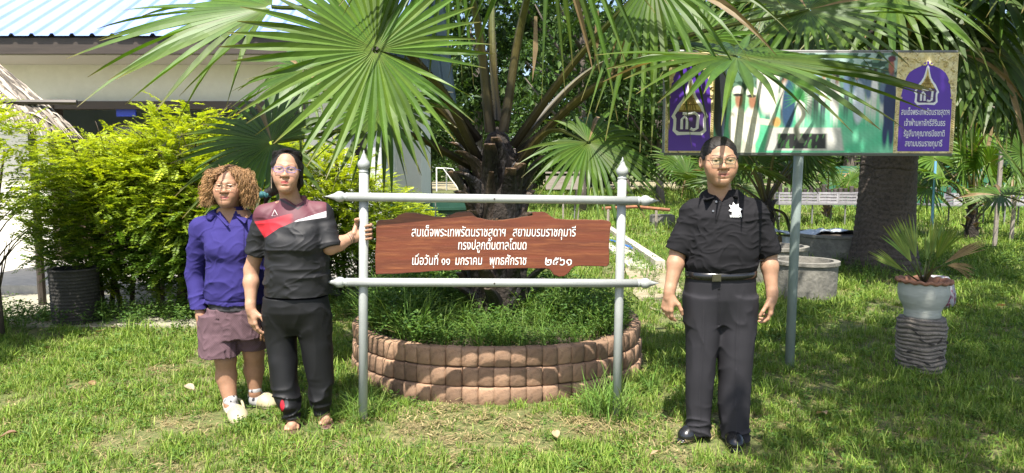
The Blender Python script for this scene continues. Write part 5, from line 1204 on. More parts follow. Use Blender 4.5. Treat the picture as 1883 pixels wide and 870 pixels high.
# ================================================================== the man in black
MY = 3.72; mb = np.array([at(1320, 804, MY)[0], MY, 0.0])
man = tag(empty('person', tuple(mb)), 'man in a black polo shirt and dark grey trousers right of the sign', 'person')
def ML(px, py, dy=0.0): return at(px, py, MY+dy)-mb
SK = (.40, .225, .14)
def build_man():
    fine = [(2, 1.42, 1.72, .0024), (2, .66, .92, .003)]
    v = Vol((-.42, -.34, -.01), (.42, .22, 1.72), (.0032, .0032, .005), fine)
    hc = ML(1323, 297, -.02); R = rotm(-4, 3, -1); s = 1.06; w = 1.13
    T = head(v, hc, R, s, w, jaw=1.06, cheek=1.05, smile=1.0, nose=1.0)
    nk = ML(1326, 362, .03); v.cap(T(0, .03, -.075), nk+[0, .0, -.02], .058, .066, .03)
    v.ell(T(0, -.052, -.098), (.035, .03, .018), .03)
    sh = [ML(1277, 396, .02), ML(1385, 395, .02)]; el = [ML(1247, 462, .03), ML(1413, 466, .03)]; wr = [ML(1231, 537, -.04), ML(1420, 543, -.04)]
    v.loft([(.86, 0, .02, .135, .10, .11), (.98, .0, .02, .150, .11, .11), (1.1, .01, .01, .150, .12, .10), (1.25, .01, .01, .165, .11, .10), (1.29, .01, .02, .14, .08, .08), (1.335, .012, .03, .08, .05, .06)], .03)
    for i in (0, 1):
        q = (-1, 1)[i]
        v.cap(nk+[q*.02, .012, -.06], sh[i]-[0, 0, .012], .044, .046, .03)
        m1 = sh[i]*.45+el[i]*.55+np.array([q*.004, 0, 0]); f1 = el[i]*.68+wr[i]*.32
        v.chain([sh[i], m1, el[i], f1, wr[i]], [.056, .052, .043, .045, .028], .03)
        hd = nrm(ML((1224, 1416)[i], (585, 598)[i], -.05)-wr[i])
        hand(v, wr[i]+hd*.012, hd, np.array([-q*.65, .5, 0]) if i == 0 else np.array([-.75, .35, 0]), 1.0, (.6, .75, .85, .95), .7, side=q*-1, spread=.035)
    hip = [ML(1290, 560, .02), ML(1358, 560, .02)]; kn = [ML(1284, 685, 0), ML(1350, 690, 0)]; an = [ML(1280, 785, .0), ML(1348, 796, -.06)]
    for i in (0, 1):
        v.chain([hip[i], kn[i], an[i]], [.074, .047, .034], .04); v.cap(an[i], an[i]+[(-.012, .0)[i], -.02, -.03], .034, .03, .02)
    cf = lambda V: face_col(V, hc, R, s, w, SK, (.34, .13, .10), (.015, .011, .009), 1.0, 1.0)
    vol_obj(v, 'body', m_skin, man, cf)
    # hair
    h = Vol(hc-[.13, .15, .03], hc+[.13, .16, .16], .003)
    h.ell(T(0, .022, .036), np.array([.0795*w, .0975, .0905])*s, .005, R=R)
    for q in (-1, 1): h.cap(T(q*.074, -.020, .015), T(q*.0745, .012, .03), .006*s, .009*s, .012)
    h.ell(T(0, -.085, .010), np.array([.072, .075, .060])*s, .006, True, R); h.ell(T(.0, -.10, .035), np.array([.066, .07, .052])*s, .008, True, R)
    for q in (-1, 1): h.ell(T(q*.085, .012, -.01), np.array([.02, .024, .036])*s, .004, True, R)
    h.ell(T(0, -.02, -.055), np.array([.12, .14, .055])*s, .006, True, R)
    h.disp(lambda P: .0014*vnoise((P-hc)*[9, 1.5, 4], 7, 3)+.0009*vnoise((P-hc)*[20, 3, 8], 9, 5), hc-.2, hc+.2)
    ho = vol_obj(h, 'hair', m_hairdark, man)
    r = np.random.default_rng(8); g = Geo()
    for k in range(420):
        a = r.uniform(-.4, 3.55); b_ = r.uniform(.25, 1.35); p = np.array([math.cos(a)*math.cos(b_)*.0785, .022+math.sin(a)*math.cos(b_)*.1, .036+math.sin(b_)*.093])
        if p[1] < -.035 and p[2] < .085: continue
        o_ = nrm(p-[0, .022, .0]); t_ = nrm(np.array([.25+.2*r.normal(), .6, -.35+.2*r.normal()])); e = np.array([0, .022, .034])+nrm(((p+t_*.02)-[0, .022, .034])/[.083, .1, .093])*[.0795, .0983, .0915]+o_*r.uniform(0, .001)
        g.tube([T(*p), T(*(p*.5+e*.5+o_*.002)), T(*e)], [.0012, .0012, .0005], 3, caps=False)
    g.build('hair_strands', m_hairdark, ho, smooth=True)
    wire_glasses(man, T, R, s, .026, .0165, .006, -.100, m_metal, lens_mat('greenish_lens', (.80, .92, .82), .10), .0013, 3.0, .0315, w=w)
    # polo shirt
    c = Vol((-.36, -.27, .86), (.36, .26, 1.52), .0042)
    wl, wr_ = ML(1264, 498)[0], ML(1389, 498)[0]; cw = (wl+wr_)/2; hw = (wr_-wl)/2
    for i in (0, 1):
        q = (-1, 1)[i]; c.cap(nk+[q*.03, .01, -.045], sh[i]+[0, 0, .006], .060, .072, .05)
        d = nrm(el[i]-sh[i]); e = sh[i]+d*(.205, .225)[i]; c.cap(sh[i]+[0, 0, .002], e, .073, .072, .035)
    for i in (0, 1):                                             # flat sleeve opening with a hollow inside
        d = nrm(el[i]-sh[i]); e = sh[i]+d*(.205, .225)[i]
        c.put(lambda X, Y, Z, e=e, d=d: (.012-((X-e[0])*d[0]+(Y-e[1])*d[1]+(Z-e[2])*d[2])), e-.12, e+.12, .004, True)
        c.cap(e-d*.02, e+d*.06, .057, .059, .002, True)
    zb = ML(1326, 503)[2]; c.loft([(zb+.006, cw, .014, hw-.004, .126, .126), (zb+.045, cw, .012, hw+.006, .146, .132), (1.05, cw+.004, .01, hw+.004, .150, .13), (1.17, cw+.008, .012, hw+.010, .142, .128), (1.27, cw+.010, .015, hw+.012, .130, .125), (1.30, cw+.010, .022, .162, .108, .112), (1.34, .012, .028, .118, .090, .102), (1.37, .014, .030, .088, .074, .088), (1.392, .014, .032, .074, .066, .080)], .02, n=2.3)
    c.disp(folds(3, .0045, 2.4, (.8, .5, 1.5)), (-.4, -.4, .8), (.4, .4, 1.36)); c.disp(folds(13, .003, 6, (1, 1, 1.3)), (-.4, -.4, .8), (.4, .4, 1.4))
    c.disp(lambda P: -.005*np.exp(-((P[:, 2]-zb-.05)/.03)**2)*(.5+.5*vnoise(P*[1, 1, .4], 9, 4)), (-.4, -.4, .85), (.4, .4, 1.1))
    nv = ML(1322, 372)                                             # open V neck
    c.cap(T(0, .03, -.08), nk+[0, .012, .045], .061, .062, .004, True)
    c.put(lambda X, Y, Z: np.maximum(np.maximum(np.abs(X-nv[0])-(Z-nv[2])*.62, Y-.0), nv[2]-Z), (nv[0]-.09, -.2, nv[2]), (nv[0]+.09, 0, nv[2]+.13), .004, True)
    BK = np.array([.014, .0135, .0155])
    def cs(V):
        C = np.tile(BK, (len(V), 1)); px, py = proj(V+mb); pl_ = (np.abs(px-(1326-(py-378)*.28)) < 1.4) & (py > 374) & (py < 412) & (V[:, 1] < 0); C[pl_] *= .35
        return C
    vol_obj(c, 'polo_shirt', m_cloth, man, cs)
    # collar flaps
    k = Vol((-.16, -.2, 1.26), (.2, .2, 1.54), .003)
    ring = [nk+np.array([math.cos(a)*.072, math.sin(a)*.070+.012, .020+.022*math.sin(a)]) for a in np.linspace(-.95, math.pi+.95, 22)]
    low = [np.array([nk[0]+(a[0]-nk[0])*1.42, nk[1]+.012+(a[1]-nk[1]-.012)*1.30, a[2]-.040]) for a in ring]
    for i in range(21):
        k.cap(ring[i], ring[i+1], .0065, .0065, .012); k.cap(low[i], low[i+1], .0055, .0055, .02); k.cap((ring[i]+low[i])/2+(ring[i]-nk)*[.06, .06, 0], (ring[i+1]+low[i+1])/2+(ring[i+1]-nk)*[.06, .06, 0], .0075, .0075, .03)
    for i, tip in ((0, ML(1354, 361, -.098)), (21, ML(1300, 367, -.100))):
        j = 4 if i == 0 else 17
        for t_ in np.linspace(0, 1, 7): k.cap(ring[i]*(1-t_)+low[j]*t_+[0, -.004, 0], tip, .0058, .0040, .003)
    k.cap(T(0, .03, -.06), nk+[0, .010, -.02], .058, .061, .003, True)
    vol_obj(k, 'collar', m_cloth, man, lambda V: np.tile(BK*.8, (len(V), 1)))
    def front_y(px, py):
        """depth of the shirt front along the pixel ray"""
        o = bpy.data.objects['polo_shirt']; best = None
        V = np.empty(len(o.data.vertices)*3, np.float32); o.data.vertices.foreach_get('co', V); V = V.reshape(-1, 3); x, y = proj(V+mb); d = np.hypot(x-px, y-py); m = (d < 4) & (V[:, 1] < .05)
        return V[m, 1].min() if m.any() else -.13
    for (px, py) in ((1317, 371), (1311, 388)):
        p = ML(px, py, front_y(px, py)); g = Geo(); g.tube([p+[0, -.001, 0], p+[0, -.005, 0]], .0058, 10); g.build('button', M('dark_button', (.16, .17, .2), .25), man)
    yb = front_y(1353, 386); g = Geo(); n = 8; cpt = ML(1353, 386, yb-.006); V = [cpt]
    for j in range(16):
        a = math.pi/16*2*j+.1; rr_ = .040 if j % 2 == 0 else .024; p = cpt+np.array([math.cos(a)*rr_*.95, 0, math.sin(a)*rr_]); fy = front_y(*proj(p+mb)); p[1] = fy-.004; V.append(p)
    fc = np.array([.75, .75, .77]); g.add(V, T=[[0, 1+j, 1+(j+1) % 16] for j in range(16)]); em = g.build('emblem', m_white, man)
    g = Geo()
    for dx in (-.008, -.002, .004, .010): g.box(cpt+[dx, -.0035, .002], (.003, .001, .016))
    g.build('emblem_mark', M('grey_thread', (.38, .38, .4), .8), em)
    p = ML(1353, 399.5, front_y(1353, 400)-.006); text_obj('พสอ.54', 'shirt_lettering', m_white, .021, man, tuple(p), bold=.03)
    # belt
    g = Geo(); th = np.linspace(0, 2*math.pi, 49)
    sup = lambda a, b_, t, n=2.4: (math.copysign(abs(math.cos(t))**(2/n), math.cos(t))*a, math.copysign(abs(math.sin(t))**(2/n), math.sin(t))*b_)
    ringp = lambda z, o_: [np.array([cw+sup(hw-.003+o_, .132+o_, t)[0], .014+sup(hw-.003+o_, .132+o_, t)[1], z+.004*math.cos(t)]) for t in th]
    rows = [ringp(zb-.019, .003), ringp(zb-.018, .008), ringp(zb+.018, .008), ringp(zb+.019, .003)]; n = len(th); idx = np.arange(4*n).reshape(4, n)
    g.add(np.vstack(rows), np.stack([idx[:-1, :-1], idx[:-1, 1:], idx[1:, 1:], idx[1:, :-1]], -1).reshape(-1, 4)); bl = g.build('belt', m_leather, man, smooth=True)
    g = Geo(); bx = ML(1305, 505); g.box((bx[0], -.1265, bx[2]), (.046, .010, .037)); g.box((bx[0], -.132, bx[2]), (.036, .004, .027)); g.build('buckle', M('bronze_buckle', (.09, .085, .06), .3, metal=.6), bl)
    # trousers
    t = Vol((-.30, -.24, .02), (.30, .24, .96), (.0045, .0045, .0055))
    t.loft([(.66, cw, .02, hw-.006, .085, .10), (.74, cw, .02, hw+.002, .112, .128), (.80, cw, .018, hw+.006, .128, .140), (zb-.04, cw, .015, hw+.001, .131, .132), (zb+.016, cw, .014, hw-.004, .128, .127)], .04)
    tl = [[(1293, 545, .02, 31), (1291.5, 600, .02, 30.5), (1291.5, 620, .015, 29), (1286, 700, .0, 25.5), (1284.5, 746, .0, 23.5), (1284, 780, -.005, 22), (1284, 796, -.01, 21.5)], [(1356, 545, .02, 33), (1354.5, 600, .02, 33.5), (1353, 620, .015, 33), (1352, 700, -.01, 28.5), (1350, 746, -.03, 28), (1352.5, 790, -.05, 25), (1353, 808, -.055, 24)]]
    for leg in tl:
        rows = []
        for px, py, dy, hw_ in leg:
            p = ML(px, py, dy); rows.append((p[2], p[0], p[1], hw_*MY/F_PX, hw_*MY/F_PX*(1.12+.12*(py < 630)), hw_*MY/F_PX*(1.2+.12*(py < 630))))
        t.loft(rows, .035, n=2.2)
    B0, B1 = (-.4, -.4, 0), (.4, .4, 1); t.disp(folds(5, .0035, 2.2, (1, 1, .7), z=(-.2, .6), fade=.2), B0, B1); t.disp(folds(6, .006, 3.2, (.8, .8, 1.6), z=(-.3, .24), fade=.14), B0, B1); t.disp(folds(7, .003, 3.2, (1, 1, .5), z=(.45, .95), fade=.12), B0, B1)
    def crease(P):
        px, py = proj(P+mb); out = 0
        for leg in tl:
            cx = np.interp(py, [l[1] for l in leg], [l[0] for l in leg]); out = out-.0045*np.exp(-((px-cx-2)/2.4)**2)*(P[:, 1] < 0)*(py > 545)*(np.clip((py-545)/40, 0, 1))
        return out
    t.disp(crease, (-.4, -.4, 0), (.4, .4, .95))
    t.disp(lambda P: .006*np.exp(-((proj(P+mb)[0]-1322)/2.0)**2)*(P[:, 1] < -.02), (-.4, -.4, .66), (.4, .4, .86))
    GR = np.array([.025, .024, .028])
    vol_obj(t, 'trousers', m_wool, man, lambda V: np.tile(GR, (len(V), 1)))
    # shoes
    for (hx, hy, tx, ty, dh, dt) in ((1290, 796, 1254, 812, .02, -.14), (1348, 806, 1353, 829, -.03, -.24)):
        f = Vol((-.34, -.4, -.01), (.26, .2, .12), .003); a = at(hx, hy, MY+dh)-mb; b_ = on_ground(tx, ty)-mb; a[2] = .045; b_[2] = .03; d = nrm((b_-a)*[1, 1, 0])
        f.cap(a, a+d*.10+[0, 0, -.004], .042, .042, .01); f.cap(a+d*.06-[0, 0, .008], b_-d*.02, .043, .034, .03, sq=(1, 1, .95)); f.ell(b_-d*.03, (.042, .045, .028), .02); f.cap(a+[0, 0, .02], a+d*.02+[0, 0, .05], .040, .036, .02)
        f.cap(np.array([*(a-d*.03)[:2], .008]), np.array([*b_[:2], .008]), .036, .038, .006, sq=(1, 1, .3)); f.put(lambda X, Y, Z: Z+0*X+0*Y-.0, (-1, -1, -.1), (1, 1, .0), .001, True)
        f.disp(lambda P: -.004*np.exp(-((P[:, 2]-.013)/.004)**2)*-1, (-1, -1, 0), (1, 1, .03))
        vol_obj(f, 'shoe', m_leather, man)
build_man()

# ================================================================== the woman in the black and maroon shirt
BYY = 3.92; bb = np.array([at(548, 778, BYY)[0], BYY, 0.0])
lady = tag(empty('person', tuple(bb)), 'woman in a black and maroon sports shirt gripping the left sign post', 'person')
def BL(px, py, dy=0.0): return at(px, py, BYY+dy)-bb
def build_lady():
    SKB = (.42, .235, .152)
    fine = [(2, 1.34, 1.68, .0024), (2, .58, .80, .003), (2, 1.08, 1.22, .003)]
    v = Vol((-.40, -.34, -.01), (.50, .26, 1.68), (.0032, .0032, .005), fine)
    hc = BL(527, 315, -.04); R = rotm(13, -2, 3); s = 1.03; w = .96
    T = head(v, hc, R, s, w, jaw=.98, cheek=1.02, smile=-.2, nose=.97)
    nk = BL(536, 371, .02); v.cap(T(0, .028, -.075), nk+[0, .01, -.02], .051, .058, .03); v.ell(T(0, -.05, -.096), (.03, .028, .018), .03)
    sh = [BL(490, 398, .02), BL(590, 394, .03)]; el = [BL(462, 496, .05), BL(607, 455, -.02)]; wr = [BL(461, 566, -.03), BL(652, 435, .06)]
    v.loft([(.80, -.01, .02, .14, .11, .12), (.92, -.01, .02, .13, .11, .11), (1.05, -.01, .02, .12, .11, .10), (1.18, -.01, .02, .12, .10, .09), (1.27, -.01, .03, .11, .07, .08), (1.32, -.02, .03, .08, .05, .06)], .03)
    for i in (0, 1):
        q = (-1, 1)[i]; v.cap(nk+[q*.02, .012, -.055], sh[i]-[0, 0, .012], .040, .042, .03); m1 = sh[i]*.45+el[i]*.55; f1 = el[i]*.66+wr[i]*.34
        v.chain([sh[i], m1, el[i], f1, wr[i]], [.050, .046, .040, .042, .026], .03)
    hd = nrm(BL(468, 615, -.04)-wr[0]); hand(v, wr[0]+hd*.01, hd, (.55, .65, 0), .97, (.4, .5, .55, .6), .5, side=1, spread=.09)
    # gripping hand: the palm lies behind the post, four fingers come round its right side
    pc = at(667, 425, 3.985)-bb; pz = pc[2]; q0 = wr[1]
    kn = [np.array([pc[0]+.012, pc[1]+.047, pz+z_]) for z_ in (.036, .014, -.008, -.028)]
    for z_, k_ in zip((.03, .012, -.008, -.025), kn): v.cap(q0+[0, 0, z_*.6], k_, .018, .0125, .016)
    v.cap(q0-[.02, 0, 0], q0+[.02, .01, 0], .025, .026, .02)
    for j, k_ in enumerate(kn):
        dz = -.004*j; P_ = [k_, np.array([pc[0]+.046, pc[1]+.026, k_[2]+.001+dz]), np.array([pc[0]+.048, pc[1]-.012, k_[2]-.002+dz]), np.array([pc[0]+.026, pc[1]-.036, k_[2]-.004+dz])]
        rr_ = (.0098, .0102, .0097, .0088)[j]
        for a, b_, x in zip(P_[:-1], P_[1:], (1, .95, .9)): v.cap(a, b_, rr_*x, rr_*x*.95, .004)
    th_ = [q0+[.0, -.02, .02], np.array([pc[0]-.036, pc[1]+.012, pz+.05]), np.array([pc[0]-.034, pc[1]-.018, pz+.066]), np.array([pc[0]-.018, pc[1]-.034, pz+.072])]
    for a, b_, r1, r2 in zip(th_[:-1], th_[1:], (.015, .011, .0102), (.0112, .0102, .009)): v.cap(a, b_, r1, r2, .006)
    hip = [BL(512, 600, .02), BL(580, 600, .03)]; kn_ = [BL(518, 680, -.02), BL(588, 680, .0)]; an = [BL(536, 758, -.06), BL(593, 756, .0)]
    for i in (0, 1): v.chain([hip[i], kn_[i], an[i]], [.068, .045, .034], .04)
    for i, (tx, ty) in enumerate(((536, 797), (600, 786))):
        a = an[i]; e = on_ground(tx, ty)-bb; e[2] = .022; h_ = np.array([a[0], a[1]+.03, .035]); v.cap(a, h_, .034, .032, .02); v.cap(h_, e*.75+h_*.25+[0, 0, .012], .032, .028, .03); d = nrm((e-h_)*[1, 1, 0]); sd_ = np.array([-d[1], d[0], 0])
        for j in range(5): o_ = (j-2)*.0145; v.cap(e*.7+h_*.3+sd_*o_+[0, 0, .002], e+sd_*o_*1.15-d*abs(j-1.2)*.008, .014, .0085, .008)
    cf = lambda V: face_col(V, hc, R, s, w, SKB, (.42, .09, .085), (.03, .02, .018), -.2, .8)
    vol_obj(v, 'body', m_skin, lady, cf)
    h = Vol(hc-[.16, .14, .24], hc+[.15, .18, .15], .0032)
    h.ell(T(0, .024, .034), np.array([.083*w, .100, .091])*s, .005, R=R)
    for q in (-1, 1): h.cap(T(q*.070, .012, .03), T(q*.070, .05, -.06), .020*s, .018*s, .02); h.cap(T(q*.070, .05, -.06), T(q*.050, .066, -.10), .018, .018, .02)
    h.cap(T(.074, .0, .02), T(.080, .012, -.070), .009, .006, .02)
    h.ell(T(0, .07, -.04), (.07, .06, .07), .03); h.cap(T(-.03, .08, -.08), BL(489, 358, .05), .035, .024, .03); h.cap(BL(489, 358, .05), BL(478, 388, .04), .026, .012, .02)
    h.ell(T(.004, -.085, .004), np.array([.072, .080, .066])*s, .006, True, R); h.ell(T(0, -.10, .045), np.array([.064, .075, .066])*s, .006, True, R); h.ell(T(0, -.06, -.09), (.06, .07, .07), .006, True, R)
    h.ell(T(-.088, .010, -.006), np.array([.022, .026, .038])*s, .003, True, R)
    h.disp(lambda P: .0012*vnoise((P-hc)*[5, 2, 2], 9, 3)+.0008*vnoise((P-hc)*[14, 3, 4], 9, 5), hc-.3, hc+.3)
    ho = vol_obj(h, 'hair', m_hairdark, lady)
    r = np.random.default_rng(8); g = Geo()
    for k in range(150):
        a = r.uniform(-.5, math.pi+.5); p0 = np.array([.0+.012*r.normal(), -.040+.01*r.normal(), .114]); b_ = r.uniform(.05, 1.0); p1 = np.array([math.cos(a)*.086*w, .024+math.sin(a)*.1, .036+.093*math.sin(b_)*.8]); p2 = np.array([math.cos(a)*.07, .06, -.06+.02*r.normal()])
        m_ = (p0+p1)/2; m_ = np.array([0, .024, .036])+nrm((m_-[0, .024, .036])/[.084, .101, .092])*[.084, .101, .092]
        g.tube(bez([T(*p0), T(*m_), T(*p1), T(*p2)], 10), [.0011]*10, 3, caps=False)
    g.build('hair_strands', m_hairdark, ho, smooth=True)
    g = Geo(); tp = BL(489, 358, .045); th = np.linspace(0, 6.283, 40); g.tube([tp+np.array([math.cos(t)*.027, math.sin(t)*.02-.004, .012*math.sin(t*7)]) for t in th], .0105, 7, caps=False); g.build('hair_tie', M('teal_cloth', (.015, .09, .10), .7), lady, smooth=True)
    g = Geo(); ep = T(-.082, -.002, -.034); g.tube([ep, ep+[0, -.002, -.03], ep+[.0, -.002, -.065]], [.0014, .0014, .0026], 6); g.build('earring', m_goldw, lady)
    wire_glasses(lady, T, R, s, .0255, .0155, .005, -.100, m_bluew, lens_mat('violet_lens', (.80, .78, .93), .10), .0012, 3.0, .0315, top_only=False, w=w)
    # shirt
    c = Vol((-.36, -.28, .78), (.36, .26, 1.42), .0040)
    P = lambda px, py: BL(px, py)
    rows = []
    for py, x0, x1, bf, bk in ((556, 487, 600, .150, .15), (535, 486, 604, .158, .15), (500, 487, 603, .162, .14), (470, 490, 602, .160, .128), (445, 488, 602, .163, .122), (420, 487, 603, .150, .118), (400, 489, 600, .125, .11), (385, 503, 578, .095, .10), (374, 511, 563, .078, .088), (360, 515, 559, .064, .078)):
        a, b_ = P(x0, py), P(x1, py); rows.append((a[2], (a[0]+b_[0])/2, .02, (b_[0]-a[0])/2, bf, bk))
    SLV = [(.0, .27), (.0, .155)]
    for i in (0, 1):
        q = (-1, 1)[i]; c.cap(nk+[q*.045, .012, -.022], sh[i]+[0, 0, .004], .040, .064, .05)
        d = nrm(el[i]-sh[i]); L = np.linalg.norm(el[i]-sh[i]); e = sh[i]+d*(L*.66, L*1.0)[i]; c.cap(sh[i]+[0, 0, .0], e, .066, .067, .03)
        c.put(lambda X, Y, Z, e=e, d=d: (.008-((X-e[0])*d[0]+(Y-e[1])*d[1]+(Z-e[2])*d[2])), e-.11, e+.11, .004, True); c.cap(e-d*.025, e+d*.06, .052, .055, .002, True)
    c.loft(rows, .02, n=2.25)
    for q in (-1, 1): c.ell(np.array([P(545, 440)[0]+q*.062, -.095, P(545, 447)[2]]), (.068, .058, .062), .05)
    c.disp(folds(31, .0060, 2.1, (.5, .5, 2.0), z=(.6, 1.25)), (-.4, -.4, .7), (.4, .4, 1.3)); c.disp(folds(33, .002, 5, (.7, 1, 1.6), z=(.6, 1.3)), (-.4, -.4, .7), (.4, .4, 1.35))
    c.cap(T(0, .03, -.08), nk+[0, .010, .040], .054, .056, .004, True); nv = BL(548, 378); c.put(lambda X, Y, Z: np.maximum(np.maximum(np.abs(X-nv[0])-(Z-nv[2])*1.3, Y-.02), np.maximum(nv[2]-Z, Z-nv[2]-.06)), (nv[0]-.09, -.2, nv[2]), (nv[0]+.09, .02, nv[2]+.06), .006, True)
    def cs(V):
        px, py = proj(V+bb); C = np.tile([.012, .012, .014], (len(V), 1)).astype(float)
        def mix(m, k): m = np.clip(m, 0, 1)[:, None]; C[:] = C*(1-m)+np.array(k)*m
        low = np.interp(px, [470, 487, 513, 541, 601, 625], [446, 437, 419, 408, 399, 394]); seam = np.clip((px-(457+(py-390)*.62))/1.2+.5, 0, 1); rs = np.clip((600-px)/1.2+.5, 0, 1)
        ab = np.clip((low-py)/1.0+.5, 0, 1)*seam*rs
        mix(ab, np.array([.085, .022, .033])); mix(ab*np.clip((398-py)/22, 0, 1)*.7, (.135, .05, .062))
        u1 = np.interp(px, [470, 500, 536, 545], [406, 402, 391, 396]); mix(ab*np.clip((py-u1)/3, 0, 1)*np.clip((541-px)/22, 0, 1), (.42, .016, .026))
        u2 = np.interp(px, [530, 546, 601], [413, 405, 388]); mix(ab*np.clip((py-u2)/1.2+.4, 0, 1)*np.clip((px-534)/14, 0, 1), (.66, .63, .66))
        nd = np.hypot(px-542, (py-362)*.9); mix((np.abs(V[:, 0]-nk[0]) < .085)*np.clip((1.345-V[:, 2])*0+1, 0, 1)*np.clip((2.8-np.abs(py-(np.interp(px, [515, 548, 575], [366, 383, 360]))-1))/1.5, 0, 1)*(V[:, 1] < .03), (.035, .03, .034))
        return C
    vol_obj(c, 'sports_shirt', m_sport, lady, cs)
    V_ = np.empty(len(bpy.data.objects['sports_shirt'].data.vertices)*3, np.float32); bpy.data.objects['sports_shirt'].data.vertices.foreach_get('co', V_); V_ = V_.reshape(-1, 3); xx, yy = proj(V_+bb)
    m = (np.hypot(xx-505, yy-392) < 4) & (V_[:, 1] < .05); fy = V_[m, 1].min()
    g = Geo(); tri = [BL(505, 386, fy-.004), BL(511, 397, fy-.004), BL(500, 397, fy-.004)]; g.tube(tri+[tri[0]], .0022, 5); g.build('shirt_logo', m_white, lady)
    # trousers
    t = Vol((-.30, -.28, .02), (.32, .26, .92), (.0045, .0045, .0055))
    a, b_ = P(481, 570), P(605, 570); cx = (a[0]+b_[0])/2; hwid = (b_[0]-a[0])/2
    z = lambda py: P(540, py)[2]
    t.loft([(z(612), cx, .03, hwid-.012, .098, .125), (z(598), cx, .03, hwid-.004, .124, .145), (z(588), cx, .03, hwid, .138, .155), (z(570), cx, .02, hwid-.002, .148, .155), (z(545), cx, .02, hwid-.015, .142, .14)], .03, n=2.4)
    tl = [[(514, 575, .02, 33), (516, 600, .02, 31), (517, 622, .015, 28), (519, 650, .0, 26), (522.5, 700, -.03, 24.5), (528, 732, -.05, 24), (533, 747, -.06, 20.5), (536, 757, -.065, 14), (537, 764, -.065, 13.5)], [(573, 575, .02, 32), (577, 600, .02, 30), (580, 622, .02, 28), (584, 650, .02, 27), (591, 700, .01, 23.5), (590, 728, .0, 21.5), (591, 742, .0, 18.5), (592, 751, .0, 13.5), (592, 758, .0, 13)]]
    for leg in tl: t.loft([(lambda p: (p[2], p[0], p[1], hw_*BYY/F_PX, hw_*BYY/F_PX*1.15, hw_*BYY/F_PX*1.2))(BL(px, py, dy)) for px, py, dy, hw_ in leg], .014, n=2.1)
    B0, B1 = (-.4, -.4, 0), (.4, .4, 1); t.disp(folds(41, .0055, 1.8, (1, 1, .9), z=(-.2, .75), fade=.2), B0, B1); t.disp(folds(42, .007, 3.0, (.7, .7, 1.8), z=(-.3, .32), fade=.12), B0, B1); t.disp(folds(43, .003, 3.0, z=(.45, 1.1), fade=.15), B0, B1)
    def ct(V):
        px, py = proj(V+bb); C = np.tile([.0045, .0045, .0055], (len(V), 1)).astype(float); m = np.clip((4.2-np.hypot(px-519, (py-746)*.36))/1.2, 0, 1)[:, None]; C[:] = C*(1-m)+np.array([.5, .015, .03])*m
        m = np.clip((4.0-np.hypot(px-527, (py-741)*.4))/1.2, 0, 1)[:, None]*.6; return C*(1-m)+np.array([.09, .09, .10])*m
    vol_obj(t, 'jogging_trousers', m_sport, lady, ct)
    for i, (tx, ty) in enumerate(((536, 797), (600, 786))):
        a = an[i]; e = on_ground(tx, ty)-bb; e[2] = .006; h_ = np.array([a[0], a[1]+.055, .006]); f = Vol((-.3, -.4, -.01), (.3, .2, .09), .003); d = nrm((e-h_)*[1, 1, 0]); sd_ = np.array([-d[1], d[0], 0])
        f.cap(h_, e, .036, .046, .01, sq=(1, 1, .22)); m_ = e*.72+h_*.28
        for q in (-1, 1): f.cap(m_+sd_*q*.040+[0, 0, .004], m_+sd_*q*.018+d*.012+[0, 0, .034], .006, .006, .006); f.cap(m_+sd_*q*.018+d*.012+[0, 0, .034], m_+d*.03+[0, 0, .030], .006, .005, .006)
        vol_obj(f, 'sandal', M('brown_sandal', (.10, .05, .045), .5) if i == 0 else bpy.data.materials['brown_sandal'], lady)
    g = Geo(); wp = wr[1]*.9+el[1]*.1; dd = nrm(wr[1]-el[1]); u_ = nrm(np.cross(dd, [0, 0, 1])); v_ = np.cross(u_, dd)
    for o_ in (0, .012, .02): g.tube([wp+dd*(o_-.02)+(u_*math.cos(t)+v_*math.sin(t))*.0315 for t in np.linspace(0, 6.283, 22)], .0022, 5, caps=False)
    g.build('bracelet', m_metal, lady)
build_lady()

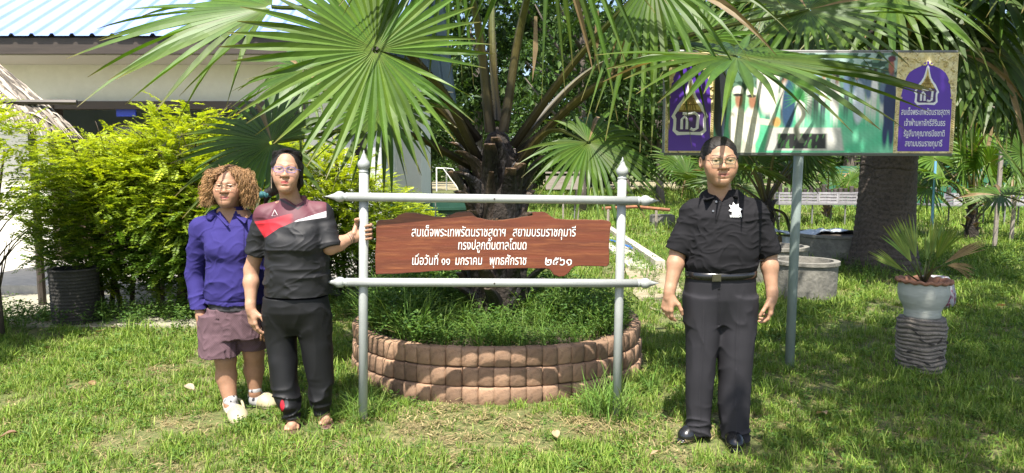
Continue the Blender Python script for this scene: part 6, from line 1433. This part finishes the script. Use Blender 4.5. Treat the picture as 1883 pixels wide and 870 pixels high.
# ================================================================== the woman in purple
AY = 4.13; ab_ = np.array([at(440, 765, AY)[0], AY, 0.0])
curl = tag(empty('person', tuple(ab_)), 'woman in a purple zip jacket with curly brown hair standing farthest left', 'person')
def AL(px, py, dy=0.0): return at(px, py, AY+dy)-ab_
def build_curl():
    SKA = (.36, .195, .12); v = Vol((-.40, -.42, -.01), (.34, .24, 1.60), (.0033, .0033, .005), [(2, 1.24, 1.60, .0025), (2, .55, .76, .003)])
    hc = AL(420, 344, -.03); R = rotm(8, 0, 2); s = .98; w = 1.05
    T = head(v, hc, R, s, w, jaw=1.08, cheek=1.12, smile=.9, nose=.96)
    nk = AL(420, 394, .03); v.cap(T(0, .028, -.075), nk+[0, .01, -.03], .052, .06, .03); v.ell(T(0, -.05, -.096), (.036, .03, .02), .03)
    sh = [AL(370, 418, .02), AL(470, 415, .05)]; el = [AL(357, 505, .05), AL(492, 500, .06)]; wr = [AL(369, 583, -.03), AL(490, 580, .02)]
    v.loft([(.72, .0, .02, .14, .11, .12), (.85, .0, .02, .15, .12, .12), (1.0, -.0, .02, .14, .12, .10), (1.12, -.0, .02, .14, .11, .10), (1.21, -.0, .03, .12, .08, .09), (1.26, -.0, .03, .09, .06, .07)], .03)
    for i in (0, 1):
        q = (-1, 1)[i]; v.cap(nk+[q*.02, .012, -.055], sh[i]-[0, 0, .012], .040, .040, .03); v.chain([sh[i], el[i], wr[i]], [.045, .036, .024], .03)
        hd = nrm(AL((374, 492)[i], (620, 622)[i], -.06)-wr[i]); hand(v, wr[i]+hd*.012, hd, (.35, .8, 0) if i == 0 else (-.4, .8, 0), .98, (.7, .8, .9, .95), .7, side=(1, -1)[i], spread=.06)
    hip = [AL(405, 620, .02), AL(462, 620, .04)]; kn = [AL(415, 660, -.03), AL(467, 650, .06)]; cal = [AL(416, 692, -.02), AL(467, 680, .09)]; an = [AL(424, 742, -.07), AL(469, 722, .08)]
    for i in (0, 1): v.chain([hip[i], kn[i], cal[i], an[i]], [.086, .060, .060, .036], .03)
    tips = ((441, 783), (500, 752))
    for i in (0, 1): e = on_ground(*tips[i])-ab_; e[2] = .035; v.cap(an[i], an[i]*[1, 1, 0]+[0, .01, .05], .035, .034, .02); v.cap(an[i]*[1, 1, 0]+[0, .0, .05], e*.8+an[i]*[.2, .2, 0], .034, .026, .02)
    vol_obj(v, 'body', m_skin, curl, lambda V: face_col(V, hc, R, s, w, SKA, (.33, .10, .09), (.05, .03, .02), .9, .8))
    h = Vol(hc-[.16, .12, .16], hc+[.16, .18, .15], .0045); h.ell(T(0, .022, .038), np.array([.088*w, .102, .092])*s, .005, R=R)
    for q in (-1, 1): h.cap(T(q*.085, .02, .02), T(q*.108, .03, -.075), .034, .034, .03)
    h.ell(T(0, .07, -.06), (.09, .06, .08), .03); h.ell(T(0, -.08, -.006), np.array([.068, .085, .075])*s, .006, True, R); h.ell(T(0, -.095, .04), np.array([.064, .075, .070])*s, .006, True, R); h.ell(T(0, -.06, -.09), (.066, .07, .07), .006, True, R)
    h.disp(folds(3, .010, 9), hc-.3, hc+.3)
    ho = vol_obj(h, 'hair', m_haircurl, curl, lambda V: np.tile([.13, .065, .028], (len(V), 1)))
    r = np.random.default_rng(19); g = Geo(); ctr = np.array([0, .022, .038])
    for k in range(1500):
        a = r.uniform(-.95, math.pi+.95); ca, sa = math.cos(a), math.sin(a)
        p0 = np.array([.012*r.normal()+.0, -.045+r.uniform(0, .07), .124]); out = r.uniform(.95, 1.36); low = r.uniform(-.135, -.01) if sa > -.75 else r.uniform(-.12, -.03)
        side = np.array([ca*.100*out, .022+sa*.095*out, .035+.02*r.normal()]); end = np.array([ca*(.118+.012*r.normal())*out+.0, .028+sa*.075*out, low])
        if abs(side[0]) < .074 and side[1] < -.03: side[0] = math.copysign(.080+.02*r.uniform(), ca); end[0] = math.copysign(.088+.03*r.uniform(), ca)
        mid = ctr+nrm(((p0+side)/2-ctr)/[.094, .108, .096])*[.094, .108, .096]*r.uniform(.96, 1.06)
        st = r.uniform(0, 1.0); pts = bez([p0, mid, side, end], 42)[int(st*10):]; m = len(pts); u = np.linspace(0, 1, m); amp = (.0025+.0085*u)*r.uniform(.7, 1.3); ph = r.uniform(0, 6.28)+u*r.uniform(20, 44)
        tg = np.gradient(pts, axis=0); tg /= np.linalg.norm(tg, axis=1)[:, None]; A_ = np.cross(tg, [0.3, 1, .2]); A_ /= np.linalg.norm(A_, axis=1)[:, None]; B_ = np.cross(tg, A_)
        pts = pts+A_*(np.cos(ph)*amp)[:, None]+B_*(np.sin(ph)*amp)[:, None]
        bs = np.array([.25, .135, .06])*r.uniform(.5, 1.5); c_ = bs[None]*(1-.0*u[:, None])+np.array([.42, .26, .12])[None]*(u[:, None]**1.3)*r.uniform(.25, .95)
        g.tube([T(*q) for q in pts], np.interp(u, [0, .8, 1], [.0012, .0014, .0006]), 3, caps=False, C=c_)
    g.build('curls', m_haircurl, ho, smooth=True)
    wire_glasses(curl, T, R, s, .0255, .0165, .001, -.098, m_goldw, lens_mat('clear_lens', (.93, .9, .88), .05), .0010, 2.6, .032, w=w)
    # jacket
    c = Vol((-.36, -.30, .66), (.36, .26, 1.34), .0042); P = lambda px, py: AL(px, py); rows = []
    for py, x0, x1, bf, bk in ((556, 378, 488, .148, .14), (540, 377, 490, .156, .14), (510, 378, 488, .158, .135), (480, 380, 486, .152, .125), (455, 378, 486, .150, .12), (430, 378, 482, .135, .115), (412, 384, 474, .11, .105), (400, 394, 456, .085, .10), (392, 400, 446, .07, .088), (380, 402, 442, .062, .08)):
        a, b_ = P(x0, py), P(x1, py); rows.append((a[2], (a[0]+b_[0])/2, .02, (b_[0]-a[0])/2, bf, bk))
    c.loft(rows, .02, n=2.2)
    for q in (-1, 1): c.ell(np.array([P(430, 440)[0]+q*.06, -.085, P(430, 455)[2]]), (.066, .056, .060), .05)
    for i in (0, 1):
        q = (-1, 1)[i]; c.cap(nk+[q*.045, .012, -.025], sh[i], .042, .058, .05); d = nrm(wr[i]-el[i]); m1 = sh[i]*.5+el[i]*.5; c.chain([sh[i], m1, el[i], wr[i]-d*.05], [.060, .058, .054, .049], .03); c.cap(wr[i]-d*.055, wr[i]-d*.0, .041, .040, .008); c.cap(wr[i]-d*.02, wr[i]+d*.04, .033, .035, .002, True)
    c.disp(folds(51, .0060, 2.1, (.7, .5, 1.5), z=(.5, 1.2)), (-.4, -.4, .6), (.4, .4, 1.25)); c.disp(folds(53, .0022, 5, (1, 1, 1.6), z=(.5, 1.25)), (-.4, -.4, .6), (.4, .4, 1.3))
    c.disp(lambda Q: -.004*np.exp(-((Q[:, 2]-P(420, 549)[2])/.006)**2)*-1*(np.abs(Q[:, 0]) < .2), (-.4, -.4, .6), (.4, .4, .8))
    c.cap(T(0, .03, -.07), nk+[0, .010, .040], .050, .052, .004, True); nv = AL(432, 412); c.put(lambda X, Y, Z: np.maximum(np.maximum(np.abs(X-nv[0]+(Z-nv[2])*.35)-(Z-nv[2])*.55, Y-.02), nv[2]-Z), (nv[0]-.10, -.2, nv[2]), (nv[0]+.08, .02, nv[2]+.07), .006, True)
    PU = np.array([.033, .027, .135])
    def cj(V):
        px, py = proj(V+ab_); C = np.tile(PU, (len(V), 1)); z_ = (np.abs(px-449) < 1.0) & (py > 416) & (V[:, 1] < 0); C[z_] *= .5; return C
    vol_obj(c, 'zip_jacket', m_cloth, curl, cj)
    k = Vol((-.2, -.22, 1.10), (.22, .2, 1.36), .0032)
    ring = [nk+np.array([math.cos(a)*.082, math.sin(a)*.078+.006, .020+.018*math.sin(a)]) for a in np.linspace(-.85, math.pi+.85, 20)]
    low = [np.array([nk[0]+(a[0]-nk[0])*1.42, nk[1]+.006+(a[1]-nk[1]-.006)*1.32, a[2]-.034]) for a in ring]
    for i in range(19):
        k.cap(ring[i], ring[i+1], .007, .007, .012); k.cap(low[i], low[i+1], .006, .006, .02); k.cap((ring[i]+low[i])/2+(ring[i]-nk)*[.06, .06, 0], (ring[i+1]+low[i+1])/2+(ring[i+1]-nk)*[.06, .06, 0], .009, .009, .03)
    for i, tip in ((0, AL(450, 410, -.108)), (19, AL(419, 415, -.118))):
        j = 4 if i == 0 else 15
        for t_ in np.linspace(0, 1, 7): k.cap(ring[i]*(1-t_)+low[j]*t_+[0, -.005, 0], tip, .0060, .0042, .003)
    k.cap(T(0, .03, -.06), nk+[0, .010, -.02], .056, .059, .003, True); vol_obj(k, 'jacket_collar', m_cloth, curl, lambda V: np.tile(PU*1.05, (len(V), 1)))
    u = Vol((-.2, -.2, 1.05), (.2, .2, 1.30), .004); u.loft([(1.08, nk[0], .02, .09, .08, .09), (1.15, nk[0], .02, .085, .078, .09), (1.225, nk[0], .025, .066, .064, .075)], .02); u.cap(T(0, .03, -.08), nk+[0, 0.01, .035], .052, .054, .006, True); vol_obj(u, 'undershirt', m_cloth, curl, lambda V: np.tile([.035, .035, .045], (len(V), 1)))
    q = Vol((-.25, -.25, .6), (.3, .25, .80), .005); a, b_ = P(385, 556), P(486, 556); zz = a[2]; q.loft([(zz-.035, (a[0]+b_[0])/2, .02, (b_[0]-a[0])/2-.004, .142, .132), (zz+.04, (a[0]+b_[0])/2, .02, (b_[0]-a[0])/2-.012, .138, .13)], .01, n=2.2); vol_obj(q, 'shirt_hem', m_cloth, curl, lambda V: np.tile([.045, .043, .048], (len(V), 1)))
    # shorts
    t = Vol((-.30, -.28, .36), (.34, .28, .80), .0045); z = lambda py: P(430, py)[2]; a, b_ = P(380, 590), P(488, 590); cx = (a[0]+b_[0])/2; hw_ = (b_[0]-a[0])/2
    t.loft([(z(618), cx, .03, hw_+.004, .145, .15), (z(590), cx, .03, hw_+.002, .148, .15), (z(565), cx, .02, hw_-.014, .138, .135)], .03)
    for leg in ([(403, 575, .02, 36), (404, 606, .01, 35), (405, 630, -.01, 35), (406, 652, -.02, 35.5)], [(460, 572, .03, 32), (464, 600, .04, 31), (466, 622, .06, 29), (466, 640, .07, 28)]):
        t.loft([(lambda p: (p[2], p[0], p[1], hh*AY/F_PX, hh*AY/F_PX*1.1, hh*AY/F_PX*1.15))(AL(px, py, dy)) for px, py, dy, hh in leg], .02, n=2.2)
    t.disp(folds(61, .005, 2.4, (1.6, 1.2, .4)), (-.4, -.4, .3), (.4, .4, .8)); t.disp(folds(62, .003, 6), (-.4, -.4, .3), (.4, .4, .8))
    for leg in ((406, 652, -.02, 35.5), (466, 640, .07, 28)):
        p = AL(*leg[:3]); hh = leg[3]*AY/F_PX; t.loft([(p[2]-.03, p[0], p[1], hh*.82, hh*.92, hh*.97), (p[2]+.02, p[0], p[1], hh*.82, hh*.92, hh*.97)], .002, n=2.2, cut=True)
    def cs(V):
        n_ = .5+.5*np.sin(V[:, 0]*520)*np.sin(V[:, 2]*430); return np.array([.115, .07, .082])*(.75+.4*n_[:, None])
    vol_obj(t, 'shorts', m_cloth, curl, cs)
    for i in (0, 1):
        e = on_ground(*tips[i])-ab_; a = an[i]; so_ = Vol((-.4, -.5, -.01), (.4, .3, .2), .0035); so_.chain([a+[0, 0, .02], a*[1, 1, 0]+[0, .01, .05]], [.041, .039], .01); so_.cap(a*[1, 1, 0]+[0, .005, .055], e*.6+a*[.4, .4, 0]+[0, 0, .025], .039, .030, .02)
        def sc_(V):
            C = np.tile([.42, .41, .41], (len(V), 1)).astype(float); m = (vnoise(V*1.0, 22, 5) > .62); C[m] = (.05, .05, .06); return C
        vol_obj(so_, 'sock', m_cloth, curl, sc_)
        f = Vol((-.4, -.5, -.01), (.4, .3, .14), .0032); h_ = np.array([a[0], a[1]+.035, .03]); e2 = e.copy(); e2[2] = .03; d = nrm((e2-h_)*[1, 1, 0]); sd_ = np.array([-d[1], d[0], 0])
        f.cap(h_, e2-d*.015, .046, .050, .02, sq=(1, 1, .8)); f.ell(e2-d*.045+[0, 0, .018], (.050, .055, .036), .03); f.cap(h_*.45+e2*.55+[0, 0, .022], e2-d*.05+[0, 0, .02], .046, .042, .03)
        f.ell(h_+d*.02+[0, 0, .055], (.040, .048, .045), .01, True); f.put(lambda X, Y, Z: Z+0*X+0*Y, (-1, -1, -.1), (1, 1, 0), .001, True)
        f.disp(lambda Q: .003*np.exp(-((Q[:, 2]-.022)/.003)**2), (-1, -1, 0), (1, 1, .05))
        for j in range(3):
            for l in (-1, 0, 1): pp_ = e2-d*(.025+.022*j)+sd_*l*.022; f.cap(pp_+[0, 0, .0], pp_+[0, 0, .1], .0042, .0042, .001, True) if not (j == 0 and l) else None
        co_ = vol_obj(f, 'clog', M('cream_clog', (.38, .335, .21), .6) if i == 0 else bpy.data.materials['cream_clog'], curl)
        st_ = Geo(); mp = h_*.55+e2*.45; P5 = [mp+sd_*.048+[0, 0, .018], h_+sd_*.050-d*.02+[0, 0, .045], h_-d*.046+[0, 0, .058], h_-sd_*.050-d*.02+[0, 0, .045], mp-sd_*.048+[0, 0, .018]]; st_.tube(bez(P5, 20), .008, 8, flat=.5); st_.build('strap', bpy.data.materials['cream_clog'], co_, smooth=True)
build_curl()
# ------------------------------------------------------------------ grass and weeds (stuff)
m_grass = M('grass_blade', (1, 1, 1), .6, attr=True, transl=.34, rnd=.25, tcol=(1.2, 1.15, .6), spec=.3)
def blades(r, n, rad, lmin, lmax, w, dry=.13, lean=.55, pal=((.15, .245, .028), (.19, .29, .04), (.25, .32, .07), (.11, .20, .025))):
    V, Q, T, C = [], [], [], []; k = 0
    for i in range(n):
        a = r.uniform(0, 6.28); d = rad*math.sqrt(r.uniform(0, 1)); b = np.array([math.cos(a)*d, math.sin(a)*d, -.004]); L = r.uniform(lmin, lmax); az = r.uniform(0, 6.28); ln = lean*r.uniform(.3, 1.5)
        isd = r.uniform() < dry
        if isb if False else isd: ln = r.uniform(1.0, 2.2)
        dr = np.array([math.cos(az), math.sin(az), 0]); s = np.array([-math.sin(az), math.cos(az), 0])*w*r.uniform(.7, 1.3)*.5
        p = [b+dr*L*(ln*t**1.6)*.8+np.array([0, 0, L*(t-.38*ln*t*t) if not isd else L*.45*(t-.5*t*t)]) for t in (0, .4, .75, 1.0)]
        p = [np.array([q[0], q[1], max(q[2], -.004+.006*j)]) for j, q in enumerate(p)]
        V += [p[0]-s*.8, p[0]+s*.8, p[1]-s, p[1]+s, p[2]-s*.7, p[2]+s*.7, p[3]]; Q += [[k, k+1, k+3, k+2], [k+2, k+3, k+5, k+4]]; T += [[k+4, k+5, k+6]]; k += 7
        c = np.array([.34, .28, .13])*r.uniform(.6, 1.2) if isd else np.array(pal[r.integers(0, len(pal))])*r.uniform(.8, 1.2)
        C += [c*.8]*2+[c]*2+[c*1.05]*3
    return np.array(V), Q, T, np.array(C)
def clump(name, sd, *a, **k):
    V, Q, T, C = blades(np.random.default_rng(sd), *a, **k); g = Geo(); g.add(V, Q, T, C); o = g.build(name, m_grass); COL.objects.unlink(o); return o
def broad(name, sd, n=9):
    r = np.random.default_rng(sd); g = Geo()
    P = np.stack([r.normal(0, .025, n), r.normal(0, .025, n), r.uniform(.01, .05, n)], 1); D = rand_dirs(n, r); D[:, 2] = np.abs(D[:, 2])*.4; Nn = np.tile([0, 0, 1.0], (n, 1))+r.normal(0, .3, (n, 3))
    V, Q, C = leaf_quads(P, nrm(D[0])*0+D, Nn, r.uniform(.02, .04, n), r.uniform(.014, .024, n), np.array([(.07, .14, .02), (.10, .18, .03)])[r.integers(0, 2, n)]); g.add(V, Q, C=C); o = g.build(name, m_grass); COL.objects.unlink(o); return o
def scatter(name, pts, scl, clumps, label, seed=0):
    """points carry the clumps: instance on points"""
    me = bpy.data.meshes.new(name); me.vertices.add(len(pts)); me.vertices.foreach_set('co', np.asarray(pts, np.float32).ravel())
    a = me.attributes.new('scl', 'FLOAT', 'POINT'); a.data.foreach_set('value', np.asarray(scl, np.float32)); me.update()
    o = bpy.data.objects.new(name, me); COL.objects.link(o); o['kind'] = 'stuff'; o['label'] = label
    nt = bpy.data.node_groups.new(name+'_scatter', 'GeometryNodeTree'); nt.interface.new_socket('Geometry', in_out='INPUT', socket_type='NodeSocketGeometry'); nt.interface.new_socket('Geometry', in_out='OUTPUT', socket_type='NodeSocketGeometry')
    N, L = nt.nodes, nt.links; gi, go = N.new('NodeGroupInput'), N.new('NodeGroupOutput'); iop = N.new('GeometryNodeInstanceOnPoints'); gti = N.new('GeometryNodeGeometryToInstance')
    for c in clumps[::-1]:
        oi = N.new('GeometryNodeObjectInfo'); oi.inputs['Object'].default_value = c; oi.inputs['As Instance'].default_value = True; L.new(oi.outputs['Geometry'], gti.inputs[0])
    L.new(gi.outputs[0], iop.inputs['Points']); L.new(gti.outputs[0], iop.inputs['Instance']); iop.inputs['Pick Instance'].default_value = True
    ri = N.new('FunctionNodeRandomValue'); ri.data_type = 'INT'; ri.inputs['Min'].default_value = 0 if False else ri.inputs['Min'].default_value
    for s_ in ri.inputs:
        if s_.type == 'INT' and s_.name == 'Min': s_.default_value = 0
        if s_.type == 'INT' and s_.name == 'Max': s_.default_value = len(clumps)-1
    L.new([q for q in ri.outputs if q.type == 'INT'][0], iop.inputs['Instance Index'])
    rv = N.new('FunctionNodeRandomValue'); rv.data_type = 'FLOAT_VECTOR'; rv.inputs[0].default_value = (-.12, -.12, 0); rv.inputs[1].default_value = (.12, .12, 6.28); L.new(rv.outputs[0], iop.inputs['Rotation'])
    na = N.new('GeometryNodeInputNamedAttribute'); na.data_type = 'FLOAT'; na.inputs['Name'].default_value = 'scl'; L.new(na.outputs[0], iop.inputs['Scale'])
    L.new(iop.outputs[0], go.inputs[0]); m = o.modifiers.new('scatter', 'NODES'); m.node_group = nt
    return o
r = np.random.default_rng(2)
clumps = [clump('grass_clump', 200+k, 26, .055, .035, .085, .0048) for k in range(4)]+[clump('grass_clump', 210, 16, .05, .08, .15, .0052, lean=.8), clump('straw_clump', 211, 20, .06, .03, .07, .004, dry=.85), broad('weed_clump', 220), broad('weed_clump', 221)]
def free(P):
    x, y = P[:, 0], P[:, 1]; ok = np.hypot(x-PLANTER[0], y-PLANTER[1]) > PL_R+.03
    ok &= ~((y > 8.15) & (x < -1.55)); ok &= ~((x < -2.8) & (y > 6.35)&(x < -(y*.41)))
    ok &= ~((y > 62) & (y < 130))
    d = ring[:, :2]; c = d.mean(0); ok &= np.hypot((x-c[0])/.75, (y-c[1])/1.6) > np.where(r.uniform(size=len(x)) < .3, .5, 1.0)
    for b_, (dx, dy) in ((mb, (-.08, -.1)), (mb, (.09, -.16)), (bb, (-.02, -.12)), (bb, (.14, -.06)), (ab_, (-.02, -.1)), (ab_, (.14, .08))): ok &= (np.hypot(x-b_[0]-dx, y-b_[1]-dy) > .13) | (r.uniform(size=len(x)) < .22)
    for (px, py, pr) in ((PX, PY, .17), (BX, BY, .5)): ok &= np.hypot(x-px, y-py) > pr
    return ok
PT, SCL = [], []
for (y0, y1, dens, s) in ((2.6, 4.2, 800, .82), (4.2, 6.0, 600, .9), (6, 9, 230, 1.2), (9, 16, 60, 1.9), (16, 32, 16, 3.0), (32, 62, 3.2, 5.5)):
    hx = .80*y1+.6; n = int(dens*(y1-y0)*2*hx); P = np.stack([r.uniform(-hx, hx, n), r.uniform(y0, y1, n), np.zeros(n)], 1)
    nz = vnoise(P, .75, 31)+.6*vnoise(P, 2.3, 32); bare = np.exp(-((P[:, 0]-.25)/.75)**2-((P[:, 1]-3.85)/.32)**2)*1.1+.5*np.exp(-((P[:, 0]+2.1)/.6)**2-((P[:, 1]-3.7)/.5)**2)
    keep = free(P) & (r.uniform(size=n) < np.clip(.80+.42*nz-bare, .10, 1)); P = P[keep]; nz = nz[keep]; bare = bare[keep]
    P[:, 2] = .012*vnoise(P, .55, 3)+.006*vnoise(P, 1.9, 4)
    PT.append(P); SCL.append(s*r.uniform(.65, 1.25, len(P))*(1+.22*nz)*(1-.3*np.clip(bare, 0, 1)))
scatter('lawn_grass', np.vstack(PT), np.concatenate(SCL), clumps, 'short bright lawn grass with dry straw patches')
n = 9000; P = np.stack([r.uniform(-4.2, 4.2, n), r.uniform(2.8, 6.2, n), np.full(n, .004)], 1); nz = vnoise(P, .75, 31)+.6*vnoise(P, 2.3, 32); bare = np.exp(-((P[:, 0]-.25)/.75)**2-((P[:, 1]-3.85)/.32)**2)*1.1+.5*np.exp(-((P[:, 0]+2.1)/.6)**2-((P[:, 1]-3.7)/.5)**2)
P = P[free(P) & (r.uniform(size=n) < np.clip(-.12-.3*nz+.75*bare, .01, 1))]
def litter(sd, n=26):
    r = np.random.default_rng(sd); g = Geo()
    for k in range(n):
        a = r.uniform(0, 6.28); c = np.array([r.normal(0, .05), r.normal(0, .05), r.uniform(.003, .014)]); L = r.uniform(.015, .06); d = np.array([math.cos(a), math.sin(a), r.normal(0, .12)]); s_ = np.array([-math.sin(a), math.cos(a), 0])*r.uniform(.0012, .0032); q = c+d*L*.5+[0, 0, r.uniform(0, .008)]
        g.add([c-s_, c+s_, q+s_, q-s_, c+d*L], [[0, 1, 2, 3]], [[3, 2, 4]], C=np.array([.36, .29, .15])*r.uniform(.45, 1.25))
    for k in range(7):
        c = np.array([r.normal(0, .05), r.normal(0, .05), .0]); s_ = r.uniform(.003, .009); V = rand_dirs(6, r)*s_*[1, 1, .7]+c; g.add(V, T=[[0, 1, 2], [0, 2, 3], [0, 3, 4], [1, 2, 5], [2, 3, 5], [3, 4, 5]], C=np.array([.2, .15, .09])*r.uniform(.5, 1.2))
    o = g.build('litter_clump', m_grass); COL.objects.unlink(o); return o
scatter('dry_litter', P, r.uniform(.7, 1.3, len(P)), [litter(k) for k in (1, 2, 3)]+[clumps[5]], 'dry straw bits and crumbs of soil on the bare spots of the lawn')
# tall weeds in the bed, at the foot of the posts and along the hedge
tall = [clump('weed_clump', 300+k, 15, .05, .22, .44, .0065, dry=.06, lean=.85, pal=((.09, .18, .028), (.13, .23, .04), (.18, .27, .055))) for k in range(3)]+[clump('weed_clump', 310, 10, .05, .14, .30, .007, dry=.05, lean=.6)]
def broad_tall(sd, n=46):
    r = np.random.default_rng(sd); g = Geo(); h = r.uniform(.02, .24, n); P = np.stack([r.normal(0, .05, n), r.normal(0, .05, n), h], 1); D = rand_dirs(n, r); D[:, 2] = np.abs(D[:, 2])*.3; Nn = np.tile([0, 0, 1.0], (n, 1))+r.normal(0, .35, (n, 3))
    V, Q, C = leaf_quads(P, D, Nn, r.uniform(.025, .055, n), r.uniform(.018, .032, n), np.array([(.05, .115, .018), (.075, .15, .025), (.10, .17, .03)])[r.integers(0, 3, n)]); g.add(V, Q, C=C); o = g.build('leafy_weed', m_grass); COL.objects.unlink(o); return o
lw_ = [broad_tall(k) for k in (1, 2, 3)]
n = 1250; a = r.uniform(0, 6.28, n); d = (PL_R-.12)*np.sqrt(r.uniform(.04, 1, n)); P = np.stack([PLANTER[0]+np.cos(a)*d, PLANTER[1]+np.sin(a)*d, np.full(n, .31)], 1)
nz = vnoise(P, 1.1, 5); sc_ = np.clip(.95+.36*nz+.25*(P[:, 0] < -.5)+.35*(P[:, 1]-PLANTER[1]), .35, 1.5)*r.uniform(.6, 1.1, n)
scatter('planter_weeds', P, sc_, tall+lw_[:2]+lw_, 'tangled tall grass and leafy weeds filling the round brick bed')
P = []; S_ = []
for (cx, cy, n, sp, s) in ((PB[1][0][0]-.02, PB[1][0][1]-.02, 20, .07, .85), (PB[0][0][0]-.06, PB[0][0][1]+.05, 13, .09, .65), (PB[0][0][0]-.2, PB[0][0][1]-.1, 7, .1, .55), (-1.2, 4.5, 8, .12, .6), (.95, 4.6, 8, .1, .6), (PX, PY, 14, .16, .35), (p0[0], YBB, 8, .08, .4), (BX-.5, BY-.5, 26, .35, .7), (3.6, 4.6, 4, .2, .7), (-2.6, 3.45, 4, .3, .6), (-4.75, 6.2, 10, .15, .6), (1.6, 7.2, 22, .5, .6)):
    for i in range(n): P.append((cx+r.normal(0, sp), cy+r.normal(0, sp), 0)); S_.append(s*r.uniform(.6, 1.1))
scatter('post_weeds', P, S_, tall[:3], 'tufts of tall grass at the feet of the posts')
n = 380; P = np.stack([r.uniform(-5.6, -1.4, n), 6.55+r.normal(0, .22, n), np.zeros(n)], 1); P[:, 1] += .12*(P[:, 0]+5.6)
scatter('hedge_weeds', P, r.uniform(.45, 1.0, n), lw_+lw_+tall[:1], 'low leafy weeds along the foot of the hedge')
n = 420; P = np.stack([r.uniform(1.8, 9.5, n), r.uniform(8.6, 12.5, n), np.zeros(n)], 1)
scatter('back_weeds', P, r.uniform(.5, 1.1, n), lw_+tall, 'rough weeds around the concrete rings and the big palm')
# fallen leaves
m_dryleaf = M('fallen_leaf', (1, 1, 1), .7, attr=True, transl=.2); lms = []
for k in range(4):
    rr_ = np.random.default_rng(k); L = .05; g = Geo(); t = np.linspace(0, 1, 7); w = .018*np.sin(t*3.1)**.8*(1+.3*rr_.normal()); z = .012*np.sin(t*3+rr_.uniform(0, 3))+.006
    V = np.concatenate([np.stack([t*L, -w, z+.004], 1), np.stack([t*L, 0*w, z-.002], 1), np.stack([t*L, w, z+.005], 1)]); i = np.arange(21).reshape(3, 7); g.add(V, np.stack([i[:-1, :-1], i[:-1, 1:], i[1:, 1:], i[1:, :-1]], -1).reshape(-1, 4), C=((.38, .27, .16), (.30, .17, .09), (.42, .34, .24), (.22, .13, .08))[k])
    o = g.build('fallen_leaf', m_dryleaf); lms.append(o.data); bpy.data.objects.remove(o)
for i, (px, py, s, lab) in enumerate(((1019, 797, 1.05, 'pale round fallen leaf on the bare patch in front of the brick bed'), (173, 702, 1.0, 'pale fallen leaf on the sunny lawn at the left'), (340, 716, 1.5, 'reddish brown fallen leaf on the lawn left of the woman in purple'), (30, 803, 1.5, 'fallen leaf near the lower left corner of the lawn'), (1520, 768, 1.5, 'dark fallen leaf on the shaded lawn left below the stump'), (1838, 562, 1.8, 'fallen leaf on the lawn right of the flower pot'), (208, 606, 1.6, 'fallen leaf beside the foot of the tyre bin'), (190, 612, 1.3, 'small tan leaf lying just left of the leaf by the tyre bin'), (1215, 838, 1.2, 'small fallen leaf on the grass left of the shoes of the man in black'), (80, 640, 1.2, 'fallen leaf in the shade at the left edge below the bin'))):
    q = on_ground(px, py, .035); o = bpy.data.objects.new('fallen_leaf', lms[i % 4]); COL.objects.link(o); o.location = tuple(q); o.scale = (s, s*1.2, s); o.rotation_euler = (r.normal(0, .2), r.normal(0, .2), r.uniform(0, 6)); tag(o, lab, 'leaf', 'fallen leaves on the lawn')
